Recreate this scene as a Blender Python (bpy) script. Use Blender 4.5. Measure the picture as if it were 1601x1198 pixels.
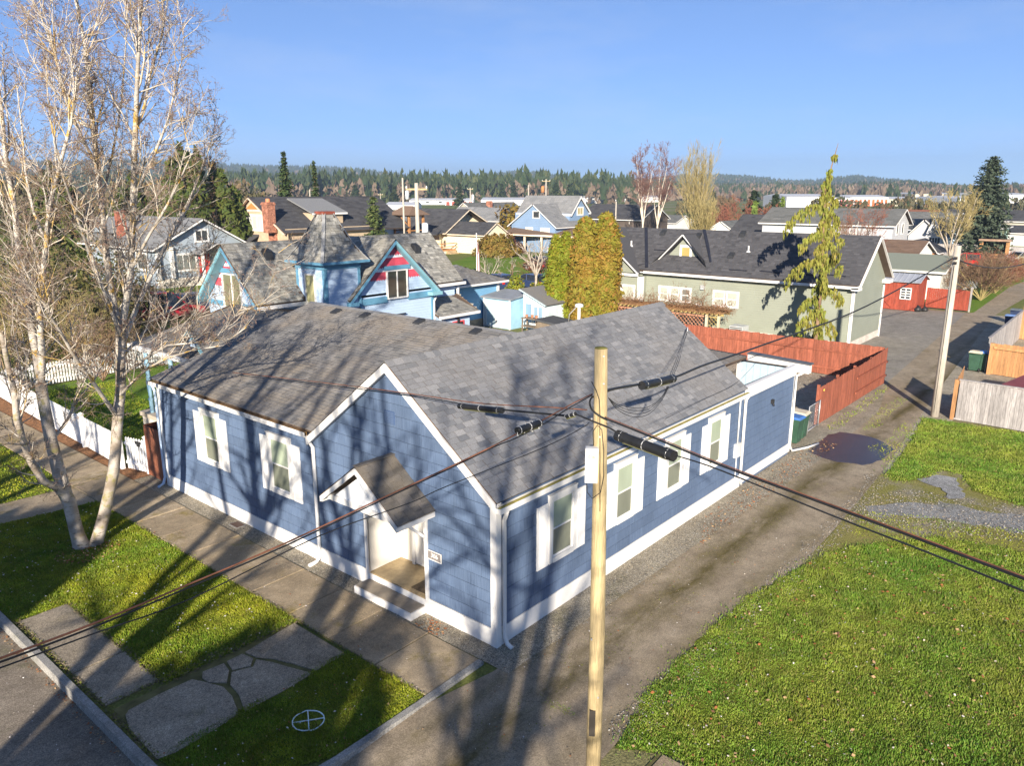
import bpy, math, random
import numpy as np
from mathutils import Vector, Matrix

for o in list(bpy.data.objects):
    bpy.data.objects.remove(o)
random.seed(7)
RNG = np.random.default_rng(11)
scene = bpy.context.scene
COL = scene.collection
R = math.radians

# ---------------------------------------------------------------- camera
FPX, PITCH, YAW = 1203.7, R(14.085), R(40.203)
CAM = Vector((-10.796, -9.546, 9.371))
cam_d = bpy.data.cameras.new('camera')
cam_d.sensor_width = 36.0
cam_d.lens = FPX / 1601.0 * 36.0
cam_d.clip_start = 0.1
cam_d.clip_end = 20000.0
cam = bpy.data.objects.new('camera', cam_d)
cam.location = CAM
cam.rotation_euler = (R(90) - PITCH, 0.0, YAW - R(90))
COL.objects.link(cam)
scene.camera = cam

# ---------------------------------------------------------------- sky, sun, exposure
SUN_AZ, SUN_EL = R(33.6), R(18.4)          # the light travels towards +X cos, +Y sin
world = bpy.data.worlds.new('World')
scene.world = world
world.use_nodes = True
wn = world.node_tree
wn.nodes.clear()
w_out = wn.nodes.new('ShaderNodeOutputWorld')
w_bg = wn.nodes.new('ShaderNodeBackground')
w_sky = wn.nodes.new('ShaderNodeTexSky')
w_sky.sky_type = 'NISHITA'
w_sky.sun_disc = False
w_sky.sun_elevation = SUN_EL
w_sky.sun_rotation = math.atan2(-math.cos(SUN_AZ), -math.sin(SUN_AZ))
w_sky.altitude = 50.0
w_sky.air_density = 0.45
w_sky.dust_density = 0.05
w_sky.ozone_density = 4.5
w_gam = wn.nodes.new('ShaderNodeGamma')
w_gam.inputs['Gamma'].default_value = 0.66
wn.links.new(w_sky.outputs[0], w_gam.inputs[0])
w_tint = wn.nodes.new('ShaderNodeMix')
w_tint.data_type = 'RGBA'; w_tint.blend_type = 'MULTIPLY'; w_tint.inputs[0].default_value = 1.0
w_tint.inputs[7].default_value = (0.84, 0.96, 1.18, 1.0)          # one even grade over the whole sky
wn.links.new(w_gam.outputs[0], w_tint.inputs[6])
# thin high cloud: faint streaks all round the sky
w_co = wn.nodes.new('ShaderNodeTexCoord'); w_mp = wn.nodes.new('ShaderNodeMapping'); w_mp.inputs['Scale'].default_value = (1.6, 2.4, 9.0)
w_nz = wn.nodes.new('ShaderNodeTexNoise'); w_nz.inputs['Scale'].default_value = 1.6; w_nz.inputs['Detail'].default_value = 6; w_nz.inputs['Roughness'].default_value = 0.6
w_rp = wn.nodes.new('ShaderNodeValToRGB'); w_rp.color_ramp.elements[0].position = 0.48; w_rp.color_ramp.elements[0].color = (0, 0, 0, 1); w_rp.color_ramp.elements[1].position = 0.78; w_rp.color_ramp.elements[1].color = (0.22, 0.22, 0.22, 1)
wn.links.new(w_co.outputs['Generated'], w_mp.inputs[0]); wn.links.new(w_mp.outputs[0], w_nz.inputs['Vector']); wn.links.new(w_nz.outputs['Fac'], w_rp.inputs[0])
w_cl = wn.nodes.new('ShaderNodeMix'); w_cl.data_type = 'RGBA'; w_cl.inputs[7].default_value = (3.0, 3.2, 3.5, 1.0)
wn.links.new(w_rp.outputs[0], w_cl.inputs[0]); wn.links.new(w_tint.outputs[2], w_cl.inputs[6])
wn.links.new(w_cl.outputs[2], w_bg.inputs[0])
w_bg.inputs[1].default_value = 0.105
wn.links.new(w_bg.outputs[0], w_out.inputs[0])

sun_d = bpy.data.lights.new('sun', 'SUN')
sun_d.energy = 4.3
sun_d.angle = R(0.55)
sun_d.color = (1.0, 0.89, 0.74)
sun = bpy.data.objects.new('sun', sun_d)
_ld = Vector((math.cos(SUN_EL)*math.cos(SUN_AZ), math.cos(SUN_EL)*math.sin(SUN_AZ), -math.sin(SUN_EL)))
sun.rotation_euler = _ld.to_track_quat('-Z', 'Y').to_euler()
sun.location = (-60, -40, 40)
COL.objects.link(sun)

scene.view_settings.view_transform = 'Standard'
scene.view_settings.look = 'None'
scene.view_settings.exposure = 1.32
scene.view_settings.gamma = 1.0
scene.view_settings.use_curve_mapping = False
scene.render.engine = 'CYCLES'
scene.cycles.max_bounces = 6
scene.cycles.transparent_max_bounces = 8

# ---------------------------------------------------------------- helpers: survey of the place
_F = Vector((math.cos(YAW)*math.cos(PITCH), math.sin(YAW)*math.cos(PITCH), -math.sin(PITCH)))
_RT = Vector((math.sin(YAW), -math.cos(YAW), 0.0))
_UP = _RT.cross(_F)
def ray(u, v):
    return _F*FPX + _RT*(u-800.5) - _UP*(v-599.0)
def G(u, v, z=0.0):
    r = ray(u, v); return CAM + r*((z-CAM.z)/r.z)
def GX(u, v, x):
    r = ray(u, v); return CAM + r*((x-CAM.x)/r.x)
def GY(u, v, y):
    r = ray(u, v); return CAM + r*((y-CAM.y)/r.y)
def GD(u, v, d):
    r = ray(u, v); return CAM + r*(d/math.hypot(r.x, r.y))
def HZ(x, y, v):
    d = Vector((x, y, 0.0))-CAM; k = (599.0-v)/FPX
    return (k*d.dot(_F)-d.dot(_UP))/(_UP.z-k*_F.z)
def V(*a): return Vector(a)

# ---------------------------------------------------------------- helpers: objects
def tag(o, label=None, cat=None, group=None, kind=None):
    if label: o['label'] = label
    if cat: o['category'] = cat
    if group: o['group'] = group
    if kind: o['kind'] = kind
    return o
def thing(name, label, cat, loc=(0, 0, 0), rz=0.0, group=None):
    o = bpy.data.objects.new(name, None)
    o.empty_display_size = 0.3
    o.location = loc; o.rotation_euler = (0, 0, rz)
    COL.objects.link(o)
    return tag(o, label, cat, group)
def link_mesh(name, me, parent=None, loc=None, rz=None):
    o = bpy.data.objects.new(name, me)
    COL.objects.link(o)
    if parent is not None: o.parent = parent
    if loc is not None: o.location = loc
    if rz is not None: o.rotation_euler = (0, 0, rz)
    return o
def kids(o):
    return [c for c in bpy.data.objects if c.parent == o]
def copy_tree(o, ch, loc=None, rz=None, label=None, scale=None):
    """ch: {object: [children]} gathered once; copies the thing, its parts and sub-parts"""
    def rec(a, p):
        c = a.copy(); COL.objects.link(c)
        if p is not None: c.parent = p
        for k in ch.get(a, []): rec(k, c)
        return c
    r = rec(o, None)
    if loc is not None: r.location = loc
    if rz is not None: r.rotation_euler = (0, 0, rz)
    if scale is not None: r.scale = (scale,)*3 if not hasattr(scale, '__len__') else scale
    if label: r['label'] = label
    return r
def child_map():
    m = {}
    for o in bpy.data.objects:
        if o.parent: m.setdefault(o.parent, []).append(o)
    return m

class MB:
    """collects faces; build() links ONE mesh object"""
    def __init__(s): s.v = []; s.f = []; s.mi = []; s.sm = []
    def face(s, pts, m=0, smooth=False):
        n = len(s.v); s.v += [tuple(p) for p in pts]
        s.f.append(tuple(range(n, n+len(pts)))); s.mi.append(m); s.sm.append(smooth)
    def box(s, x0, x1, y0, y1, z0, z1, m=0):
        n = len(s.v)
        s.v += [(x0,y0,z0),(x1,y0,z0),(x1,y1,z0),(x0,y1,z0),(x0,y0,z1),(x1,y0,z1),(x1,y1,z1),(x0,y1,z1)]
        for q in ((3,2,1,0),(4,5,6,7),(0,1,5,4),(1,2,6,5),(2,3,7,6),(3,0,4,7)):
            s.f.append(tuple(n+i for i in q)); s.mi.append(m); s.sm.append(False)
        return s
    def hexa(s, p, m=0):
        """8 points: bottom 4 counter-clockwise, top 4"""
        n = len(s.v); s.v += [tuple(q) for q in p]
        for q in ((3,2,1,0),(4,5,6,7),(0,1,5,4),(1,2,6,5),(2,3,7,6),(3,0,4,7)):
            s.f.append(tuple(n+i for i in q)); s.mi.append(m); s.sm.append(False)
        return s
    def slab(s, poly, n, t, m=0):
        """polygon extruded by -n*t"""
        n = Vector(n).normalized()*t
        a = [Vector(p) for p in poly]; b = [p-n for p in a]
        s.face(a, m); s.face(list(reversed(b)), m)
        k = len(a)
        for i in range(k):
            j = (i+1) % k
            s.face([a[i], b[i], b[j], a[j]], m)
        return s
    def beam(s, a, b, w, h, m=0, up=(0,0,1)):
        a = Vector(a); b = Vector(b); d = (b-a).normalized()
        r = d.cross(Vector(up))
        if r.length < 1e-4: r = d.cross(Vector((1,0,0)))
        r.normalize(); u = r.cross(d)
        r = r*(w/2); u = u*(h/2)
        s.hexa([a-r-u, a+r-u, b+r-u, b-r-u, a-r+u, a+r+u, b+r+u, b-r+u], m)
        return s
    def tube(s, pts, rad, n=6, m=0, cap=True, smooth=True):
        pts = [Vector(p) for p in pts]
        if not hasattr(rad, '__len__'): rad = [rad]*len(pts)
        base = len(s.v); k = len(pts)
        ref = Vector((0,0,1))
        d0 = (pts[-1]-pts[0])
        if abs(d0.normalized().z) > 0.9: ref = Vector((1,0,0))
        for i, p in enumerate(pts):
            d = (pts[min(i+1,k-1)]-pts[max(i-1,0)]).normalized()
            a = d.cross(ref)
            if a.length < 1e-5: a = d.cross(Vector((0,1,0)))
            a.normalize(); b = d.cross(a)
            for j in range(n):
                t = 2*math.pi*j/n
                q = p + a*(math.cos(t)*rad[i]) + b*(math.sin(t)*rad[i])
                s.v.append(tuple(q))
        for i in range(k-1):
            for j in range(n):
                j2 = (j+1) % n
                s.f.append((base+i*n+j, base+i*n+j2, base+(i+1)*n+j2, base+(i+1)*n+j)); s.mi.append(m); s.sm.append(smooth)
        if cap:
            s.f.append(tuple(base+j for j in reversed(range(n)))); s.mi.append(m); s.sm.append(False)
            s.f.append(tuple(base+(k-1)*n+j for j in range(n))); s.mi.append(m); s.sm.append(False)
        return s
    def lathe(s, prof, n=12, c=(0,0,0), m=0, smooth=True):
        base = len(s.v); c = Vector(c)
        for r, z in prof:
            for j in range(n):
                t = 2*math.pi*j/n
                s.v.append((c.x+r*math.cos(t), c.y+r*math.sin(t), c.z+z))
        for i in range(len(prof)-1):
            for j in range(n):
                j2 = (j+1) % n
                s.f.append((base+i*n+j, base+i*n+j2, base+(i+1)*n+j2, base+(i+1)*n+j)); s.mi.append(m); s.sm.append(smooth)
        return s
    def mesh(s, name, mats):
        me = bpy.data.meshes.new(name)
        me.from_pydata(s.v, [], s.f)
        for q in (mats if isinstance(mats, (list, tuple)) else [mats]): me.materials.append(q)
        me.polygons.foreach_set('material_index', s.mi)
        me.polygons.foreach_set('use_smooth', s.sm)
        me.update()
        return me
    def build(s, name, mats, parent=None, loc=None, rz=None):
        return link_mesh(name, s.mesh(name, mats), parent, loc, rz)

def np_mesh(name, verts, faces, mats, parent=None, mi=None, smooth=False):
    """numpy verts (n,3), faces (m,3|4)"""
    me = bpy.data.meshes.new(name)
    verts = np.asarray(verts, np.float32); faces = np.asarray(faces, np.int32)
    k = faces.shape[1]
    me.vertices.add(len(verts)); me.vertices.foreach_set('co', verts.ravel())
    me.loops.add(faces.size); me.loops.foreach_set('vertex_index', faces.ravel())
    me.polygons.add(len(faces))
    me.polygons.foreach_set('loop_start', np.arange(0, faces.size, k, dtype=np.int32))
    me.polygons.foreach_set('loop_total', np.full(len(faces), k, np.int32))
    for q in (mats if isinstance(mats, (list, tuple)) else [mats]): me.materials.append(q)
    if mi is not None: me.polygons.foreach_set('material_index', np.asarray(mi, np.int32))
    if smooth: me.polygons.foreach_set('use_smooth', np.ones(len(faces), bool))
    me.update(calc_edges=True)
    return link_mesh(name, me, parent)

# ---------------------------------------------------------------- helpers: materials
_mats = {}
def _nodes(name):
    m = bpy.data.materials.new(name); m.use_nodes = True
    nt = m.node_tree; nt.nodes.clear()
    out = nt.nodes.new('ShaderNodeOutputMaterial'); b = nt.nodes.new('ShaderNodeBsdfPrincipled')
    nt.links.new(b.outputs[0], out.inputs[0])
    return m, nt, b
def c4(c): return (c[0], c[1], c[2], 1.0)
def mixc(nt, fac, a, b, blend='MIX'):
    n = nt.nodes.new('ShaderNodeMix'); n.data_type = 'RGBA'; n.blend_type = blend
    for sock, val in ((n.inputs[0], fac), (n.inputs[6], a), (n.inputs[7], b)):
        if isinstance(val, (int, float)): sock.default_value = val
        elif isinstance(val, tuple): sock.default_value = val if len(val) == 4 else c4(val)
        else: nt.links.new(val, sock)
    return n.outputs[2]
def noise(nt, vec, scale, detail=3, rough=0.55, dist=0.0):
    n = nt.nodes.new('ShaderNodeTexNoise')
    n.inputs['Scale'].default_value = scale; n.inputs['Detail'].default_value = detail
    n.inputs['Roughness'].default_value = rough; n.inputs['Distortion'].default_value = dist
    if vec is not None: nt.links.new(vec, n.inputs['Vector'])
    return n.outputs['Fac']
def ramp(nt, fac, stops, interp='LINEAR'):
    n = nt.nodes.new('ShaderNodeValToRGB'); n.color_ramp.interpolation = interp
    e = n.color_ramp.elements
    while len(e) < len(stops): e.new(0.5)
    for i, (p, c) in enumerate(stops):
        e[i].position = p
        e[i].color = c4(c) if hasattr(c, '__len__') else (c, c, c, 1)
    nt.links.new(fac, n.inputs[0])
    return n.outputs[0]
def mapping(nt, vec, scale=(1,1,1), rot=(0,0,0), loc=(0,0,0)):
    n = nt.nodes.new('ShaderNodeMapping')
    n.inputs['Scale'].default_value = scale; n.inputs['Rotation'].default_value = rot; n.inputs['Location'].default_value = loc
    nt.links.new(vec, n.inputs['Vector']); return n.outputs[0]
def pos(nt):
    return nt.nodes.new('ShaderNodeNewGeometry').outputs['Position']
def bumpn(nt, b, h, strength=0.3, dist=0.02):
    n = nt.nodes.new('ShaderNodeBump'); n.inputs['Strength'].default_value = strength; n.inputs['Distance'].default_value = dist
    nt.links.new(h, n.inputs['Height']); nt.links.new(n.outputs[0], b.inputs['Normal'])
def mat(name, col, rough=0.8, var=0.15, scale=2.0, island=0.0, orand=0.0, bump=0.0, bscale=40.0, stretch=(1,1,1),
        col2=None, spec=0.3, metal=0.0, fine=0.0, fscale=60.0, islcol=None):
    """plain painted/natural surface: two-scale noise tint, optional tint per island or per object, fine relief"""
    if name in _mats: return _mats[name]
    m, nt, b = _nodes(name)
    p = mapping(nt, pos(nt), stretch)
    lo = tuple(c*(1-var) for c in col) if col2 is None else tuple(col)
    hi = tuple(min(1, c*(1+var)) for c in col) if col2 is None else tuple(col2)
    f = ramp(nt, noise(nt, p, scale, 4), [(0.32, 0.0), (0.68, 1.0)])
    c = mixc(nt, f, lo, hi)
    if fine:
        f2 = ramp(nt, noise(nt, p, fscale, 2), [(0.3, 1-fine), (0.7, 1+fine)])
        c = mixc(nt, 1.0, c, f2, 'MULTIPLY')
    if island:
        g = nt.nodes.new('ShaderNodeNewGeometry')
        if islcol: k = ramp(nt, g.outputs['Random Per Island'], islcol)
        else: k = ramp(nt, g.outputs['Random Per Island'], [(0, 1-island), (1, 1+island)])
        c = mixc(nt, 1.0, c, k, 'MULTIPLY')
    if orand:
        g = nt.nodes.new('ShaderNodeObjectInfo')
        k = ramp(nt, g.outputs['Random'], [(0, 1-orand), (1, 1+orand)])
        c = mixc(nt, 1.0, c, k, 'MULTIPLY')
    nt.links.new(c, b.inputs['Base Color'])
    b.inputs['Roughness'].default_value = rough
    b.inputs['Specular IOR Level'].default_value = spec
    b.inputs['Metallic'].default_value = metal
    if bump: bumpn(nt, b, noise(nt, p, bscale, 3), bump)
    _mats[name] = m
    return m
def glass_mat(name, col, rough=0.06, spec=0.6):
    """a window pane seen from outdoors: dark room or a blind behind a glossy sheet"""
    if name in _mats: return _mats[name]
    m, nt, b = _nodes(name)
    f = noise(nt, mapping(nt, pos(nt), (1.2, 1.2, 0.5)), 1.3, 2)
    nt.links.new(mixc(nt, f, tuple(c*0.7 for c in col), tuple(c*1.3 for c in col)), b.inputs['Base Color'])
    b.inputs['Roughness'].default_value = rough; b.inputs['Specular IOR Level'].default_value = spec
    _mats[name] = m
    return m
def leaf_mat(name, c0, c1, c2, scale=0.6, rough=0.7, fine=0.25):
    """foliage: patches of two greens, every leaf clump its own tint"""
    if name in _mats: return _mats[name]
    m, nt, b = _nodes(name)
    f = ramp(nt, noise(nt, pos(nt), scale, 3), [(0.35, 0.0), (0.65, 1.0)])
    g = nt.nodes.new('ShaderNodeNewGeometry')
    c = mixc(nt, f, c0, c1)
    k = ramp(nt, g.outputs['Random Per Island'], [(0.0, 0.0), (0.75, 0.25), (1.0, 1.0)])
    c = mixc(nt, k, c, c2)
    k2 = ramp(nt, noise(nt, pos(nt), 9.0, 1), [(0.3, 1-fine), (0.7, 1+fine)])
    c = mixc(nt, 1.0, c, k2, 'MULTIPLY')
    nt.links.new(c, b.inputs['Base Color'])
    b.inputs['Roughness'].default_value = rough; b.inputs['Specular IOR Level'].default_value = 0.2
    _mats[name] = m
    return m

WHITE = mat('white_paint', (0.70, 0.69, 0.67), 0.55, 0.06, 1.5, bump=0.05)
DARK = mat('black_plastic', (0.025, 0.025, 0.027), 0.45, 0.2, 6)
def roof_mat(name, c0, c1, warm=None, scale=0.35, grain=0.22):
    """asphalt shingles: every tab its own tint, slow weathering patches, mineral grain"""
    if name in _mats: return _mats[name]
    m, nt, b = _nodes(name)
    g = nt.nodes.new('ShaderNodeNewGeometry')
    c = mixc(nt, ramp(nt, g.outputs['Random Per Island'], [(0.0, 0.0), (0.25, 0.35), (0.8, 0.62), (1.0, 1.0)]), c0, c1)
    if warm:
        c = mixc(nt, ramp(nt, noise(nt, g.outputs['Position'], scale, 4), [(0.42, 0.0), (0.66, 0.75)]), c, warm)
    k = ramp(nt, noise(nt, g.outputs['Position'], 55, 2), [(0.3, 1-grain), (0.7, 1+grain)])
    nt.links.new(mixc(nt, 1.0, c, k, 'MULTIPLY'), b.inputs['Base Color'])
    b.inputs['Roughness'].default_value = 0.9; b.inputs['Specular IOR Level'].default_value = 0.25
    _mats[name] = m
    return m

def shingles(o, u, w, n, W, H, expo=0.142, tab=(0.16, 0.34), th=0.012, seed=1, clip=None, m=0, mb=None):
    """courses of tabs on a roof plane: o lower-left corner, u along the eave, w up the slope, n outward normal.
    clip(a, b) -> False drops a tab (a along the eave, b up the slope)"""
    rnd = random.Random(seed); mb = mb or MB()
    u = Vector(u).normalized(); w = Vector(w).normalized(); n = Vector(n).normalized(); o = Vector(o)
    rows = int(math.ceil(H/expo))
    for r in range(rows):
        b0 = r*expo; b1 = min(b0+expo*1.12, H+0.02)
        a = -rnd.random()*tab[1]
        while a < W:
            t = rnd.uniform(*tab)
            a0 = max(a, 0.0); a1 = min(a+t, W)
            a += t
            if a1-a0 < 0.02: continue
            if clip and not clip((a0+a1)/2, (b0+b1)/2): continue
            e = th*rnd.uniform(0.7, 1.6); g = 0.004
            p0 = o+u*(a0+g)+w*b0; p1 = o+u*(a1-g)+w*b0; p2 = o+u*(a1-g)+w*b1; p3 = o+u*(a0+g)+w*b1
            k = len(mb.v)
            mb.v += [tuple(p0), tuple(p1), tuple(p0+n*e), tuple(p1+n*e), tuple(p2+n*0.002), tuple(p3+n*0.002)]
            mb.f += [(k, k+1, k+3, k+2), (k+2, k+3, k+4, k+5)]
            mb.mi += [m, m]; mb.sm += [False, False]
    return mb

# ---------------------------------------------------------------- helpers: buildings
def face_frame(face, c):
    """returns fn(a, z, d): a along the wall, z up, d outward from the wall plane; face in -x,+x,-y,+y, c the plane"""
    if face == '-x': return lambda a, z, d=0.0: (c-d, a, z)
    if face == '+x': return lambda a, z, d=0.0: (c+d, a, z)
    if face == '-y': return lambda a, z, d=0.0: (a, c-d, z)
    return lambda a, z, d=0.0: (a, c+d, z)
def fbox(mb, P, a0, a1, z0, z1, d0, d1, m=0):
    mb.hexa([P(a0,z0,d0), P(a1,z0,d0), P(a1,z0,d1), P(a0,z0,d1), P(a0,z1,d0), P(a1,z1,d0), P(a1,z1,d1), P(a0,z1,d1)], m)
    return mb
def window(parent, face, c, a0, a1, z0, z1, frame=None, pane=None, fw=0.1, cols=1, rows=1, d=0.045, name='window', sill=True):
    """a window part (casing and bars) with one child pane"""
    frame = frame or WHITE; pane = pane or PANE_DARK
    P = face_frame(face, c); mb = MB()
    fbox(mb, P, a0-fw, a0, z0-fw, z1+fw, 0.0, d); fbox(mb, P, a1, a1+fw, z0-fw, z1+fw, 0.0, d)
    fbox(mb, P, a0, a1, z1, z1+fw, 0.0, d); fbox(mb, P, a0, a1, z0-fw, z0, 0.0, d*(1.5 if sill else 1))
    bw = min(0.035, fw*0.5)
    for i in range(1, cols):
        a = a0+(a1-a0)*i/cols; fbox(mb, P, a-bw, a+bw, z0, z1, 0.0, d*0.75)
    for i in range(1, rows):
        z = z0+(z1-z0)*i/rows; fbox(mb, P, a0, a1, z-bw, z+bw, 0.0, d*0.7)
    w = mb.build(name, frame, parent)
    fbox(MB(), P, a0+0.002, a1-0.002, z0+0.002, z1-0.002, 0.002, d*0.4).build('pane', pane, w)
    return w
PANE_DARK = glass_mat('dark_pane', (0.045, 0.05, 0.055))
PANE_MID = glass_mat('grey_pane', (0.16, 0.17, 0.16))
PANE_PALE = glass_mat('pale_blind_pane', (0.50, 0.50, 0.46), 0.25, 0.4)

def gable_walls(mb, x0, x1, y0, y1, z0, ze, zr, axis, rp=None, m=0):
    """closed wall shell with gable ends; axis of the ridge 'x' or 'y', rp ridge position across"""
    if axis == 'x':
        rp = (y0+y1)/2 if rp is None else rp
        A = [(y0,z0),(y1,z0),(y1,ze),(rp,zr),(y0,ze)]
        f = lambda q, s: (s, q[0], q[1]); s0, s1 = x0, x1
    else:
        rp = (x0+x1)/2 if rp is None else rp
        A = [(x0,z0),(x1,z0),(x1,ze),(rp,zr),(x0,ze)]
        f = lambda q, s: (q[0], s, q[1]); s0, s1 = y0, y1
    a = [f(q, s0) for q in A]; b = [f(q, s1) for q in A]
    mb.face(a, m); mb.face(list(reversed(b)), m)
    for i in range(5):
        j = (i+1) % 5
        if i in (2, 3): continue                      # open under the roof
        mb.face([a[i], b[i], b[j], a[j]], m)
    return mb
def gable_roof(mb, x0, x1, y0, y1, ze, zr, axis, rp=None, ov=0.4, og=0.3, th=0.14, m=0):
    """two sloping slabs, overhang ov at the eaves and og at the gables"""
    if axis == 'x':
        rp = (y0+y1)/2 if rp is None else rp
        sides = ((y0, -1), (y1, 1)); f = lambda s, q, z: (s, q, z); s0, s1 = x0-og, x1+og
    else:
        rp = (x0+x1)/2 if rp is None else rp
        sides = ((x0, -1), (x1, 1)); f = lambda s, q, z: (q, s, z); s0, s1 = y0-og, y1+og
    out = []
    for q, sg in sides:
        k = (zr-ze)/abs(rp-q)
        qe = q+sg*ov; zz = ze-k*ov
        pl = [Vector(f(s0, rp, zr)), Vector(f(s1, rp, zr)), Vector(f(s1, qe, zz)), Vector(f(s0, qe, zz))]
        n = (pl[1]-pl[0]).cross(pl[2]-pl[1]).normalized()
        if n.z < 0: n = -n
        pl = [p+n*th for p in pl]
        mb.slab(pl, n, th*0.55, m)
        out.append((pl, n))
    return out
def trim_rakes(parent, roofs, th, tm, ends=(0, 1), name='bargeboard', h=0.2):
    """white boards along the gable edges and the eaves of slabs made by gable_roof"""
    for pl, n in roofs:
        for e in ends:
            mb = MB()
            a, b = (pl[0], pl[3]) if e == 0 else (pl[1], pl[2])
            o = (pl[0]-pl[1]).normalized() if e == 0 else (pl[1]-pl[0]).normalized()
            o = o*0.03
            z = Vector((0, 0, -0.03)); q = Vector((0, 0, -h))
            mb.hexa([a+q, b+q, b+q+o, a+q+o, a+z, b+z, b+z+o, a+z+o])
            mb.build(name, tm, parent)
        a, b = pl[3], pl[2]
        o = (pl[3]-pl[0]); o.z = 0; o = o.normalized()*0.1
        z = Vector((0, 0, -0.05)); q = Vector((0, 0, -0.05-h*0.75))
        MB().hexa([a+q, b+q, b+q+o, a+q+o, a+z, b+z, b+z+o, a+z+o]).build('gutter', tm, parent)
# ================================================================ the ground
def ragged(pts, step=0.35, amp=0.10, seed=1):
    """polygon with its edges broken up, as worn ground has"""
    rr = random.Random(seed); out = []
    for i in range(len(pts)):
        a, b = Vector(pts[i]), Vector(pts[(i+1) % len(pts)]); n = max(1, min(60, int((b-a).length/step)))
        for k in range(n):
            p = a.lerp(b, k/n); out.append(p+Vector((rr.gauss(0, amp), rr.gauss(0, amp), 0)) if len(p) == 3 else p+Vector((rr.gauss(0, amp), rr.gauss(0, amp))))
    return out
def sheet(name, pts, m, z=None, kind='structure'):
    mb = MB(); mb.face([(p[0], p[1], p[2] if z is None else z) for p in pts])
    return tag(mb.build(name, m), kind=kind)
def asphalt_mat(name, c0, c1, moss=None, streaks=None, agg=0.35, cracks=0.0):
    m, nt, b = _nodes(name); p = pos(nt)
    c = mixc(nt, ramp(nt, noise(nt, p, 0.55, 5, 0.62), [(0.3, 0.0), (0.7, 1.0)]), c0, c1)
    if streaks:                                   # dirt and moss along the wheel tracks of the lane
        sx = nt.nodes.new('ShaderNodeSeparateXYZ'); nt.links.new(p, sx.inputs[0])
        wob = nt.nodes.new('ShaderNodeMath'); wob.operation = 'MULTIPLY_ADD'
        nt.links.new(noise(nt, mapping(nt, p, (0.25, 0.6, 1)), 1.0, 4), wob.inputs[0]); wob.inputs[1].default_value = 0.9
        nt.links.new(sx.outputs[1], wob.inputs[2])
        for y, w, col, k in streaks:
            mr = nt.nodes.new('ShaderNodeMath'); mr.operation = 'SUBTRACT'; nt.links.new(wob.outputs[0], mr.inputs[0]); mr.inputs[1].default_value = y+0.45
            ab = nt.nodes.new('ShaderNodeMath'); ab.operation = 'ABSOLUTE'; nt.links.new(mr.outputs[0], ab.inputs[0])
            dv = nt.nodes.new('ShaderNodeMath'); dv.operation = 'DIVIDE'; nt.links.new(ab.outputs[0], dv.inputs[0]); dv.inputs[1].default_value = w
            f = ramp(nt, dv.outputs[0], [(0.0, 1.0), (1.0, 0.0)])
            br = ramp(nt, noise(nt, mapping(nt, p, (0.4, 1, 1)), 0.9, 5, 0.7), [(0.34, 0.0), (0.55, k)])
            c = mixc(nt, mixc(nt, 1.0, f, br, 'MULTIPLY'), c, col)
    if moss:
        f = ramp(nt, noise(nt, p, 0.8, 6, 0.7), [(0.56, 0.0), (0.70, moss[1])])
        c = mixc(nt, f, c, moss[0])
    k = ramp(nt, noise(nt, p, 2.3, 6, 0.68), [(0.28, 0.72), (0.5, 1.0), (0.72, 1.22)])
    c = mixc(nt, 1.0, c, k, 'MULTIPLY')
    oi = nt.nodes.new('ShaderNodeObjectInfo')
    c = mixc(nt, 1.0, c, ramp(nt, oi.outputs['Random'], [(0, 0.88), (1, 1.1)]), 'MULTIPLY')
    k = ramp(nt, noise(nt, p, 14, 3, 0.7), [(0.3, 1-agg*0.45), (0.5, 1.0), (0.7, 1+agg*0.5)])
    c = mixc(nt, 1.0, c, k, 'MULTIPLY')
    k = ramp(nt, noise(nt, p, 38, 2, 0.7), [(0.25, 1-agg), (0.5, 1.0), (0.75, 1+agg*1.3)])
    c = mixc(nt, 1.0, c, k, 'MULTIPLY')
    k = ramp(nt, noise(nt, p, 130, 1, 0.7), [(0.3, 1-agg*0.6), (0.66, 1+agg*0.3), (0.8, 1+agg*1.6)])
    c = mixc(nt, 1.0, c, k, 'MULTIPLY')
    if cracks:
        vo = nt.nodes.new('ShaderNodeTexVoronoi'); vo.feature = 'DISTANCE_TO_EDGE'; vo.inputs['Scale'].default_value = 1.1
        nz = nt.nodes.new('ShaderNodeTexNoise'); nz.inputs['Scale'].default_value = 2.6; nz.inputs['Detail'].default_value = 4
        nt.links.new(p, nz.inputs['Vector'])
        nt.links.new(mixc(nt, 0.35, p, nz.outputs['Color'], 'LINEAR_LIGHT'), vo.inputs['Vector'])
        f = ramp(nt, vo.outputs['Distance'], [(0.0, cracks), (0.007, cracks*0.7), (0.014, 0.0)])
        g = ramp(nt, noise(nt, p, 0.35, 3), [(0.5, 0.0), (0.58, 1.0)])
        c = mixc(nt, mixc(nt, 1.0, f, g, 'MULTIPLY'), c, tuple(x*0.3 for x in c0))
    nt.links.new(c, b.inputs['Base Color'])
    b.inputs['Roughness'].default_value = 0.92; b.inputs['Specular IOR Level'].default_value = 0.2
    bumpn(nt, b, noise(nt, p, 60, 3, 0.7), 0.45, 0.012)
    return m
M_ALLEY = asphalt_mat('lane_asphalt', (0.25, 0.20, 0.14), (0.355, 0.295, 0.215), moss=((0.19, 0.15, 0.05), 0.5),
    streaks=[(-1.75, 0.62, (0.10, 0.08, 0.028), 1.0), (-3.15, 0.45, (0.20, 0.165, 0.10), 0.8), (-0.75, 0.3, (0.19, 0.155, 0.09), 0.8)], cracks=0.45)
M_STREET = asphalt_mat('street_asphalt', (0.18, 0.15, 0.115), (0.27, 0.23, 0.18), moss=((0.10, 0.12, 0.03), 0.4), agg=0.5)
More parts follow.
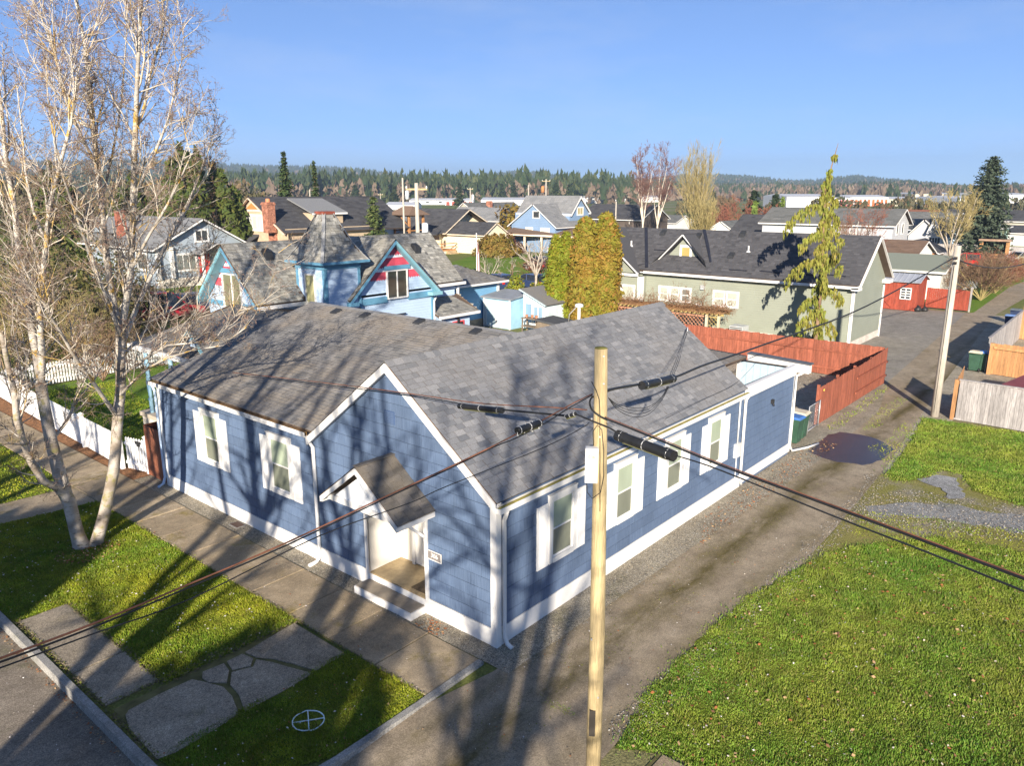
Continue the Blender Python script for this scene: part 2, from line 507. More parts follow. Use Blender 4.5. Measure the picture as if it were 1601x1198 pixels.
M_PARK = asphalt_mat('yard_asphalt', (0.22, 0.20, 0.17), (0.30, 0.275, 0.235), moss=((0.15, 0.15, 0.06), 0.25), agg=0.25, cracks=0.6)
M_PATCH = asphalt_mat('dark_glossy_asphalt', (0.022, 0.024, 0.034), (0.040, 0.042, 0.055), agg=0.9)
M_PATCH.node_tree.nodes['Principled BSDF'].inputs['Roughness'].default_value = 0.28  # dark, low-roughness finish for the glossy patch in the lane
M_PATCH.node_tree.nodes['Principled BSDF'].inputs['Specular IOR Level'].default_value = 0.7
M_CONC = asphalt_mat('sidewalk_concrete', (0.255, 0.20, 0.13), (0.365, 0.295, 0.205), moss=((0.20, 0.155, 0.035), 0.9), agg=0.3)
M_CONC_D = asphalt_mat('old_concrete', (0.22, 0.185, 0.135), (0.335, 0.285, 0.215), moss=((0.13, 0.12, 0.05), 0.5), agg=0.55)
M_GRAVEL = asphalt_mat('fine_gravel', (0.24, 0.21, 0.16), (0.37, 0.33, 0.255), moss=((0.15, 0.15, 0.06), 0.45), agg=0.75)
M_GRAVEL_G = asphalt_mat('grey_gravel', (0.20, 0.20, 0.195), (0.32, 0.32, 0.31), moss=((0.13, 0.15, 0.05), 0.5), agg=0.8)
M_JOINT = mat('mossy_joint', (0.13, 0.12, 0.045), 0.95, 0.4, 3)
M_KERB = asphalt_mat('kerb_concrete', (0.22, 0.215, 0.20), (0.33, 0.32, 0.295), moss=((0.12, 0.13, 0.05), 0.5), agg=0.4)

def soil_mat(name, g0, g1, dirt, scale=0.5, dirtlo=0.52, dirthi=0.66):
    m, nt, b = _nodes(name); p = pos(nt)
    c = mixc(nt, ramp(nt, noise(nt, p, scale, 4), [(0.35, 0.0), (0.65, 1.0)]), g0, g1)
    c = mixc(nt, ramp(nt, noise(nt, p, scale*0.45+0.003, 5, 0.65), [(dirtlo, 0.0), (dirthi, 1.0)]), c, dirt)
    k = ramp(nt, noise(nt, p, 18, 3, 0.75), [(0.25, 0.55), (0.75, 1.45)])
    nt.links.new(mixc(nt, 1.0, c, k, 'MULTIPLY'), b.inputs['Base Color'])
    b.inputs['Roughness'].default_value = 0.95; b.inputs['Specular IOR Level'].default_value = 0.1
    bumpn(nt, b, noise(nt, p, 22, 3, 0.7), 0.8, 0.05)
    return m
M_GROUND = soil_mat('town_ground', (0.12, 0.155, 0.035), (0.18, 0.18, 0.06), (0.25, 0.21, 0.14), 0.06)
M_TURF = soil_mat('turf', (0.075, 0.12, 0.014), (0.14, 0.15, 0.02), (0.15, 0.11, 0.05), 0.6, 0.60, 0.74)
M_TURF_Y = soil_mat('thin_turf', (0.20, 0.195, 0.05), (0.24, 0.215, 0.075), (0.27, 0.24, 0.18), 0.7, 0.50, 0.62)
M_LAWN_FAR = soil_mat('far_lawn', (0.105, 0.19, 0.022), (0.16, 0.22, 0.035), (0.13, 0.15, 0.04), 0.15, 0.6, 0.8)
M_BARK_CHIP = mat('bark_chips', (0.20, 0.095, 0.04), 0.95, 0.4, 6, bump=0.8, bscale=30, fine=0.5, fscale=25)

# the sheet that reaches the horizon, left open where the street lies lower
mb = MB()
X0, X1 = -6.36, 9000.0
mb.face([(-2.0, -9000, -0.012), (X1, -9000, -0.012), (X1, 9000, -0.012), (-2.0, 9000, -0.012)])
mb.face([(X0, 0.0, -0.012), (-2.0, 0.0, -0.012), (-2.0, 9000, -0.012), (X0, 9000, -0.012)])
mb.face([(X0, -9000, -0.012), (-2.0, -9000, -0.012), (-2.0, -4.6, -0.012), (X0, -4.6, -0.012)])
tag(mb.build('ground', M_GROUND), kind='structure')
sheet('street', [(-17, -400, -0.13), (X0+0.02, -400, -0.13), (X0+0.02, 400, -0.13), (-17, 400, -0.13)], M_STREET)
sheet('far_verge', [(-9000, -9000, -0.14), (-16.9, -9000, -0.14), (-16.9, 9000, -0.14), (-9000, 9000, -0.14)], M_GROUND)

# lane: apron down to the street, then the long strip past the house, then the widening behind
mb = MB()
mb.face([(X0, -4.7, -0.128), (-2.2, -3.6, 0.0), (-2.2, -0.22, 0.0), (X0, 1.6, -0.128)])
L = [(-2.2, -0.22), (-0.7, -0.5), (3.0, -0.72), (8.0, -0.9), (14.7, -1.0), (19.0, -0.95), (23.7, -0.75), (29.9, 0.25)]
Rr = [(-2.2, -3.6), (0.2, -3.45), (3.0, -3.6), (5.67, -3.6), (10.4, -3.5), (16.6, -3.2), (24.5, -2.5), (29.9, -2.05)]
for i in range(len(L)-1):
    mb.face([(*Rr[i], 0), (*Rr[i+1], 0), (*L[i+1], 0), (*L[i], 0)])
Lf = [(29.9, 0.25), (58.2, 1.95)] + [tuple(G(u, v)[:2]) for u, v in ((1528, 468), (1546, 452), (1580, 424))]
Rf = [(29.9, -2.05), (58.2, 0.0)] + [tuple(G(u, v)[:2]) for u, v in ((1601, 467), (1640, 452), (1680, 424))]
for i in range(len(Lf)-1):
    mb.face([(*Rf[i], 0), (*Rf[i+1], 0), (*Lf[i+1], 0), (*Lf[i], 0)])
tag(mb.build('lane', M_ALLEY), kind='structure')
sheet('parking_yard', [(29.9, 0.25, 0.002), (58.2, 1.95, 0.002), (57.4, 8.4, 0.002), (43.6, 8.0, 0.002), (43.6, 4.6, 0.002), (30.0, 4.6, 0.002)], M_PARK)
pt = [(1263, 707), (1280, 690), (1293, 683), (1312, 676), (1345, 680), (1372, 686), (1397, 701), (1385, 715), (1352, 728), (1310, 722), (1284, 716)]
sheet('dark_glossy_patch', ragged([G(u, v, 0.006) for u, v in pt], .3, .05), M_PATCH)
# gravel along the walls, the gravel yard, the worn track over the right lawn
sheet('gravel_strip', [(-0.55, -0.78, 0.005), (16.3, -1.15, 0.005), (24.0, -0.95, 0.005), (29.8, 0.15, 0.005), (29.8, 0.5, 0.005), (16.0, 0.45, 0.005), (-0.55, 0.3, 0.005)], M_GRAVEL)
sheet('gravel_border', [(-0.56, 0.28, 0.006), (0.2, 0.28, 0.006), (0.2, 15.6, 0.006), (-0.56, 15.6, 0.006)], M_GRAVEL)
sheet('lane_shoulder', [(16.6, -3.1, -0.003), (24.5, -2.4, -0.003), (29.9, -1.95, -0.003), (58.2, 0.05, -0.003), (58.2, -3.2, -0.003), (35, -12, -0.003), (25, -9, -0.003), (24.9, -3.7, -0.003), (17, -3.7, -0.003)], M_GRAVEL)
sheet('gravel_yard', [(15.9, 0.3, 0.003), (29.7, 0.45, 0.003), (29.7, 14.0, 0.003), (15.9, 14.0, 0.003)], M_GRAVEL)
sheet('worn_track', [G(u, v, -0.004) for u, v in ((1375, 738), (1440, 700), (1700, 740), (1900, 900), (1420, 860), (1240, 885), (1120, 985), (1060, 1060), (985, 1160), (940, 1160), (1000, 1090), (1200, 930), (1300, 835))], M_TURF_Y)
sheet('gravel_track', ragged([G(u, v, 0.001) for u, v in ((1345, 795), (1400, 784), (1480, 786), (1540, 798), (1601, 806), (1700, 838), (1700, 862), (1601, 832), (1500, 818), (1420, 806), (1360, 806))], .3, .10, 2), M_GRAVEL_G)
sheet('gravel_spill', ragged([G(u, v, 0.022) for u, v in ((1438, 750), (1465, 743), (1492, 748), (1505, 772), (1490, 780), (1470, 764))], .2, .08, 3), M_GRAVEL_G)

def in_poly(P, poly):
    x, y = P[:, 0], P[:, 1]; ins = np.zeros(len(P), bool); n = len(poly)
    for i in range(n):
        x0, y0 = poly[i][0], poly[i][1]; x1, y1 = poly[(i+1) % n][0], poly[(i+1) % n][1]
        c = ((y0 > y) != (y1 > y)) & (x < (x1-x0)*(y-y0)/(y1-y0+1e-12)+x0)
        ins ^= c
    return ins
def grass(name, poly, dens, h, m, z, wid=0.011, fringe=0.05):
    """blades: one leaning triangle each; thins out with the distance from the camera"""
    P = np.array([(p[0], p[1]) for p in poly]); lo, hi = P.min(0), P.max(0)
    n = int(dens*np.prod(hi-lo)); q = RNG.uniform(lo, hi, (n, 2)); q = q[in_poly(q, poly)]
    q = q+RNG.normal(0, fringe, q.shape)*(RNG.random((len(q), 1)) < .5)
    dd = np.hypot(q[:, 0]-CAM.x, q[:, 1]-CAM.y)
    keep = RNG.uniform(0, 1, len(q)) < np.clip((18.0/dd)**1.6, 0.06, 1.0)
    q = q[keep]; dd = dd[keep]; n = len(q)
    sc = np.clip(dd/18.0, 1.0, 3.0)[:, None]
    t = RNG.uniform(0, 2*np.pi, n); a = np.stack([np.cos(t), np.sin(t), np.zeros(n)], 1)
    l = RNG.uniform(0, 2*np.pi, n); ln = RNG.uniform(0.1, 0.9, n)
    hh = h*RNG.uniform(0.4, 1.25, n)*(0.6+0.5*np.sin(q[:, 0]*1.3+np.sin(q[:, 1]*0.9)*2)**2+0.35*np.sin(q[:, 0]*5.1+2*np.sin(q[:, 1]*3.7))*np.sin(q[:, 1]*4.3+q[:, 0]))
    base = np.stack([q[:, 0], q[:, 1], np.full(n, z)], 1)
    top = base + np.stack([np.cos(l)*ln*hh, np.sin(l)*ln*hh, hh], 1)
    v = np.stack([base-a*wid*sc, base+a*wid*sc, top], 1).reshape(-1, 3)
    f = np.arange(n*3).reshape(-1, 3)
    return tag(np_mesh(name, v, f, m), kind='stuff')
def grass_mat(name, a, b_, dry, s=0.45):
    m, nt, b = _nodes(name); p = pos(nt)
    c = mixc(nt, ramp(nt, noise(nt, p, s, 4), [(0.36, 0.0), (0.64, 1.0)]), a, b_)
    g = nt.nodes.new('ShaderNodeNewGeometry')
    c = mixc(nt, ramp(nt, g.outputs['Random Per Island'], [(0.0, 0.0), (0.8, 0.15), (1.0, 0.85)]), c, dry)
    k = ramp(nt, noise(nt, p, 2.2, 4, 0.65), [(0.3, 0.55), (0.7, 1.3)])
    nt.links.new(mixc(nt, 1.0, c, k, 'MULTIPLY'), b.inputs['Base Color'])
    b.inputs['Roughness'].default_value = 0.6; b.inputs['Specular IOR Level'].default_value = 0.25
    return m
GR_A = grass_mat('verge_grass', (0.115, 0.23, 0.012), (0.28, 0.31, 0.014), (0.36, 0.28, 0.07))
GR_B = grass_mat('lawn_grass', (0.085, 0.205, 0.014), (0.19, 0.25, 0.025), (0.33, 0.27, 0.09))

# left verge and the little verge by the lane
verge1 = [(-6.22, 8.9), (-5.1, 8.75), (-5.05, 4.3), (-4.35, 4.22), (-2.12, 4.22), (-2.12, 60.0), (-6.22, 60.0)]
verge1n = [(-6.26, 8.85), (-5.12, 8.8), (-5.12, 4.16), (-2.12, 4.08), (-2.12, 14.6), (-6.26, 15.2)]
verge2 = [(-6.22, 2.3), (-6.1, 1.5), (-5.7, 0.9), (-4.9, 0.3), (-4.2, -0.04), (-2.2, -0.05), (-2.12, 0.0), (-2.12, 2.28), (-4.4, 2.26)]
verge3 = [tuple(G(u, v)[:2]) for u, v in ((60, 752), (100, 741), (128, 756), (70, 765), (0, 790), (-80, 800), (-80, 760))]
sheet('verge', ragged(verge1n, .3, .035), M_TURF, 0.015); sheet('lane_verge', verge2, M_TURF, 0.015)
far_v = [(-6.22, 16.8), (-2.12, 16.5), (-2.12, 60), (-6.22, 60)]
sheet('cross_walk', [(-6.26, 15.2, 0.012), (-2.12, 14.6, 0.012), (-2.12, 16.5, 0.012), (-6.26, 16.8, 0.012)], M_CONC)
sheet('far_verge_strip', far_v, M_TURF, 0.015)
grass('verge_grass', verge1n, 3400, 0.045, GR_A, 0.015)
grass('lane_verge_grass', verge2, 3400, 0.045, GR_A, 0.015)
grass('far_verge_grass', far_v, 700, 0.05, GR_A, 0.015)
# right lawn
lawnA = [tuple(G(u, v)[:2]) for u, v in ((962, 1172), (985, 1130), (1010, 1090), (1050, 1045), (1110, 985), (1170, 936), (1240, 893), (1310, 860), (1380, 848), (1460, 842), (1540, 850), (1620, 870), (1760, 900), (1760, 1330), (1000, 1330), (1105, 1205), (1040, 1178))]
lawnB = [tuple(G(u, v)[:2]) for u, v in ((1385, 742), (1410, 712), (1432, 676), (1442, 654), (1485, 660), (1601, 678), (1760, 705), (1760, 850), (1601, 792), (1520, 768), (1505, 742), (1470, 736), (1430, 752), (1395, 752))]
sheet('lawn', ragged(lawnA, .12, .03, 4), M_TURF, 0.012); sheet('rear_lawn', ragged(lawnB, .15, .04, 5), M_TURF, 0.012)
grass('lawn_grass', ragged(lawnA, .3, .05, 6), 2600, 0.055, GR_B, 0.012, fringe=.13)
grass('rear_lawn_grass', ragged(lawnB, .3, .06, 7), 2600, 0.055, GR_B, 0.012, fringe=.15)
grass('track_grass', [tuple(G(u, v)[:2]) for u, v in ((1345, 800), (1330, 842), (1420, 838), (1540, 848), (1620, 868), (1760, 900), (1700, 860), (1601, 830), (1440, 806))], 420, 0.04, GR_A, 0.0)
grass('edge_grass', [tuple(G(u, v)[:2]) for u, v in ((1355, 700), (1395, 735), (1430, 668), (1415, 655), (1385, 690))], 350, 0.04, GR_A, 0.0)
grass('lane_moss', [tuple(G(u, v)[:2]) for u, v in ((1345, 676), (1375, 668), (1400, 640), (1422, 625), (1405, 622), (1380, 636), (1360, 655))], 500, 0.025, GR_A, 0.0)
grass('fence_grass', [tuple(G(u, v)[:2]) for u, v in ((1290, 668), (1340, 635), (1388, 600), (1395, 604), (1350, 642), (1305, 676))], 300, 0.06, GR_A, 0.0)
grass('joint_moss', [tuple(G(u, v)[:2]) for u, v in ((842, 1086), (865, 1092), (895, 1112), (903, 1122), (880, 1118), (855, 1102))], 900, 0.02, GR_A, 0.0)

# pavement slabs lie one by one on a mossy bed
walk = tag(MB().box(-2.13, -0.56, -0.1, 60, -0.1, 0.008).build('sidewalk', M_JOINT), kind='structure')
rnd = random.Random(3)
ys = [-0.06]
while ys[-1] < 40: ys.append(ys[-1]+rnd.choice([1.52, 1.55, 1.5]))
slab_me = {}
for i in range(len(ys)-1):
    w = round(ys[i+1]-ys[i]-0.022, 3)
    if w not in slab_me:
        q = MB(); b = 0.012; x0, x1 = -2.10, -0.585
        q.hexa([(x0, 0, -0.05), (x1, 0, -0.05), (x1, w, -0.05), (x0, w, -0.05), (x0, 0, 0.018), (x1, 0, 0.018), (x1, w, 0.018), (x0, w, 0.018)])
        q.hexa([(x0, 0, 0.018), (x1, 0, 0.018), (x1, w, 0.018), (x0, w, 0.018), (x0+b, b, 0.03), (x1-b, b, 0.03), (x1-b, w-b, 0.03), (x0+b, w-b, 0.03)])
        slab_me[w] = q.mesh('slab', M_CONC)
    link_mesh('slab', slab_me[w], walk, (0, ys[i]+0.011, rnd.uniform(-0.006, 0.006)))
walk2 = tag(MB().box(-2.13, -0.56, -40, -4.2, -0.1, 0.008).build('sidewalk', M_JOINT), kind='structure')
for i in range(4):
    link_mesh('slab', slab_me[list(slab_me)[0]], walk2, (0, -4.25-1.53*(i+1), 0))
# cracked crossing slab over the verge
cross = tag(MB().box(-6.2, -2.2, 2.25, 4.1, -0.1, 0.006).build('crossing', M_JOINT), kind='structure')
zz = lambda a, b: (200+a/3.993, 898+b/3.993)
pieces = [[(0,850),(200,745),(400,655),(470,668),(600,703),(655,762),(696,870),(540,975),(290,1120),(180,1160),(0,960),(-20,880)],
    [(465,610),(600,556),(632,602),(617,678),(500,676),(462,648)], [(617,545),(715,497),(782,527),(766,573),(652,598)],
    [(645,612),(780,578),(802,532),(900,548),(1020,583),(1160,620),(960,738),(728,862),(692,755),(636,690)],
    [(727,488),(860,408),(1040,303),(1362,498),(1178,604),(1030,558),(905,528),(797,518)]]
for P in pieces:
    poly = [G(*zz(*p), 0.03) for p in P]
    c = sum(poly, Vector())/len(poly)
    top = [c+(p-c)*0.985 for p in poly]
    q = MB(); q.slab(list(reversed(top)), (0, 0, 1), 0.07); q.build('slab', M_CONC_D, cross)
strip = tag(MB().box(-6.2, -5.12, 4.3, 8.8, -0.1, 0.004).build('kerb_strip', M_JOINT), kind='structure')
for y0, y1 in ((4.32, 5.8), (5.84, 7.3), (7.34, 8.78)):
    MB().box(-6.16, -5.16, y0, y1, -0.05, 0.024).build('slab', M_CONC_D, strip)
# kerb: along the street, round the corner, along the lane
kp = [(-6.36, 60), (-6.36, 20), (-6.36, 10), (-6.36, 2.0)]
for i in range(1, 9):
    t = i/8*math.pi/2
    kp.append((-6.36+2.1*(1-math.cos(t)), 2.0-2.15*math.sin(t)))
kp += [(-2.3, -0.15), (-0.62, -0.12)]
mb = MB(); w = 0.085
nrm = []
for i in range(len(kp)):
    a = Vector(kp[max(i-1, 0)]); b = Vector(kp[min(i+1, len(kp)-1)])
    d = (b-a).normalized(); nrm.append(Vector((-d.y, d.x)))
for i in range(len(kp)-1):
    a, b = Vector(kp[i]), Vector(kp[i+1]); na, nb = nrm[i], nrm[i+1]
    za = 0.055; zb = 0.055
    A = [a-na*w, a+na*w]; B = [b-nb*w, b+nb*w]
    mb.hexa([(*A[0], -0.2), (*A[1], -0.2), (*B[1], -0.2), (*B[0], -0.2), (*(a-na*w*0.8), za), (*(a+na*w*0.8), za), (*(b+nb*w*0.8), zb), (*(b-nb*w*0.8), zb)])
tag(mb.build('kerb', M_KERB), kind='structure')

# litter of leaves and petals
def litter(name, poly, n, cols, size, z):
    P = np.array([(p[0], p[1]) for p in poly]); lo, hi = P.min(0), P.max(0)
    q = RNG.uniform(lo, hi, (n*3, 2)); q = q[in_poly(q, poly)][:n]; n = len(q)
    t = RNG.uniform(0, 2*np.pi, n); s = size*RNG.uniform(0.5, 1.4, n)
    a = np.stack([np.cos(t)*s, np.sin(t)*s, RNG.uniform(-0.3, 0.3, n)*s], 1); b = np.stack([-np.sin(t)*s*0.6, np.cos(t)*s*0.6, RNG.uniform(-0.3, 0.5, n)*s], 1)
    c = np.stack([q[:, 0], q[:, 1], np.full(n, z)+RNG.uniform(0, 0.02, n)], 1)
    v = np.stack([c-a, c-b, c+a, c+b], 1).reshape(-1, 3)
    return tag(np_mesh(name, v, np.arange(4*n).reshape(-1, 4), cols, mi=RNG.integers(0, len(cols), n)), kind='stuff')
LF = [mat('leaf_rust', (0.30, 0.11, 0.04), 0.8), mat('leaf_brown', (0.20, 0.10, 0.05), 0.8), mat('leaf_tan', (0.42, 0.27, 0.14), 0.8)]
PT = [mat('petal', (0.62, 0.58, 0.56), 0.8), mat('pale_leaf', (0.50, 0.44, 0.36), 0.8)]
PB_ = [mat('pebble_grey', (0.34, 0.33, 0.31), 0.9, .3, 9), mat('pebble_tan', (0.38, 0.31, 0.22), 0.9, .3, 9), mat('pebble_dark', (0.12, 0.11, 0.10), 0.9, .3, 9)]
litter('lane_edge_pebbles', ragged([(-1.0, -3.75), (3, -3.85), (10.4, -3.85), (16, -3.6), (16, -2.9), (10.4, -3.2), (3, -3.3), (-1, -3.2)], .4, .1), 5200, PB_, 0.016, 0.006)
litter('wall_pebbles', ragged([(-0.5, -0.95), (14, -1.2), (16, -1.2), (16, -0.1), (-0.5, -0.1)], .5, .08), 5200, PB_, 0.014, 0.008)
litter('border_pebbles', [(-0.55, 0), (-0.05, 0), (-0.05, 14), (-0.55, 14)], 2600, PB_, 0.012, 0.008)
litter('track_pebbles', [tuple(G(u, v)[:2]) for u, v in ((1320, 785), (1420, 765), (1620, 795), (1700, 840), (1700, 880), (1600, 850), (1420, 825), (1320, 820))], 5000, PB_, 0.022, 0.006)
litter('yard_pebbles', [(16.2, .6), (29.5, .7), (29.5, 8), (16.2, 8)], 3000, PB_, 0.03, 0.006)
DIRT = [mat('dirt_crumb', (0.15, 0.12, 0.07), 0.95, .3, 9), mat('moss_crumb', (0.16, 0.17, 0.03), 0.95, .3, 9)]
litter('joint_moss_tufts', [(-2.16, -0.1), (-2.06, -0.1), (-2.06, 14.6), (-2.16, 14.6)], 900, DIRT, 0.022, 0.028)
litter('kerb_moss_tufts', [(-6.28, 2.2), (-6.12, 2.2), (-6.12, 9), (-6.28, 9)], 1300, DIRT, 0.022, 0.02)
litter('strip_moss_tufts', [(-5.2, 4.2), (-5.06, 4.2), (-5.06, 8.9), (-5.2, 8.9)], 600, DIRT, 0.024, 0.028)
litter('slab_moss_tufts', [(-5.2, 4.0), (-2.1, 4.0), (-2.1, 4.3), (-6.1, 4.4)], 700, DIRT, 0.024, 0.026)
litter('lane_dirt', [(-2.5, -2.3), (14, -2.2), (14, -1.0), (-2.5, -1.0)], 2600, DIRT, 0.012, 0.004)
litter('fallen_leaves', lawnA, 900, LF, 0.035, 0.05)
litter('fallen_petals', lawnA, 500, PT, 0.022, 0.05)
litter('verge_petals', verge1n, 420, PT, 0.022, 0.045)
litter('verge_leaves', verge2, 110, PT+LF, 0.022, 0.045)
litter('street_petals', [(-10, 1), (-6.5, 1), (-6.5, 8), (-10, 8)], 250, PT, 0.014, -0.125)
litter('lane_petals', [(-3, -3.4), (10, -3.4), (10, -0.8), (-3, -0.5)], 260, PT+LF, 0.018, 0.002)
litter('walk_leaves', [(-2.1, 0), (-0.6, 0), (-0.6, 14), (-2.1, 14)], 130, PT+LF[:1], 0.018, 0.033)
litter('wall_leaves', [(7.0, -1.1), (18.5, -1.1), (18.5, -0.25), (9.0, -0.3)], 700, LF, 0.03, 0.012)
litter('gutter_leaves', [(-6.6, 3), (-6.45, 3), (-6.45, 10), (-6.6, 10)], 160, LF, 0.025, -0.125)
litter('corner_leaves', [(-0.55, 1.2), (-0.1, 1.2), (-0.1, 1.9), (-0.55, 1.95)], 120, LF, 0.028, 0.012)

# sprayed survey mark
m_spray = mat('spray_paint', (0.70, 0.82, 0.86), 0.8, 0.2, 20)
c0 = G(482, 1126, 0.05); ex = G(507, 1122, 0.05)-G(457, 1130, 0.05); ey = G(482, 1110, 0.05)-G(484, 1141, 0.05); c0.z = 0.036
mb = MB()
ring = [c0+ex*0.5*math.cos(t)+ey*0.5*math.sin(t)+V(0, 0, rnd.uniform(-0.012, 0.006)) for t in np.linspace(0, 2*math.pi, 27)]
mb.tube(ring, 0.012, 5); mb.tube([c0-ex*0.48, c0, c0+ex*0.48], 0.011, 5); mb.tube([c0-ey*0.48, c0, c0+ey*0.48], 0.011, 5)
tag(mb.build('paint_mark', m_spray), 'pale sprayed circle with a cross in the verge grass beside the lane', 'paint mark')
# utility cover in the pavement
t = thing('water_meter_cover', 'small dark metal meter cover in the gravel beside the sidewalk', 'meter cover', (*G(371, 822)[:2], 0.0))
MB().box(-0.15, 0.15, -0.22, 0.22, 0.0, 0.03).build('rim', M_KERB, t)
MB().box(-0.12, 0.12, -0.19, 0.19, 0.0, 0.036).build('lid', mat('rusty_lid', (0.10, 0.06, 0.045), 0.7), t)
# ================================================================ the blue house
M_BLUE = None
def siding_mat(name, c0, c1, grain_axis='z'):
    """cement shakes: vertical combed grain, each piece its own tint"""
    m, nt, b = _nodes(name)
    p = pos(nt)
    g = noise(nt, mapping(nt, p, (48, 48, 2.6)), 1.0, 3, 0.6)
    c = mixc(nt, ramp(nt, g, [(0.3, 0.0), (0.7, 1.0)]), c0, c1)
    k = ramp(nt, noise(nt, p, 0.9, 4), [(0.3, 0.9), (0.7, 1.1)])
    c = mixc(nt, 1.0, c, k, 'MULTIPLY')
    o = nt.nodes.new('ShaderNodeObjectInfo')
    c = mixc(nt, 1.0, c, ramp(nt, o.outputs['Random'], [(0, 0.90), (1, 1.08)]), 'MULTIPLY')
    nt.links.new(c, b.inputs['Base Color'])
    b.inputs['Roughness'].default_value = 0.62; b.inputs['Specular IOR Level'].default_value = 0.35
    bumpn(nt, b, noise(nt, mapping(nt, p, (45, 45, 1.0)), 1.0, 2), 0.35, 0.012)
    return m
M_BLUE = siding_mat('blue_shakes', (0.075, 0.115, 0.195), (0.118, 0.168, 0.265))
M_BLUE_IN = mat('pale_blue_boards', (0.36, 0.47, 0.56), 0.6, 0.08, 3)
M_ROOF = roof_mat('grey_shingles', (0.13, 0.137, 0.15), (0.265, 0.265, 0.27), warm=(0.21, 0.20, 0.19))
M_ROOF_L = roof_mat('brownish_shingles', (0.13, 0.13, 0.13), (0.255, 0.245, 0.235), warm=(0.25, 0.215, 0.175), scale=0.7)
M_ROOF_P = roof_mat('porch_shingles', (0.10, 0.095, 0.09), (0.20, 0.18, 0.16), warm=(0.19, 0.16, 0.12), scale=1.5)
M_MOSS = mat('gutter_moss', (0.40, 0.34, 0.09), 0.95, 0.35, 5, bump=0.6)
M_DECK = mat('roof_deck', (0.10, 0.07, 0.05), 0.8)

bh = thing('blue_house', 'blue shake-sided cottage with white trim and shuttered windows at the lane corner', 'house')
ZE, ZR, YR = 3.36, 5.76, 3.05            # right eave, main ridge, ridge y
SL = (ZR-ZE)/(YR+0.12)                   # slope of the main roof
XE = 11.75                               # rear gable
ZW, XW, ZWR, YW = 3.60, 6.15, 5.34, 14.25  # wing eave, wing ridge x and z, wing end
SW = (ZWR-ZW)/(XW+0.12)
def zmain(y): return ZR-SL*abs(y-YR)
# wall core (slightly behind the shakes)
mb = MB()
c = 0.012
zg = lambda y: zmain(y)-0.10
gab = [(c, c, 0), (c, 2.06, 0), (c, 2.06, 2.5), (c, 4.11, 2.5), (c, 4.11, 0), (c, 6.3, 0), (c, 6.3, 3.3), (c, 5.95, zg(5.95)), (c, YR, zg(YR)), (c, c, zg(0.0))]
mb.face(gab)
mb.face([(c, 6.3, 0), (c, YW, 0), (c, YW, 3.5), (c, 6.3, 3.5)])
mb.face([(c, YW, 0), (9.0, YW, 0), (9.0, YW, 3.5), (XW, YW, ZWR-0.1), (c, YW, 3.5)])
mb.face([(XE, c, 0), (c, c, 0), (c, c, 3.3), (XE, c, 3.3)])
mb.face([(XE, c, 0), (XE, 9.0, 0), (XE, 9.0, 1.8), (XE, YR, zg(YR)), (XE, c, zg(0))])
mb.face([(9.0, YW, 0), (9.0, 6.0, 0), (9.0, 6.0, 3.3), (9.0, YW, 3.3)])
mb.face([(c, 2.06, 2.5), (1.0, 2.06, 2.5), (1.0, 4.11, 2.5), (c, 4.11, 2.5)])
mb.build('wall', M_BLUE, bh)

# shakes: collect every piece, the largest in view become parts, the rest one joined part
def clip_poly(poly, fn):
    out = []
    for i in range(len(poly)):
        a, b = poly[i], poly[(i+1) % len(poly)]; fa, fb = fn(a), fn(b)
        if fa >= 0: out.append(a)
        if fa*fb < 0:
            t = fa/(fa-fb); out.append((a[0]+(b[0]-a[0])*t, a[1]+(b[1]-a[1])*t))
    return out
sh = []
rnd = random.Random(5)
CW, CH = 0.62, 0.275
def wall_shakes(face, pl, a0, a1, z0, z1, tops=(), holes=()):
    P = face_frame(face, pl)
    z = z0; r = 0
    while z < z1:
        zt = min(z+CH, z1)
        a = a0-rnd.choice([0.0, 0.31, 0.155, 0.46])
        while a < a1:
            p0, p1 = max(a, a0), min(a+CW, a1)
            a += CW
            if p1-p0 < 0.02: continue
            polys = [[(p0+0.003, z+0.012), (p1-0.003, z+0.012), (p1-0.0025, zt), (p0+0.0025, zt)]]
            for h in holes:
                nx = []
                for q in polys:
                    if max(v[1] for v in q) <= h[2]+1e-6 or min(v[1] for v in q) >= h[3]-1e-6: nx.append(q); continue
                    l = clip_poly(q, lambda v: h[0]-v[0]); rr = clip_poly(q, lambda v: v[0]-h[1])
                    t = clip_poly(clip_poly(clip_poly(q, lambda v: v[1]-h[3]), lambda v: v[0]-h[0]), lambda v: h[1]-v[0])
                    nx += [k for k in (l, rr, t) if len(k) > 2]
                polys = nx
            for q in polys:
                for fn in tops: q = clip_poly(q, fn) if len(q) > 2 else q
                if len(q) < 3: continue
                ar = abs(sum(q[i][0]*q[(i+1) % len(q)][1]-q[(i+1) % len(q)][0]*q[i][1] for i in range(len(q))))/2
                if ar < 0.004: continue
                zb, ztp = min(v[1] for v in q), max(v[1] for v in q)
                e = rnd.uniform(0.018, 0.023)
                prj = lambda v, k: Vector(P(v[0], v[1], k))
                fr = [prj(v, e-0.004*(v[1]-z)/CH) for v in q]; bk = [prj(v, 0.0) for v in q]
                d = (fr[0]-CAM).length
                sh.append((ar/d**2*(1.2 if face == '-x' else 1.0), fr, bk))
        z += CH; r += 1
wall_shakes('-x', 0.0, 0.09, 6.05, 0.40, 5.75, tops=[lambda v: zmain(v[0])-0.13-v[1]], holes=[(2.05, 4.12, 0, 2.52)])
wall_shakes('-x', 0.0, 6.05, YW-0.06, 0.40, 3.47)
wall_shakes('-y', 0.0, 0.09, 11.85, 0.42, 3.24)
wall_shakes('-y', -0.02, 11.98, 16.02, 0.42, 2.95)
sh.sort(key=lambda s: -s[0])
rest = MB()
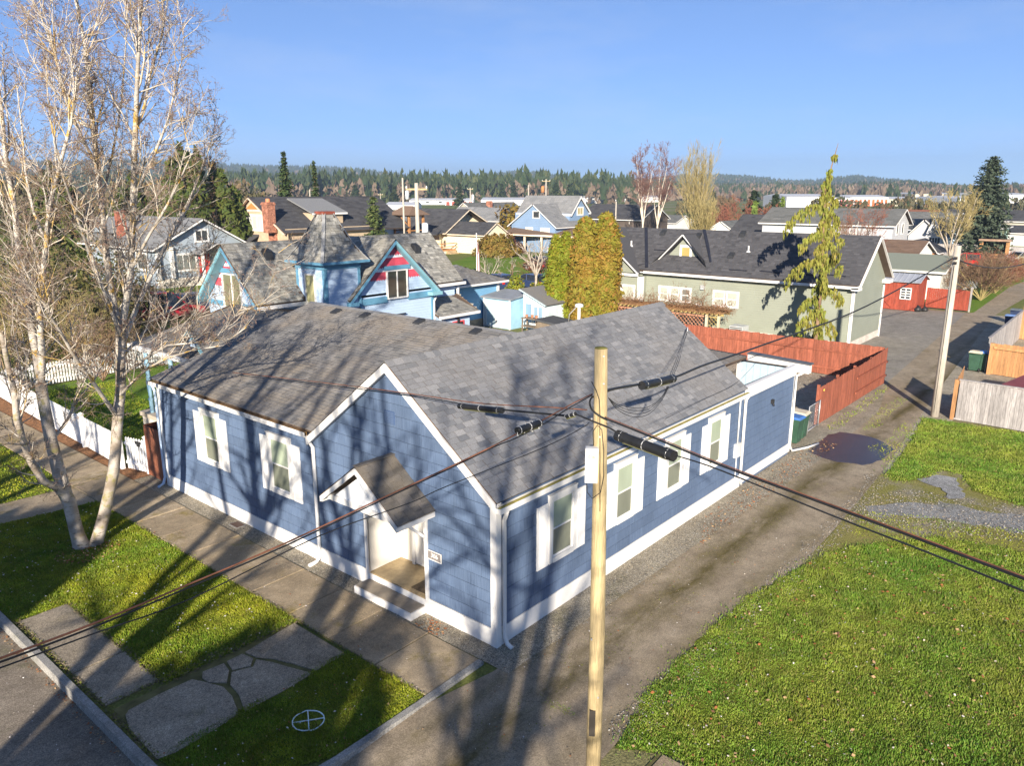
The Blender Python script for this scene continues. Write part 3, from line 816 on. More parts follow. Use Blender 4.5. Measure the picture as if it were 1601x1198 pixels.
def shake_mesh(mb, fr, bk):
    mb.face(fr); k = len(fr)
    for i in range(k):
        j = (i+1) % k; mb.face([fr[i], bk[i], bk[j], fr[j]])
for i, (s, fr, bk) in enumerate(sh):
    if i < 295:
        q = MB(); shake_mesh(q, fr, bk); q.build('siding_shingle', M_BLUE, bh)
    else: shake_mesh(rest, fr, bk)
tag(rest.build('siding_shingles', M_BLUE, bh), kind='stuff')

# white base boards, corner boards
mb = MB(); mb.box(-0.035, 0.0, 0.0, 2.10, 0.0, 0.40); mb.box(-0.035, 0.0, 4.07, YW, 0.0, 0.40); mb.box(-0.035, 0.02, 2.10, 4.07, 0.0, 0.34)
mb.box(-0.035, 11.9, -0.035, 0.0, 0.0, 0.42); mb.box(11.9, 16.12, -0.05, 0.0, 0.10, 0.42)
mb.build('baseboard', WHITE, bh)
for a, b in (((-0.045, 0.10, -0.045, 0.0), (-0.045, 0.0, -0.045, 0.11)),):
    q = MB(); q.box(-0.046, 0.11, -0.046, -0.002, 0.0, 3.3); q.box(-0.046, -0.002, -0.002, 0.12, 0.0, 3.3); q.build('corner_board', WHITE, bh)
MB().box(-0.045, 0.0, YW-0.09, YW+0.03, 0.0, 3.5).build('corner_board', WHITE, bh)
MB().box(11.86, 11.97, -0.05, 0.0, 0.3, 3.2).build('corner_board', WHITE, bh)

# roofs: decks, shingles, fascia, gutters
D = 0.02
yl = 6.15; zl = zmain(yl)
mb = MB()
n1 = Vector((0, -SL, 1)).normalized(); n2 = Vector((0, SL, 1)).normalized(); n3 = Vector((-SW, 0, 1)).normalized()
mb.slab([(-0.15, -0.13, zmain(-0.13)), (XE, -0.13, zmain(-0.13)), (XE, YR, ZR), (-0.15, YR, ZR)], n1, 0.09)
mb.slab([(-0.15, yl, zl), (-0.15, YR, ZR), (XE, YR, ZR), (XE, yl, zl)], n2, 0.09)
mb.slab([(-0.12, YW+0.22, ZW), (-0.12, yl-0.1, ZW), (XW, 3.4, ZWR), (XW, YW+0.22, ZWR)], n3, 0.08)
mb.slab([(XW, 3.4, ZWR), (9.2, 3.4, 3.6), (9.2, YW+0.22, 3.6), (XW, YW+0.22, ZWR)], Vector((0.57, 0, 1)).normalized(), 0.08)
mb.build('roof', M_DECK, bh)
LS = math.hypot(YR+0.13, ZR-zmain(-0.13))
mb = shingles((-0.16, -0.15, zmain(-0.15)+0.003), (1, 0, 0), (0, 1, SL), n1, XE+0.17, LS+0.02, seed=1)
shingles((XE, yl, zl+0.003), (-1, 0, 0), (0, -1, SL), n2, XE+0.16, math.hypot(yl-YR, ZR-zl), seed=2, mb=mb)
tag(mb.build('shingles', M_ROOF, bh), kind='stuff')
LW = math.hypot(XW+0.12, ZWR-ZW)
def wing_clip(a, b):
    y = YW+0.24-a; x = -0.14+b*math.cos(math.atan(SW)); z = ZW+SW*x
    return zmain(y) < z+0.06
mb = shingles((-0.14, YW+0.24, ZW+0.0), (0, -1, 0), (1, 0, SW), n3, YW+0.24-3.2, LW, seed=3, clip=wing_clip)
tag(mb.build('shingles', M_ROOF_L, bh), kind='stuff')
# ridge caps
mb = MB()
x = -0.17
while x < XE:
    mb.slab([(x, YR-0.14, ZR-SL*0.14+0.025), (x+0.25, YR-0.14, ZR-SL*0.14+0.018), (x+0.25, YR, ZR+0.02), (x, YR, ZR+0.03)], n1, 0.012)
    mb.slab([(x, YR, ZR+0.03), (x+0.25, YR, ZR+0.02), (x+0.25, YR+0.14, ZR-SL*0.14+0.018), (x, YR+0.14, ZR-SL*0.14+0.025)], n2, 0.012)
    x += 0.235
y = 3.5
while y < YW+0.2:
    mb.slab([(XW-0.15, y, ZWR-SW*0.15+0.028), (XW, y, ZWR+0.022), (XW, y+0.25, ZWR+0.016), (XW-0.15, y+0.25, ZWR-SW*0.15+0.02)], n3, 0.012)
    y += 0.235
tag(mb.build('ridge_caps', M_ROOF, bh), kind='stuff')
# rake boards on the street gable
for sg, ye in ((-1, -0.13), (1, yl)):
    q = MB(); a = Vector((-0.15, YR, ZR-0.03)); b = Vector((-0.15, ye, zmain(ye)-0.03)); dz = Vector((0, 0, -0.20)); o = Vector((-0.035, 0, 0))
    q.hexa([a+dz, b+dz, b+dz+o, a+dz+o, a, b, b+o, a+o]); q.build('bargeboard', WHITE, bh)
    q = MB(); q.hexa([(-0.15, YR, ZR-0.20), (-0.15, ye, zmain(ye)-0.20), (0.0, ye, zmain(ye)-0.20), (0.0, YR, ZR-0.20), (-0.15, YR, ZR-0.17), (-0.15, ye, zmain(ye)-0.17), (0.0, ye, zmain(ye)-0.17), (0.0, YR, ZR-0.17)])
    q.build('soffit', WHITE, bh)
# gutters: open troughs with moss in them
q = MB(); q.box(-0.16, XE+0.02, -0.26, -0.245, 3.13, 3.245); q.box(-0.16, XE+0.02, -0.245, -0.03, 3.13, 3.145); q.box(-0.16, XE+0.02, -0.03, 0.0, 3.13, 3.2); q.box(-0.16, -0.145, -0.245, -0.03, 3.145, 3.24)
q.build('gutter', WHITE, bh)
MB().box(-0.14, XE, -0.243, -0.14, 3.146, 3.232).build('gutter_moss', M_MOSS, bh)
q = MB(); q.box(-0.25, -0.235, yl-0.05, YW+0.25, 3.42, 3.545); q.box(-0.235, -0.02, yl-0.05, YW+0.25, 3.42, 3.435); q.build('gutter', WHITE, bh)
MB().box(-0.233, -0.13, yl, YW+0.22, 3.437, 3.53).build('gutter_debris', mat('gutter_debris', (0.28, 0.16, 0.06), 0.95, 0.5, 9), bh)
# downpipes
def pipe(pts, r=0.045, m=None): MB().tube(pts, r, 6).build('downpipe', m or WHITE, bh)
pipe([(0.12, -0.20, 3.14), (0.16, -0.13, 2.98), (0.165, -0.075, 2.85), (0.165, -0.075, 0.22), (0.16, -0.16, 0.06), (0.15, -0.30, 0.02)], 0.05)
pipe([(-0.14, 6.18, 3.43), (-0.12, 6.12, 3.28), (-0.075, 6.02, 3.15), (-0.075, 6.02, 0.15), (-0.20, 6.02, 0.05), (-0.42, 6.03, 0.03)], 0.05)
pipe([(-0.14, YW+0.15, 3.43), (-0.08, YW+0.09, 3.2), (-0.07, YW+0.07, 0.3), (-0.15, YW+0.07, 0.08), (-0.35, YW+0.0, 0.04)], 0.045, mat('blue_white_paint', (0.45, 0.58, 0.75), 0.5))
pipe([(11.78, -0.2, 3.14), (11.82, -0.1, 2.98), (11.82, -0.08, 2.85), (11.82, -0.08, 0.3), (11.9, -0.1, 0.1)], 0.045)
pipe([(16.05, -0.09, 3.0), (16.05, -0.09, 0.35), (16.2, -0.12, 0.12), (17.1, -0.35, 0.05), (17.9, -0.5, 0.04)], 0.045)

# double-hung windows with shutters
M_SHUT = mat('shutter_paint', (0.80, 0.79, 0.77), 0.55, 0.05, 2)
BLIND = glass_mat('green_blind_pane', (0.36, 0.42, 0.32), 0.12, 0.5)
BLIND2 = glass_mat('lower_blind_pane', (0.20, 0.215, 0.17), 0.12, 0.5)
def sash_window(face, pl, a0, a1, z0, z1, s0, s1, sz0, sz1):
    P = face_frame(face, pl); q = MB()
    cw = 0.13
    fbox(q, P, a0, a0+cw, z0, z1, 0.0, 0.075); fbox(q, P, a1-cw, a1, z0, z1, 0.0, 0.075)
    fbox(q, P, a0+cw, a1-cw, z1-0.14, z1, 0.0, 0.08); fbox(q, P, a0+cw, a1-cw, z0, z0+0.12, 0.0, 0.095)
    fbox(q, P, a0-0.01, a1+0.01, z1, z1+0.02, 0.0, 0.09)
    w = q.build('window', WHITE, bh)
    i0, i1, b0, b1 = a0+cw, a1-cw, z0+0.12, z1-0.14; zm = (b0+b1)/2
    for k, (l, h, d) in enumerate(((zm-0.02, b1, 0.045), (b0, zm+0.02, 0.034))):
        q = MB(); f = 0.035
        fbox(q, P, i0, i0+f, l, h, 0.0, d+0.008); fbox(q, P, i1-f, i1, l, h, 0.0, d+0.008)
        fbox(q, P, i0+f, i1-f, l, l+f, 0.0, d+0.008); fbox(q, P, i0+f, i1-f, h-f, h, 0.0, d+0.008)
        q.build('sash', WHITE, w)
        fbox(MB(), P, i0+f, i1-f, l+f, h-f, 0.0, d-0.004).build('pane', BLIND if k == 0 else BLIND2, w)
    for l, r in ((s0, a0-0.005), (a1+0.005, s1)):
        q = MB(); fbox(q, P, l, r, sz0, sz1, 0.0, 0.045)
        for g0, g1 in ((sz0+0.08, (sz0+sz1)/2-0.04), ((sz0+sz1)/2+0.04, sz1-0.08)):
            fbox(q, P, l+0.07, r-0.07, g0, g1, 0.045, 0.052)
        q.build('shutter', M_SHUT, bh)
for a0, a1, s0, s1 in ((1.70, 2.72, 1.30, 3.11), (4.33, 5.34, 3.97, 5.74), (6.86, 7.90, 6.50, 8.28), (9.38, 10.38, 9.02, 10.82)):
    sash_window('-y', 0.0, a0, a1, 1.26, 2.88, s0, s1, 1.24, 2.72)
for a0, a1, s0, s1 in ((10.60, 11.64, 10.24, 12.06), (7.05, 8.13, 6.69, 8.50)):
    sash_window('-x', 0.0, a0, a1, 1.45, 3.12, s0, s1, 1.42, 2.98)

# entrance recess, porch gable, step
M_PANEL = mat('cream_paint', (0.80, 0.77, 0.70), 0.55, 0.05, 2)
M_FLOOR = mat('tan_vinyl_floor', (0.34, 0.26, 0.15), 0.55, 0.25, 1.4, fine=0.15, fscale=8)
fl = 0.37
MB().box(-0.02, 1.02, 2.06, 4.11, fl-0.05, fl).build('porch_floor', M_FLOOR, bh)
MB().box(-0.02, 1.02, 4.08, 4.13, fl, 2.5).build('porch_side', M_PANEL, bh)
MB().box(-0.02, 1.02, 2.04, 2.09, fl, 2.5).build('porch_side', M_PANEL, bh)
MB().box(1.0, 1.05, 2.06, 4.11, fl, 2.5).build('porch_back', M_PANEL, bh)
q = MB(); q.box(0.0, 1.0, 2.09, 4.08, 2.46, 2.5); q.build('porch_ceiling', WHITE, bh)
dr = MB().box(0.965, 0.995, 2.55, 3.50, fl+0.03, 2.36).build('door', mat('door_paint', (0.83, 0.80, 0.74), 0.45, 0.04), bh)
q = MB(); q.box(0.955, 0.966, 2.72, 3.33, 1.75, 2.25); q.build('door_glass', PANE_MID, dr)
q = MB(); q.lathe([(0.0, -0.03), (0.032, -0.02), (0.032, 0.02), (0.0, 0.03)], 10, (0.93, 2.64, 1.38)); q.build('handle', mat('brass', (0.5, 0.38, 0.16), 0.3, metal=1.0), dr)
q = MB(); q.box(0.93, 1.0, 2.45, 2.55, fl, 2.42); q.box(0.93, 1.0, 3.50, 3.60, fl, 2.42); q.box(0.93, 1.0, 2.55, 3.50, 2.36, 2.44); q.build('door_frame', WHITE, bh)
MB().box(0.10, 0.9, 2.14, 2.75, fl, fl+0.012).build('door_mat', mat('brown_mat', (0.10, 0.075, 0.05), 0.95, 0.3, 20, bump=0.5), bh)
q = MB(); q.box(-0.06, 0.0, 4.08, 4.17, 0.34, 2.52); q.box(-0.06, 0.0, 2.0, 2.09, 0.34, 2.52); q.box(-0.06, 0.03, 2.0, 4.17, 2.5, 2.6); q.build('door_casing', WHITE, bh)
q = MB(); q.box(-0.50, -0.036, 2.12, 4.10, 0.0, 0.185); q.build('step', WHITE, bh)
MB().box(-0.47, -0.05, 2.15, 4.07, 0.186, 0.20).build('step_tread', mat('worn_tread', (0.28, 0.24, 0.19), 0.8, 0.2, 4), bh)
MB().box(-0.95, -0.56, 1.95, 4.2, 0.0, 0.012).build('landing', M_CONC_D, bh)
# little gabled hood over the door
PX, PZ, PY, PH, PE = -1.1, 3.62, 3.05, 1.30, 2.64
ps = (PZ-PE)/PH
q = MB()
na = Vector((0, -ps, 1)).normalized(); nb = Vector((0, ps, 1)).normalized()
q.slab([(PX, PY-PH, PE), (-0.01, PY-PH, PE), (-0.01, PY, PZ), (PX, PY, PZ)], na, 0.07)
q.slab([(PX, PY+PH, PE), (PX, PY, PZ), (-0.01, PY, PZ), (-0.01, PY+PH, PE)], nb, 0.07)
q.build('hood_roof', M_DECK, bh)
LP = math.hypot(PH, PZ-PE)
mb = shingles((PX-0.02, PY-PH-0.02, PE-0.01), (1, 0, 0), (0, 1, ps), na, -PX, LP+0.02, tab=(0.2, 0.5), th=0.008, seed=8)
shingles((-0.01, PY+PH+0.02, PE-0.01), (-1, 0, 0), (0, -1, ps), nb, -PX, LP+0.02, tab=(0.2, 0.5), th=0.008, seed=9, mb=mb)
mb.beam((PX, PY, PZ+0.012), (-0.01, PY, PZ+0.012), 0.14, 0.02)
tag(mb.build('hood_shingles', M_ROOF_P, bh), kind='stuff')
q = MB(); q.face([(PX+0.12, PY-PH+0.3, PE+0.0), (PX+0.12, PY, PZ-0.26), (PX+0.12, PY+PH-0.3, PE+0.0)]); q.build('hood_gable', mat('pale_gable', (0.76, 0.79, 0.82), 0.6, 0.05), bh)
q = MB()
for sg in (-1, 1):
    a = Vector((PX, PY, PZ-0.03)); b = Vector((PX, PY+sg*PH, PE-0.03)); dz = Vector((0, 0, -0.13)); o = Vector((-0.03, 0, 0))
    q.hexa([a+dz, b+dz, b+dz+o, a+dz+o, a, b, b+o, a+o])
    q.box(PX, 0.0, min(PY+sg*PH, PY+sg*(PH-0.04)), max(PY+sg*PH, PY+sg*(PH-0.04)), PE-0.16, PE-0.05)
q.box(PX+0.08, PX+0.16, PY-PH+0.15, PY+PH-0.15, PE-0.08, PE+0.06)
q.build('hood_trim', WHITE, bh)
for sg in (-1, 1):
    q = MB(); y = PY+sg*(PH-0.3)
    q.beam((-0.04, y, PE-0.75), (PX+0.3, y, PE-0.06), 0.06, 0.06); q.box(-0.07, -0.01, y-0.04, y+0.04, PE-0.85, PE-0.05); q.box(PX+0.1, -0.05, y-0.04, y+0.04, PE-0.1, PE-0.02)
    q.build('bracket', WHITE, bh)
# house number plaque
q = MB(); q.box(-0.05, -0.018, 1.57, 1.98, 1.44, 1.63); pl = q.build('number_plaque', mat('stone_plaque', (0.20, 0.18, 0.17), 0.6, 0.2, 30), bh)
q = MB(); q.box(-0.058, -0.05, 1.55, 2.0, 1.42, 1.44); q.box(-0.058, -0.05, 1.55, 2.0, 1.63, 1.65); q.box(-0.058, -0.05, 1.55, 1.57, 1.44, 1.63); q.box(-0.058, -0.05, 1.98, 2.0, 1.44, 1.63); q.build('plaque_rim', WHITE, pl)
def text_mesh(name, s, size, mat_, parent, M):
    cu = bpy.data.curves.new(name+'_c', 'FONT'); cu.body = s; cu.size = size; cu.extrude = 0.004; cu.align_x = 'CENTER'; cu.align_y = 'CENTER'
    to = bpy.data.objects.new(name+'_c', cu); COL.objects.link(to)
    dg = bpy.context.evaluated_depsgraph_get(); me = bpy.data.meshes.new_from_object(to.evaluated_get(dg))
    bpy.data.objects.remove(to); bpy.data.curves.remove(cu)
    me.transform(M); me.materials.clear(); me.materials.append(mat_)
    return link_mesh(name, me, parent)
# text plane facing -x: x_text -> -y, y_text -> z
M_negx = lambda p: Matrix(((0, 0, -1, p[0]), (-1, 0, 0, p[1]), (0, 1, 0, p[2]), (0, 0, 0, 1)))
M_negy = lambda p: Matrix(((1, 0, 0, p[0]), (0, 0, -1, p[1]), (0, 1, 0, p[2]), (0, 0, 0, 1)))
text_mesh('numerals', '306', 0.15, WHITE, pl, M_negx((-0.052, 1.775, 1.535)))
# louvred gable vent
q = MB(); vt = MB().box(-0.03, -0.005, 2.95, 3.30, 4.32, 4.62).build('gable_vent', mat('vent_blue', (0.06, 0.10, 0.20), 0.6), bh)
q = MB()
for i in range(6): q.hexa([(-0.04, 2.97, 4.34+i*0.045), (-0.04, 3.28, 4.34+i*0.045), (-0.02, 3.28, 4.36+i*0.045), (-0.02, 2.97, 4.36+i*0.045), (-0.045, 2.97, 4.345+i*0.045), (-0.045, 3.28, 4.345+i*0.045), (-0.025, 3.28, 4.365+i*0.045), (-0.025, 2.97, 4.365+i*0.045)])
q.build('louvres', M_BLUE, vt)
# roof vents on the wing, plumbing vents behind the ridge
for u, v in ((525, 490), (570, 496), (655, 506), (743, 522)):
    z = None
    r = ray(u, v); t = (ZW+SW*CAM.x-CAM.z)/(r.z-SW*r.x); p = CAM+r*t
    q = MB(); s = 0.17; q.hexa([(p.x-s, p.y-s, p.z-SW*s), (p.x+s, p.y-s, p.z+SW*s), (p.x+s, p.y+s, p.z+SW*s), (p.x-s, p.y+s, p.z-SW*s), (p.x-s*0.8, p.y-s*0.8, p.z+0.06), (p.x+s*0.8, p.y-s*0.8, p.z+0.16), (p.x+s*0.8, p.y+s*0.8, p.z+0.16), (p.x-s*0.8, p.y+s*0.8, p.z+0.06)])
    q.build('roof_vent', mat('vent_black', (0.03, 0.032, 0.036), 0.6), bh)
# rear enclosure: parapet wall with pale inner face, flat white beam, low roof behind
XS = 16.08
q = MB(); q.box(11.92, XS, -0.02, 0.10, 0.0, 3.20); q.build('enclosure_wall', M_BLUE, bh); yp = GX(1157, 580, XS).y; q = MB(); q.box(XS-0.1, XS, 0.10, yp, 0.0, 3.22); q.build('enclosure_wall', M_BLUE, bh)
q = MB()
n_ = int((yp-.12)/.27)
for i in range(n_):
    y = 0.12+i*0.27; q.box(XS-0.115, XS-0.10, y, y+0.26, 0.0, 3.22)
tag(q.build('inner_boards', M_BLUE_IN, bh), kind='stuff')
q = MB(); q.box(11.9, XS+0.04, -0.055, 0.02, 2.97, 3.32); q.box(11.9, XS+0.04, -0.057, 0.09, 3.321, 3.345); q.box(XS-0.03, XS+0.05, -0.06, 0.04, 0.1, 3.3); q.box(11.9, 12.0, -0.055, -0.02, 0.4, 3.0); q.build('enclosure_trim', WHITE, bh)
q = MB(); q.box(XS-0.14, XS+0.02, 0.1, yp, 3.221, 3.26); q.build('enclosure_cap', DARK, bh)
q = MB(); q.box(XS-0.18, XS-0.06, yp-.06, yp+.06, 0, 3.3); q.build('corner_post', WHITE, bh)
# porch light on the enclosure
q = MB(); q.box(14.0, 14.12, -0.12, -0.035, 2.36, 2.5); q.tube([(14.06, -0.1, 2.38), (14.06, -0.14, 2.28)], 0.03, 6); q.build('wall_lamp', DARK, bh)
# electric meter
q = MB(); q.box(11.3, 11.62, -0.12, -0.02, 1.15, 1.6); q.tube([(11.46, -0.06, 1.6), (11.46, -0.06, 3.1)], 0.025, 6); q.tube([(11.46, -0.06, 1.15), (11.46, -0.06, 0.1)], 0.02, 6); q.build('meter_box', mat('meter_grey', (0.62, 0.63, 0.62), 0.5), bh)
# low rear roof, and the white boxed beam that ends it
a = GX(1172, 553, 16.4); b = GX(1268, 571, 16.4); e2 = GX(1100, 540, 16.4)
q = MB(); q.hexa([(16.25, a.y, a.z-0.42), (16.25, b.y, b.z-0.30), (16.5, b.y, b.z-0.30), (16.5, a.y, a.z-0.42), (16.25, a.y, a.z), (16.25, b.y, b.z), (16.5, b.y, b.z), (16.5, a.y, a.z)]); q.build('boxed_beam', WHITE, bh)
q = MB(); q.hexa([(16.22, a.y+.03, a.z+.002), (16.22, b.y-.03, b.z+.002), (16.6, b.y-.03, b.z+.002), (16.6, a.y+.03, a.z+.002), (16.22, a.y+.03, a.z+.05), (16.22, b.y-.03, b.z+.05), (16.6, b.y-.03, b.z+.05), (16.6, a.y+.03, a.z+.05)]); q.build('beam_cap', mat('cap_metal', (.10, .105, .115), .5), bh)
k = (e2.z-a.z)/(e2.y-a.y); nr = V(0, -k, 1)
q = MB(); y0_ = yp-.25; z0_ = a.z-.03+k*(y0_-a.y); q.slab([(11.75, y0_, z0_), (15.95, y0_, z0_), (15.95, e2.y+.6, e2.z+k*.6-.03), (11.75, e2.y+.6, e2.z+k*.6-.03)], nr, .1); q.build('rear_roof', M_DECK, bh)
mb = shingles((11.75, y0_, z0_+.002), (1, 0, 0), (0, 1, k), nr, 4.2, e2.y+.6-y0_, seed=12); tag(mb.build('rear_shingles', M_ROOF_L, bh), kind='stuff')
q = MB(); q.beam((15.97, y0_, z0_-.05), (15.97, e2.y+.6, e2.z+k*.6-.08), .06, .16); q.build('rear_fascia', DARK, bh)
p = GY(905, 503, 3.1); q = MB(); q.tube([p+V(0, 0, -.3), p+V(0, 0, .42)], .045, 8); q.lathe([(.02, 0), (.13, .03), (.12, .1), (.02, .13)], 10, p+V(0, 0, .4)); q.build('roof_flue', WHITE, bh)
q = MB(); q.tube([p+V(-.02, .05, .45), p+V(-.12, .25, .2), p+V(-.1, .3, -.1)], .015, 5); q.build('flue_stay', M_KERB, bh)
q = MB(); q.beam((16.4, b.y+.2, b.z-.3), (16.15, .25, 2.75), .06, .06); q.build('rear_brace', WHITE, bh)
# ================================================================ fences
def boards(parent, a, b, h0, h1, w, m, z=0.03, th=0.022, gap=0.004, jit=0.02, top='flat', name='board', seed=1, cap=300):
    """single boards side by side along a-b; heights run from h0 to h1; meshes are shared between boards of one size"""
    rnd = random.Random(seed); a = Vector((a[0], a[1], 0)); b = Vector((b[0], b[1], 0))
    d = b-a; L = d.length; n = max(1, int(round(L/w))); w = L/n
    ang = math.atan2(d.y, d.x); me = {}
    for i in range(n):
        h = round(h0+(h1-h0)*(i+0.5)/n+rnd.uniform(-jit, jit), 2)
        if h not in me:
            q = MB(); x = w/2-gap; t = th/2
            if top == 'dog':
                k = min(0.03, x*0.6)
                q.slab([(-x, -t, 0), (x, -t, 0), (x, -t, h-k), (x-k, -t, h), (-x+k, -t, h), (-x, -t, h-k)], (0, -1, 0), th)
            elif top == 'point':
                q.slab([(-x, -t, 0), (x, -t, 0), (x, -t, h-0.05), (0, -t, h), (-x, -t, h-0.05)], (0, -1, 0), th)
            else: q.box(-x, x, -t, t, 0, h)
            me[h] = q.mesh(name, m)
        p = a+d*((i+0.5)/n)
        link_mesh(name, me[h], parent, (p.x, p.y, z+rnd.uniform(-0.004, 0.004)), ang)
def rail(parent, a, b, z, m, w=0.04, h=0.09, off=0.03, name='rail'):
    a = Vector((a[0], a[1], z)); b = Vector((b[0], b[1], z)); d = (b-a).normalized(); o = Vector((-d.y, d.x, 0))*off
    MB().beam(a+o, b+o, w, h).build(name, m, parent)
def posts(parent, pts, h, m, s=0.1, cap=None, name='post'):
    for p in pts:
        q = MB(); q.box(-s/2, s/2, -s/2, s/2, 0, h)
        if cap: q.box(-s*0.7, s*0.7, -s*0.7, s*0.7, h, h+0.03); q.hexa([(-s*.6, -s*.6, h+.03), (s*.6, -s*.6, h+.03), (s*.6, s*.6, h+.03), (-s*.6, s*.6, h+.03)]+[(-.01, -.01, h+.09), (.01, -.01, h+.09), (.01, .01, h+.09), (-.01, .01, h+.09)])
        q.build(name, m, parent, (p[0], p[1], 0))
M_RED = mat('red_stain', (0.27, 0.085, 0.05), 0.75, 0.22, 2.0, orand=0.14, stretch=(3, 3, 0.6), bump=0.2, bscale=18, fine=0.15, fscale=9)
M_REDSHED = mat('barn_red', (0.27, 0.055, 0.032), 0.75, 0.2, 2.0, orand=0.1, stretch=(3, 3, 0.6), fine=0.15, fscale=9)
M_GREYW = mat('weathered_wood', (0.33, 0.31, 0.30), 0.85, 0.22, 1.2, orand=0.18, stretch=(4, 4, 0.5), bump=0.35, bscale=16, fine=0.25, fscale=8)
M_CEDAR = mat('new_cedar', (0.42, 0.22, 0.095), 0.75, 0.2, 1.5, orand=0.15, stretch=(4, 4, 0.5), fine=0.15, fscale=8)
M_BROWN = mat('brown_gate', (0.27, 0.10, 0.055), 0.75, 0.35, 2.0, orand=0.1, stretch=(3, 3, 0.5), fine=0.2, fscale=9)

f = thing('red_fence', 'tall red stained board fence beside the lane, closing the gravel yard', 'fence', (0, 0, 0), group=None)
boards(f, (20.35, 0.40), (24.9, 0.36), 1.58, 1.66, 0.14, M_RED, seed=1)
boards(f, (24.9, 0.36), (29.6, 0.33), 1.60, 1.80, 0.14, M_RED, seed=2)
for z in (0.45, 1.15):
    rail(f, (24.9, 0.33), (29.6, 0.30), z, M_RED, 0.05, 0.10, -0.03)
    rail(f, (20.35, 0.47), (29.6, 0.40), z, M_RED, 0.05, 0.10, 0.0)
posts(f, [(20.3, 0.46), (22.6, 0.46), (24.9, 0.45), (27.3, 0.43), (29.62, 0.4)], 1.72, M_RED, 0.1)
q = MB(); q.lathe([(0.0, 0), (0.05, 0.01), (0.05, 0.03), (0, 0.03)], 10); o = q.build('hinge_plate', mat('yellow_tag', (0.75, 0.55, 0.10), 0.6), f, (20.62, 0.36, 1.45)); o.rotation_euler = (R(90), 0, 0)
f = thing('red_fence', 'red stained board fence across the back of the gravel yard, before the grey-green house', 'fence')
boards(f, (29.6, 0.45), (29.75, 6.5), 1.80, 1.72, 0.14, M_RED, seed=3)
boards(f, (29.75, 6.5), (29.5, 16.5), 1.74, 1.74, 0.14, M_RED, seed=4)
for z in (0.4, 1.3): rail(f, (29.64, 0.5), (29.72, 16.4), z, M_RED, 0.05, 0.09, 0.03)
# mesh gate and bins by the shed
f = thing('wire_gate', 'low wire mesh gate between the bins and the red fence', 'gate', (0, 0, 0))
q = MB(); a = V(18.95, 0.30, 0); b = V(20.25, 0.33, 0)
for p in (a, b): q.tube([p, p+V(0, 0, 1.12)], 0.022, 6)
for z in (0.1, 1.1): q.tube([a+V(0, 0, z), b+V(0, 0, z)], 0.018, 6)
q.build('gate_frame', mat('galvanised', (0.52, 0.53, 0.54), 0.4, 0.1, 8, metal=0.6), f)
q = MB()
for i in range(1, 14): p = a.lerp(b, i/14); q.tube([p+V(0, 0, 0.1), p+V(0, 0, 1.1)], 0.004, 3, cap=False)
for i in range(1, 11): z = 0.1+i/11; q.tube([a+V(0, 0, z), b+V(0, 0, z)], 0.004, 3, cap=False)
tag(q.build('mesh_wires', _mats['galvanised'], f), kind='stuff')
M_BINGREEN = mat('bin_green', (0.035, 0.085, 0.055), 0.5, 0.15, 4)
def wheelie_bin(loc, rz, label, lid, body=None, cat='bin', group=None, s=1.0):
    t = thing('wheelie_bin', label, cat, loc, rz, group)
    q = MB(); a, b, c, d = 0.22*s, 0.25*s, 0.29*s, 0.31*s; h = 1.0*s
    q.hexa([(-a, -b, 0.06), (a, -b, 0.06), (a, b, 0.06), (-a, b, 0.06), (-c, -d, h), (c, -d, h), (c, d, h), (-c, d, h)])
    q.box(-c-0.02, c+0.02, -d-0.02, d+0.02, h-0.07, h-0.02); q.box(-a*0.6, a*0.6, -b-0.035, -b, 0.25, h*0.75)
    q.build('body', body or M_BINGREEN, t)
    q = MB(); q.hexa([(-c-0.03, -d-0.05, h), (c+0.03, -d-0.05, h), (c+0.03, d+0.03, h), (-c-0.03, d+0.03, h), (-c*0.9, -d*0.9, h+0.07), (c*0.9, -d*0.9, h+0.07), (c*0.9, d*0.8, h+0.1), (-c*0.9, d*0.8, h+0.1)])
    q.build('lid', lid, t)
    q = MB(); q.tube([(-c*0.8, d+0.06, h-0.04), (c*0.8, d+0.06, h-0.04)], 0.018, 6); q.box(-c*0.8, -c*0.7, d, d+0.06, h-0.06, h-0.02); q.box(c*0.7, c*0.8, d, d+0.06, h-0.06, h-0.02); q.build('handle', body or M_BINGREEN, t)
    for sx in (-1, 1):
        w = MB(); w.tube([(sx*0.24, 0.24, 0.1), (sx*0.29, 0.24, 0.1)], 0.1, 12); w.build('wheel', DARK, t)
    return t
M_LIDB = mat('lid_blue', (0.06, 0.16, 0.42), 0.45, 0.1); M_LIDW = mat('lid_tan', (0.56, 0.48, 0.36), 0.6, 0.1); M_LIDG = mat('lid_grey', (0.10, 0.12, 0.14), 0.5)
wheelie_bin((17.5, 0.36, 0), 0.0, 'green wheelie bin with a blue lid beside the blue shed corner', M_LIDB)
wheelie_bin((18.25, 0.42, 0), 0.05, 'green wheelie bin with a tan lid between the blue-lidded bin and the wire gate', M_LIDW)

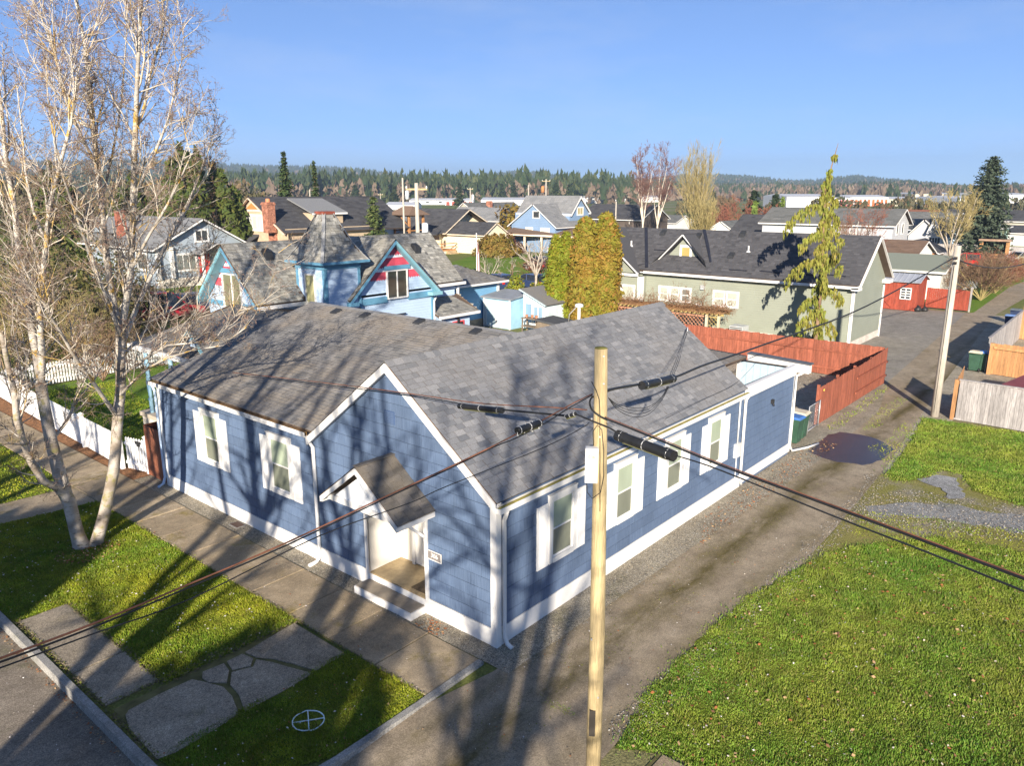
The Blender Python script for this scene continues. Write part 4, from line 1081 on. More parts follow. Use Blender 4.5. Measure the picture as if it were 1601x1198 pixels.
# grey fence and new cedar panels right of the lane
f = thing('grey_fence', 'weathered grey board fence at the end of the rear lawn', 'fence')
boards(f, (24.86, -3.75), (24.6, -9.3), 1.68, 1.70, 0.145, M_GREYW, seed=6)
boards(f, (24.6, -9.3), (24.4, -15.0), 1.70, 1.72, 0.145, M_GREYW, seed=7)
MB().beam((24.88, -3.72, 1.74), (24.40, -15, 1.76), 0.14, 0.04).build('cap_rail', M_GREYW, f)
MB().box(24.84, 24.88, -15, -3.7, 0.02, 0.10).build('kick_board', M_GREYW, f)
MB().box(24.86, 24.99, -3.70, -3.55, 0, 1.72).build('post', M_CEDAR, f)
boards(f, (25.0, -3.62), (27.6, -3.38), 1.70, 1.74, 0.14, M_CEDAR, seed=8)
f = thing('cedar_fence', 'orange cedar board fence standing behind the green bins across the lane', 'fence')
boards(f, (35.3, -3.35), (34.6, -8.5), 1.62, 1.72, 0.14, M_CEDAR, seed=9, top='flat')
rail(f, (35.24, -3.35), (34.55, -8.5), 1.45, M_CEDAR, 0.05, 0.14, -0.03)
MB().box(35.22, 35.38, -3.36, -3.18, 0, 1.66).build('post', M_CEDAR, f)
f = thing('grey_fence', 'tall weathered grey fence along the lane beyond the cedar fence', 'fence')
boards(f, (35.6, -3.05), (47.8, -2.95), 1.85, 1.85, 0.145, M_GREYW, seed=10)
boards(f, (47.8, -2.95), (47.6, -7.5), 2.2, 2.3, 0.145, M_CEDAR, seed=11)
MB().beam((35.55, -3.05, 1.88), (47.8, -2.95, 1.88), 0.12, 0.04).build('cap_rail', M_GREYW, f)
t = thing('red_shed_roof', 'low red metal lean-to behind the grey fence right of the lane', 'shed')
q = MB(); q.slab([(26.2, -4.55, 1.15), (26.2, -9, 1.05), (30.5, -9, 1.35), (30.5, -5.6, 1.35)], (0, 0, 1), 0.06); q.build('roof', mat('red_metal', (0.22, 0.05, 0.04), 0.5, 0.15), t)
MB().box(26.5, 30.3, -8.8, -5.4, 0, 1.1).build('wall', M_GREYW, t)
wheelie_bin((35.75, -2.55, 0), 1.5, 'dark green bin with a pale lid in front of the cedar fence', M_LIDW)
wheelie_bin((35.95, -2.95, 0), 1.5, 'dark green bin with a blue lid tucked against the cedar fence post', M_LIDB)
M_BINBLUE = mat('bin_navy', (0.03, 0.045, 0.10), 0.5)
wheelie_bin((51.3, -1.9, 0), 1.5, 'blue-lidded bin in the shade by the tall grey fence', mat('lid_sky', (0.12, 0.2, 0.4), 0.4), M_BINBLUE)
wheelie_bin((54.6, -1.75, 0), 1.5, 'grey-lidded bin, farther of the two at the tall grey fence', M_LIDG, M_BINBLUE)

# picket fence
M_PICK = mat('picket_white', (0.80, 0.80, 0.80), 0.55, 0.06, 3)
f = thing('picket_fence', 'white picket fence round the front garden of the painted house', 'fence')
PK = [(-0.3, 16.95), (-0.18, 20.4), (-0.05, 24.2), (0.08, 27.9), (0.25, 31.6)]
for i in range(4):
    a, b = PK[i], PK[i+1]
    boards(f, (a[0], a[1]+0.08), (b[0], b[1]-0.08), 1.16, 1.16, 0.125, M_PICK, z=0.07, gap=0.022, top='point', name='picket', seed=20+i, jit=0.0)
    for z in (0.3, 1.0): rail(f, a, b, z, M_PICK, 0.04, 0.09, -0.03)
boards(f, (0.35, 31.65), (13.0, 32.2), 1.1, 1.1, 0.14, M_PICK, z=0.05, gap=0.03, top='point', name='picket', seed=25, jit=0.0)
rail(f, (0.3, 31.65), (13.0, 32.2), 0.3, M_PICK, 0.04, 0.09, 0.03); rail(f, (0.3, 31.65), (13.0, 32.2), 0.95, M_PICK, 0.04, 0.09, 0.03)
posts(f, PK+[(4.5, 31.85), (8.7, 32.0), (13, 32.2)], 1.28, M_PICK, 0.13, cap=True)
f = thing('picket_gate', 'white picket gate next to the brown board gate at the sidewalk', 'gate')
boards(f, (-0.2, 16.75), (0.02, 15.85), 1.14, 1.14, 0.125, M_PICK, z=0.07, gap=0.022, top='point', name='picket', seed=31, jit=0.0)
for z in (0.3, 0.98): rail(f, (-0.2, 16.75), (0.02, 15.85), z, M_PICK, 0.04, 0.09, -0.03)
posts(f, [(0.08, 15.78)], 1.28, M_PICK, 0.12, cap=True)
q = MB(); q.box(-0.10, -0.04, 15.95, 16.25, 0.96, 1.12); q.build('latch', DARK, f)
f = thing('garden_bed_fence', 'short run of white pickets behind the brown gate', 'fence')
boards(f, (0.6, 15.95), (3.4, 16.15), 1.1, 1.1, 0.125, M_PICK, z=0.07, gap=0.024, top='point', name='picket', seed=33, jit=0.0)
rail(f, (0.6, 15.95), (3.4, 16.15), 0.95, M_PICK, 0.04, 0.09, 0.03)
f = thing('board_gate', 'brown stained board gate between the blue house and the picket gate', 'gate')
boards(f, (0.02, 15.68), (0.02, 14.45), 1.74, 1.74, 0.135, M_BROWN, seed=35, jit=0.0)
for z in (0.3, 1.0, 1.6): rail(f, (0.06, 15.68), (0.06, 14.45), z, M_BROWN, 0.04, 0.09, 0.0)
boards(f, (0.06, 15.72), (1.6, 15.75), 1.74, 1.74, 0.135, M_BROWN, seed=36, jit=0.0)
sheet('bark_bed', [(-0.56, 15.6, 0.012), (0.3, 15.6, 0.012), (-0.05, 17.0, 0.012), (0.05, 24.5, 0.012), (0.4, 32.0, 0.012), (-0.56, 32.0, 0.012)], M_BARK_CHIP)
sheet('garden_lawn', [(0.3, 15.8, 0.01), (6.6, 16.5, 0.01), (12.5, 32.0, 0.01), (0.5, 31.5, 0.01)], M_LAWN_FAR)
grass('garden_grass', [(0.3, 16.0), (3.0, 16.3), (5.0, 30), (0.5, 31.0)], 900, 0.05, GR_A, 0.01)

# ================================================================ the painted victorian house
def lap_mat(name, c, k=0.10, course=0.13, var=0.06):
    """lap siding: courses as saw-tooth relief over one noise-tinted colour"""
    m, nt, b = _nodes(name); p = pos(nt)
    f = ramp(nt, noise(nt, p, 0.7, 3), [(0.3, 1-var), (0.7, 1+var)])
    nt.links.new(mixc(nt, 1.0, c, f, 'MULTIPLY'), b.inputs['Base Color'])
    sx = nt.nodes.new('ShaderNodeSeparateXYZ'); nt.links.new(p, sx.inputs[0])
    d = nt.nodes.new('ShaderNodeMath'); d.operation = 'DIVIDE'; nt.links.new(sx.outputs[2], d.inputs[0]); d.inputs[1].default_value = course
    fr = nt.nodes.new('ShaderNodeMath'); fr.operation = 'FRACT'; nt.links.new(d.outputs[0], fr.inputs[0])
    h = ramp(nt, fr.outputs[0], [(0.0, 1.0), (0.92, 0.25), (1.0, 0.0)])
    bumpn(nt, b, h, 0.9, 0.02)
    b.inputs['Roughness'].default_value = 0.6; b.inputs['Specular IOR Level'].default_value = 0.3
    return m
V_PALE = lap_mat('pale_blue_siding', (0.40, 0.52, 0.68))
V_BLUE = lap_mat('mid_blue_siding', (0.16, 0.35, 0.55))
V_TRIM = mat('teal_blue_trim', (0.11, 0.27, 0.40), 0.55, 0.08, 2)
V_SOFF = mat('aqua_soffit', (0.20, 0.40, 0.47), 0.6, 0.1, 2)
V_RED = mat('scallop_red', (0.55, 0.075, 0.115), 0.6, 0.12, 6)
V_WSC = mat('scallop_white', (0.72, 0.78, 0.84), 0.6, 0.06, 6)
V_ROOF = roof_mat('patchy_shingles', (0.11, 0.112, 0.11), (0.42, 0.41, 0.37), warm=(0.28, 0.265, 0.225), scale=0.9)
V_ROOF2 = roof_mat('porch_grey_shingles', (0.10, 0.10, 0.105), (0.25, 0.245, 0.235), warm=(0.20, 0.185, 0.16), scale=0.9)
vh = thing('victorian_house', 'pale blue victorian house with a corner turret and red and white striped gables', 'house')
RX0, RX1, RY, RZ = 6.45, 18.7, 21.2, 7.15
ev = GX(403, 480, 6.5); EY, EZ = ev.y, ev.z+.05
YGB = 17.2                                                  # plane of the striped gable that faces the lane
_a, _b, _c = GY(548, 468, YGB), GY(688, 454, YGB), GY(626, 373, YGB)
GXc, GZ, GT = (_a.x+_b.x)/2, _c.z, (_a.z+_b.z)/2; gw = (_b.x-_a.x)/2; gs = (GZ-GT)/gw; YWL = YGB+.32
TX0 = GY(480, 470, EY).x; TY0 = GX(508, 443, TX0).y; TX1 = GY(561, 410, TY0).x; TY1 = GX(463, 408, TX0).y; TZ = GX(508, 413, TX0).z+.02
sl = (RZ-EZ)/(RY-EY); zs_ = lambda y: EZ+sl*(y-EY)
q = MB()
q.face([(6.95, EY+.15, 0), (6.95, EY+.15, EZ-.04), (6.95, RY, RZ-.15), (6.95, 2*RY-EY-.15, EZ-.04), (6.95, 2*RY-EY-.15, 0)])
q.face([(6.95, EY+.35, 0), (18.4, EY+.35, 0), (18.4, EY+.35, EZ+.2), (6.95, EY+.35, EZ+.2)])
q.face([(18.4, EY+.35, 0), (18.4, 23.6, 0), (18.4, 23.6, EZ+.1), (18.4, RY, RZ-.15), (18.4, EY+.35, EZ+.2)])
xl, xr = GXc-gw+.2, GXc+gw-.2
q.face([(xl, YWL, 0), (xr, YWL, 0), (xr, YWL, GT+.1), (xl, YWL, GT+.1)]); q.face([(xr, YWL, 0), (xr, EY+.4, 0), (xr, EY+.4, GT+.3), (xr, YWL, GT+.3)]); q.face([(xl, YWL, 0), (xl, YWL, GT+.3), (xl, EY+.4, GT+.3), (xl, EY+.4, 0)])
q.build('wall', V_PALE, vh)
q = MB(); up = Vector((0, -sl, 1)).normalized(); dn = Vector((0, sl, 1)).normalized()
q.slab([(RX0, EY, EZ), (TX0-.02, EY, EZ), (TX0-.02, TY1, zs_(TY1)), (TX1, TY1, zs_(TY1)), (TX1, EY, EZ), (RX1, EY, EZ), (RX1, RY, RZ), (RX0, RY, RZ)], up, 0.1)
q.slab([(RX0, 2*RY-EY, EZ), (RX0, RY, RZ), (RX1, RY, RZ), (RX1, 2*RY-EY, EZ)], dn, 0.1)
g1 = Vector((-gs, 0, 1)).normalized(); g2 = Vector((gs, 0, 1)).normalized()
q.slab([(GXc-gw, YGB, GT), (GXc, YGB, GZ), (GXc, RY+0.1, GZ), (GXc-gw, RY+0.1, GT)], g1, 0.1)
q.slab([(GXc+gw, YGB, GT), (GXc+gw, RY+0.1, GT), (GXc, RY+0.1, GZ), (GXc, YGB, GZ)], g2, 0.1)
q.build('roof', M_DECK, vh)
mb = shingles((RX0, EY, EZ), (1, 0, 0), (0, 1, sl), up, RX1-RX0, math.hypot(RY-EY, RZ-EZ), seed=41, expo=0.16, tab=(0.13, 0.3), th=0.018, clip=lambda a, b: not (TX0-.1 < a+RX0 < TX1 and EY+b/math.hypot(1, sl) < TY1))
Lg = math.hypot(gw, GZ-GT)
shingles((GXc-gw, RY+0.1, GT), (0, -1, 0), (1, 0, gs), g1, RY+0.1-YGB, Lg, seed=42, expo=0.16, tab=(0.13, 0.3), th=0.018, mb=mb)
shingles((GXc+gw, YGB, GT), (0, 1, 0), (-1, 0, gs), g2, RY+0.1-YGB, Lg, seed=43, expo=0.16, tab=(0.13, 0.3), th=0.018, mb=mb)
shingles((RX1, 2*RY-EY, EZ), (-1, 0, 0), (0, -1, sl), dn, RX1-RX0, math.hypot(RY-EY, RZ-EZ), seed=44, expo=0.16, th=0.018, mb=mb)
tag(mb.build('shingles', V_ROOF, vh), kind='stuff')
def scallop_gable(face, pl, cx, w, z0, z1, bands):
    """striped gable: red and white rows with scalloped lower edges"""
    P = face_frame(face, pl); s = (z1-z0)/w
    half = lambda z: max(0.0, w-(z-z0)/s)
    for i, (b0, b1, m, sc) in enumerate(bands):
        q = MB(); d = 0.012+0.004*i
        h0, h1 = half(b0), half(b1)
        q.face([P(cx-h0, b0, d), P(cx+h0, b0, d), P(cx+h1, b1, d), P(cx-h1, b1, d)])
        if sc:
            n = max(2, int(2*h0/0.14)); t = 2*h0/n
            for k in range(n):
                a = cx-h0+k*t
                q.face([P(a, b0+0.001, d), P(a+t*0.5, b0-0.07, d), P(a+t, b0+0.001, d)])
        q.build('shingle_band', m, vh)
bz = lambda f: GT+(GZ-GT)*f
q = MB(); q.face([(xl, YWL, GT), (xr, YWL, GT), (GXc, YWL, GZ-0.12)]); q.build('gable_wall', V_PALE, vh)
scallop_gable('-y', YWL, GXc, gw-0.2, GT, GZ-0.14, [(bz(.29), bz(.42), V_RED, True), (bz(.42), bz(.50), V_WSC, False), (bz(.50), bz(.66), V_RED, True), (bz(.66), bz(.72), V_WSC, False), (bz(.72), bz(.95), V_RED, True)])
M_NIGHT = glass_mat('dim_room_pane', (0.05, 0.055, 0.05))
w0, w1 = GY(606, 466, YWL), GY(634, 422, YWL)
window(vh, '-y', YWL, w0.x, w1.x, w0.z, w1.z, WHITE, M_NIGHT, 0.06, cols=2, d=0.09)
q = MB(); q.box(w0.x-.2, w1.x+.2, YWL-.1, YWL-.01, w1.z+.08, w1.z+.26); q.build('trim', V_TRIM, vh)
for x0_, x1_ in ((xl, w0.x-.08), (w1.x+.08, xr)): MB().box(x0_, x1_, YWL-.08, YWL-.01, GT-.34, GT-.06).build('trim', V_TRIM, vh)
MB().box(xl-.03, xl+.14, YWL-.05, YWL+.02, 0, GT-.35).build('corner_trim', V_TRIM, vh); MB().box(xr-.12, xr+.04, YWL-.05, YWL+.02, 0, GT-.35).build('corner_trim', V_TRIM, vh)
for sg in (-1, 1):
    q = MB(); a = Vector((GXc, YGB, GZ-0.06)); b = Vector((GXc+sg*gw, YGB, GT-0.06)); dz = Vector((0, 0, -0.16)); o = Vector((0, -0.03, 0))
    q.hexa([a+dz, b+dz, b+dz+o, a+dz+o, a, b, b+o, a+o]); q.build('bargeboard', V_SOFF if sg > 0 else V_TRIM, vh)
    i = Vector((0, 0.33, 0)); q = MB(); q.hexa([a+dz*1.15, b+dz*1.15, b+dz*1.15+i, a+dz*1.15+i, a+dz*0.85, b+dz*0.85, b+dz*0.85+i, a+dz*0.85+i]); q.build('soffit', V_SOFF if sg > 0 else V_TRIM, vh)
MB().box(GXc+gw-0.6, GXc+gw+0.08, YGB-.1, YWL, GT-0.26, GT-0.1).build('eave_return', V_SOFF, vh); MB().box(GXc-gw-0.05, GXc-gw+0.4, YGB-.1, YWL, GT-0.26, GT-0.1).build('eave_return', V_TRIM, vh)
q = MB(); q.tube([(GXc+gw+.05, YGB+.2, GT-.2), (GXc+gw-.1, YWL-.1, GT-.45), (GXc+gw-.18, YWL-.08, GT-.6), (GXc+gw-.18, YWL-.08, .3)], .045, 6); q.build('downpipe', WHITE, vh)
# left street gable
LW2 = RY-EY
scallop_gable('-x', 6.95, RY, LW2-0.15, EZ, RZ-.18, [(5.30, 5.62, V_RED, True), (5.62, 5.80, V_WSC, False), (5.80, 6.15, V_RED, True), (6.15, 6.32, V_WSC, False), (6.32, 6.9, V_RED, True)])
w0, w1 = GX(352, 478, 6.9), GX(374, 432, 6.9)
window(vh, '-x', 6.95, w1.y, w0.y, w0.z, w1.z, WHITE, glass_mat('curtain_pane', (0.16, 0.16, 0.10)), 0.06, cols=2, d=0.08)
MB().box(6.86, 6.94, w1.y-.2, w0.y+.2, w1.z+.08, w1.z+.28).build('trim', V_TRIM, vh)
MB().box(6.86, 6.94, EY+.2, w1.y-.08, 4.40, 4.60).build('trim', V_TRIM, vh); MB().box(6.86, 6.94, w0.y+.08, 2*RY-EY-.2, 4.40, 4.60).build('trim', V_TRIM, vh)
for sg in (-1, 1):
    q = MB(); a = Vector((6.45, RY, RZ-0.1)); b = Vector((6.45, RY+sg*(RY-EY), EZ-0.1)); dz = Vector((0, 0, -0.17)); o = Vector((-0.03, 0, 0)); i = Vector((0.45, 0, 0))
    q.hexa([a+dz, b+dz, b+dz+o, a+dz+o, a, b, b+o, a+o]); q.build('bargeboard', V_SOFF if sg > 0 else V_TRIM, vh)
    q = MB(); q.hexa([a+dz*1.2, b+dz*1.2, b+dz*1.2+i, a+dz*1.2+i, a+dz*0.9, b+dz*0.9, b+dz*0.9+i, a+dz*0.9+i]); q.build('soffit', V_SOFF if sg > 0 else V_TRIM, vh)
MB().box(RX0, TX0, EY-0.12, EY-0.02, EZ-0.2, EZ-0.06).build('gutter', WHITE, vh); MB().box(xr+.1, RX1+0.1, EY-0.12, EY-0.02, EZ-0.2, EZ-0.06).build('gutter', WHITE, vh)
q = MB(); q.tube([(RX0+.3, EY-.08, EZ-.2), (RX0+.5, EY+.0, EZ-.45), (RX0+1.2, EY+.1, EZ-.8)], .045, 6); q.build('downpipe', WHITE, vh)
# turret
q = MB(); q.box(TX0, TX1, TY0, TY1, 0, TZ); q.build('turret_wall', V_PALE, vh)
MB().box(TX0-.035, TX0+.12, TY0-.035, TY0+.12, 0, TZ-.3).build('turret_corner', V_TRIM, vh); MB().box(TX1-.1, TX1+.03, TY0-.035, TY0+.02, 0, TZ-.3).build('turret_corner', V_TRIM, vh); MB().box(TX0-.035, TX0+.02, TY1-.1, TY1+.03, 0, TZ-.3).build('turret_corner', V_TRIM, vh)
q = MB(); q.box(TX0-0.05, TX1+0.05, TY0-0.05, TY0+0.1, TZ-0.28, TZ-.002); q.box(TX0-0.05, TX0+0.1, TY0+0.1, TY1+0.05, TZ-0.28, TZ-.002); q.build('turret_frieze', V_TRIM, vh)
w0, w1 = GX(481, 474, TX0), GX(491, 431, TX0)
window(vh, '-x', TX0, w1.y, w0.y, w0.z-.25, w1.z, WHITE, glass_mat('yellow_blind_pane', (0.36, 0.35, 0.19), 0.3), 0.07, d=0.05)
cx, cy = (TX0+TX1)/2, (TY0+TY1)/2; hx, hy = (TX1-TX0)/2+0.33, (TY1-TY0)/2+0.33
HT = GD(503, 334, math.hypot(cx-CAM.x, cy-CAM.y)).z-TZ
lev = [(TZ+0.02, 1.0), (TZ+0.13*HT, 0.86), (TZ+0.36*HT, 0.64), (TZ+HT, 0.20)]
ring = lambda z, k: [Vector((cx-hx*k, cy-hy*k, z)), Vector((cx+hx*k, cy-hy*k, z)), Vector((cx+hx*k, cy+hy*k, z)), Vector((cx-hx*k, cy+hy*k, z))]
rs = [ring(*l) for l in lev]
q = MB()
for i in range(3):
    for k in range(4): q.face([rs[i][k], rs[i][(k+1) % 4], rs[i+1][(k+1) % 4], rs[i+1][k]])
q.face(rs[3]); q.face(list(reversed(rs[0]))); q.build('turret_roof', M_DECK, vh)
mb = MB()
for i in range(3):
    for k in range(4):
        a, b, c_, d_ = rs[i][k], rs[i][(k+1) % 4], rs[i+1][(k+1) % 4], rs[i+1][k]
        u_ = (b-a).normalized(); m0 = (a+b)/2; m1 = (c_+d_)/2; w_ = (m1-m0).normalized(); n_ = u_.cross(w_)
        W0, W1, H_ = (b-a).length, (c_-d_).length, (m1-m0).length
        shingles(a, u_, w_, n_, W0, H_, expo=0.15, tab=(0.13, 0.26), th=0.016, seed=50+i*4+k, mb=mb,
                 clip=lambda aa, bb, W0=W0, W1=W1, H_=H_: abs(aa-W0/2) < (W0+(W1-W0)*bb/H_)/2-0.03)
tag(mb.build('turret_shingles', V_ROOF, vh), kind='stuff')
for k in range(4):
    q = MB(); q.beam(rs[0][k]+V(0, 0, .02), rs[1][k]+V(0, 0, .02), 0.14, 0.03); q.beam(rs[1][k]+V(0, 0, .02), rs[2][k]+V(0, 0, .02), 0.14, 0.03); q.beam(rs[2][k]+V(0, 0, .02), rs[3][k]+V(0, 0, .02), 0.14, 0.03); q.build('hip_cap', mat('hip_grey', (0.26, 0.265, 0.27), 0.85, 0.2, 4), vh)
q = MB(); q.box(cx-hx*0.24, cx+hx*0.24, cy-hy*0.24, cy+hy*0.24, TZ+HT-.02, TZ+HT+0.1); q.build('turret_cap', mat('rusty_cap', (0.25, 0.07, 0.045), 0.6), vh)
q = MB(); q.box(TX0-0.33, TX1+0.33, TY0-0.37, TY0-0.33, TZ-0.05, TZ+0.06); q.box(TX0-0.37, TX0-0.33, TY0-0.33, TY1+0.33, TZ-0.05, TZ+0.06); q.box(TX0-0.33, TX1+0.33, TY0-0.33, TY1+0.33, TZ-0.001, TZ+0.015); q.build('turret_eave', V_TRIM, vh)
# lean-to right of the gable
YL = YGB-.1; l0, l1 = GY(672, 497, YL), GY(748, 485, YL); zl_ = (l0.z+l1.z)/2; yk = EY+.3; lk = GY(716, 460, yk); lt_ = GY(692, 465, yk)
q = MB(); a = [V(xr, YL, zl_), V(l1.x, YL, zl_), V(lk.x, yk, lk.z), V(xr, yk, lk.z)]
nl = (a[1]-a[0]).cross(a[3]-a[0]); q.slab(a, nl, 0.08); q.slab([a[1], V(l1.x, yk+1.6, zl_), a[2]], V(lk.z-zl_, 0, l1.x-lk.x), 0.08); q.build('lean_to_roof', M_DECK, vh)
wl_ = l1.x-xr; hl_ = (a[3]-a[0]).length
mb = shingles(a[0], (1, 0, 0), a[3]-a[0], nl, wl_, hl_, seed=61, expo=0.16, tab=(0.13, 0.3), th=0.016, clip=lambda x, b: x < wl_-(l1.x-lk.x)*b/hl_)
shingles(a[1], (0, 1, 0), a[2]-V(l1.x, yk, zl_), V(lk.z-zl_, 0, l1.x-lk.x), yk+1.6-YL, (a[2]-V(l1.x, yk, zl_)).length, seed=62, expo=.16, th=.016, mb=mb, clip=lambda x, b: x > (yk-YL)*b/((a[2]-V(l1.x, yk, zl_)).length))
tag(mb.build('lean_to_shingles', V_ROOF, vh), kind='stuff')
q = MB(); q.box(xr+.01, l1.x-.35, YL+.3, yk+1.5, 0, zl_); q.build('lean_to_wall', V_PALE, vh)
MB().box(xr, l1.x+.05, YL-.1, YL, zl_-.15, zl_-.02).build('lean_to_gutter', WHITE, vh)
q = MB(); p = lk; q.tube([p+V(0, 0, -.2), p+V(0, 0, .75)], .08, 8); q.lathe([(.14, .7), (.14, .85), (.02, .93)], 10, p); q.build('vent_pipe', WHITE, vh)
s0_, s1_ = GY(708, 508, YL+.26), GY(726, 500, YL+.26); MB().box(s0_.x, s1_.x, YL+.25, YL+.295, s0_.z-.2, s1_.z).build('sign', mat('sign_red', (0.62, 0.08, 0.09), 0.6), vh)
p = GY(717, 505, YL+.2); q = MB(); q.box(p.x-.06, p.x+.06, YL+.18, YL+.23, p.z-.5, p.z+.3); q.box(p.x-.3, p.x+.3, YL+.18, YL+.23, p.z-.08, p.z+.04); q.build('sign_post', DARK, vh)
for u, v in ((555, 483), (627, 491)):
    p = GY(u, v, YWL-.12); q = MB(); q.beam(p+V(-.3, 0, 0), p+V(.3, 0, 0), 0.06, 0.05); q.beam(p+V(-.12, 0, 0), p+V(-.2, 0, -.2), 0.05, 0.05); q.build('bracket', DARK, vh)
# rear wing
q = MB(); q.box(20.0, 30.9, 27.0, 32.5, 0, 3.15); q.build('wing_wall', V_BLUE, vh)
q = MB(); q.box(19.9, 31.0, 26.95, 27.0, 0.0, 0.55); q.build('foundation', M_CONC_D, vh)
a = [V(18.4, 26.6, 3.10), V(31.5, 26.6, 3.10), V(29.2, 29.6, 4.15), V(18.4, 29.6, 4.15), V(31.5, 32.8, 3.10), V(18.4, 32.8, 3.1)]
q = MB(); q.slab(a[:4], V(0, -0.35, 1), 0.1); q.slab([a[1], a[4], a[2]], V(0.45, 0, 1), 0.1); q.slab([a[2], a[4], a[5], a[3]], V(0, 0.35, 1), 0.1); q.build('wing_roof', M_DECK, vh)
mb = shingles(a[0], (1, 0, 0), (0, 3.0, 1.05), (0, -1.05, 3.0), 13.1, 3.17, expo=0.18, seed=66, clip=lambda x, b: x < 13.1-0.73*b)
shingles(a[1], (0, 1, 0), a[2]-(a[1]+a[4])/2, V(1.05, 0, 2.3), 6.2, 2.53, expo=0.18, seed=67, mb=mb, clip=lambda x, b: 1.2*b < x < 6.2-1.28*b)
tag(mb.build('wing_shingles', V_ROOF2, vh), kind='stuff')
q = MB(); q.box(18.4, 31.55, 26.5, 26.6, 2.96, 3.09); q.box(31.5, 31.6, 26.6, 32.8, 2.96, 3.09); q.box(30.75, 30.95, 26.93, 27.02, 0.2, 3.0); q.build('wing_gutter', WHITE, vh)
window(vh, '-y', 27.0, 24.2, 25.6, 1.3, 2.6, WHITE, PANE_MID, 0.12, cols=2)
# front porch
pe = 2.2; q = MB(); ps2 = (4.55-3.55)/(6.95-pe)
q.slab([(pe, 16.4, 3.55), (6.95, 16.4, 4.55), (6.95, 21.4, 4.55), (pe, 21.0, 3.55)], V(-ps2, 0, 1), 0.1)
q.slab([(6.95, 16.4, 4.55), (11.0, 16.4, 3.6), (11.0, 19.0, 4.0), (6.95, 19.0, 4.56)], V(0.2, -0.1, 1), 0.08)
q.build('porch_roof', M_DECK, vh)
mb = shingles((pe, 21.0, 3.56), (0, -1, 0), (1, 0, ps2), V(-ps2, 0, 1), 4.6, 4.86, expo=0.16, tab=(0.13, 0.3), th=0.016, seed=71)
tag(mb.build('porch_shingles', V_ROOF2, vh), kind='stuff')
q = MB(); q.box(pe-0.1, pe, 16.3, 21.1, 3.36, 3.54); q.build('porch_gutter', WHITE, vh)
for y in (16.8, 18.6, 20.6):
    q = MB(); q.lathe([(0.09, 0), (0.09, 0.5), (0.12, 0.55), (0.07, 0.62), (0.10, 1.1), (0.08, 1.9), (0.12, 2.0), (0.09, 2.06), (0.09, 2.7)], 8, (2.55, y, 0.72)); q.build('porch_post', mat('post_blue', (0.33, 0.55, 0.70), 0.5), vh)
q = MB(); q.box(2.3, 7.0, 16.4, 21.2, 0.55, 0.72); q.build('porch_floor', mat('porch_deck', (0.40, 0.35, 0.28), 0.7), vh)
q = MB(); q.box(2.36, 2.4, 16.5, 21.1, 0.0, 0.55); q.build('lattice_skirt', mat('old_white', (0.6, 0.55, 0.48), 0.7), vh)
q = MB(); pa, pl_, pr_ = GX(302, 515, 2.2), GX(283, 556, 2.2), GX(324, 550, 2.2); q.face([(2.3, pr_.y+.1, pr_.z), (2.3, pa.y, pa.z-.1), (2.3, pl_.y-.1, pr_.z)]); q.build('porch_gable', V_PALE, vh)
q = MB(); xe = 5.4
q.slab([V(2.05, pr_.y, pr_.z), V(2.05, pa.y, pa.z), V(xe, pa.y, pa.z), V(xe, pr_.y, pr_.z)], V(0, -1.25, 1), 0.06); q.slab([V(2.05, pl_.y, pr_.z), V(xe, pl_.y, pr_.z), V(xe, pa.y, pa.z), V(2.05, pa.y, pa.z)], V(0, 1.25, 1), 0.06); q.build('porch_gable_roof', V_ROOF2, vh)
for sg in (-1, 1):
    q = MB(); q.beam((2.03, pa.y, pa.z-.06), (2.03, (pl_ if sg > 0 else pr_).y, pr_.z-.05), 0.05, 0.14, up=(1, 0, 0)); q.build('porch_bargeboard', V_SOFF, vh)
for x, y, z in ((8.3, 20.6, 0), (16.9, 20.4, 0)):
    zz_ = EZ+sl*(y-EY); q = MB(); q.hexa([(x-.2, y-.2, zz_-.2*sl), (x+.2, y-.2, zz_-.2*sl), (x+.2, y+.2, zz_+.2*sl), (x-.2, y+.2, zz_+.2*sl), (x-.15, y-.15, zz_+.2), (x+.15, y-.15, zz_+.2), (x+.15, y+.15, zz_+.34), (x-.15, y+.15, zz_+.34)]); q.build('roof_vent', _mats['vent_black'], vh)

# small buildings and things behind it
t = thing('garden_shed', 'light blue garden shed with white framed double doors behind the painted house', 'shed')
S_BL = mat('shed_blue', (0.30, 0.50, 0.64), 0.6, 0.08, 2)
q = MB(); q.hexa([(29.2, 24.4, 0), (31.4, 24.4, 0), (31.4, 26.8, 0), (29.2, 26.8, 0), (29.2, 24.4, 2.05), (31.4, 24.4, 2.3), (31.4, 26.8, 2.3), (29.2, 26.8, 2.05)]); q.build('wall', S_BL, t)
q = MB(); q.hexa([(29.0, 24.2, 2.06), (31.6, 24.2, 2.34), (31.6, 27.0, 2.34), (29.0, 27.0, 2.06), (29.0, 24.2, 2.14), (31.6, 24.2, 2.42), (31.6, 27.0, 2.42), (29.0, 27.0, 2.14)]); q.build('roof', mat('grey_felt', (0.22, 0.24, 0.27), 0.8), t)
for y0 in (24.62, 25.66):
    d = MB().box(29.15, 29.19, y0, y0+0.96, 0.1, 1.85).build('door', mat('pale_door', (0.48, 0.62, 0.66), 0.6), t)
    q = MB(); q.box(29.12, 29.15, y0-0.02, y0+0.07, 0.06, 1.9); q.box(29.12, 29.15, y0+0.9, y0+0.99, 0.06, 1.9); q.box(29.12, 29.15, y0+0.07, y0+0.9, 1.8, 1.9); q.box(29.12, 29.15, y0+0.07, y0+0.9, 0.06, 0.14); q.build('door_frame', WHITE, d)
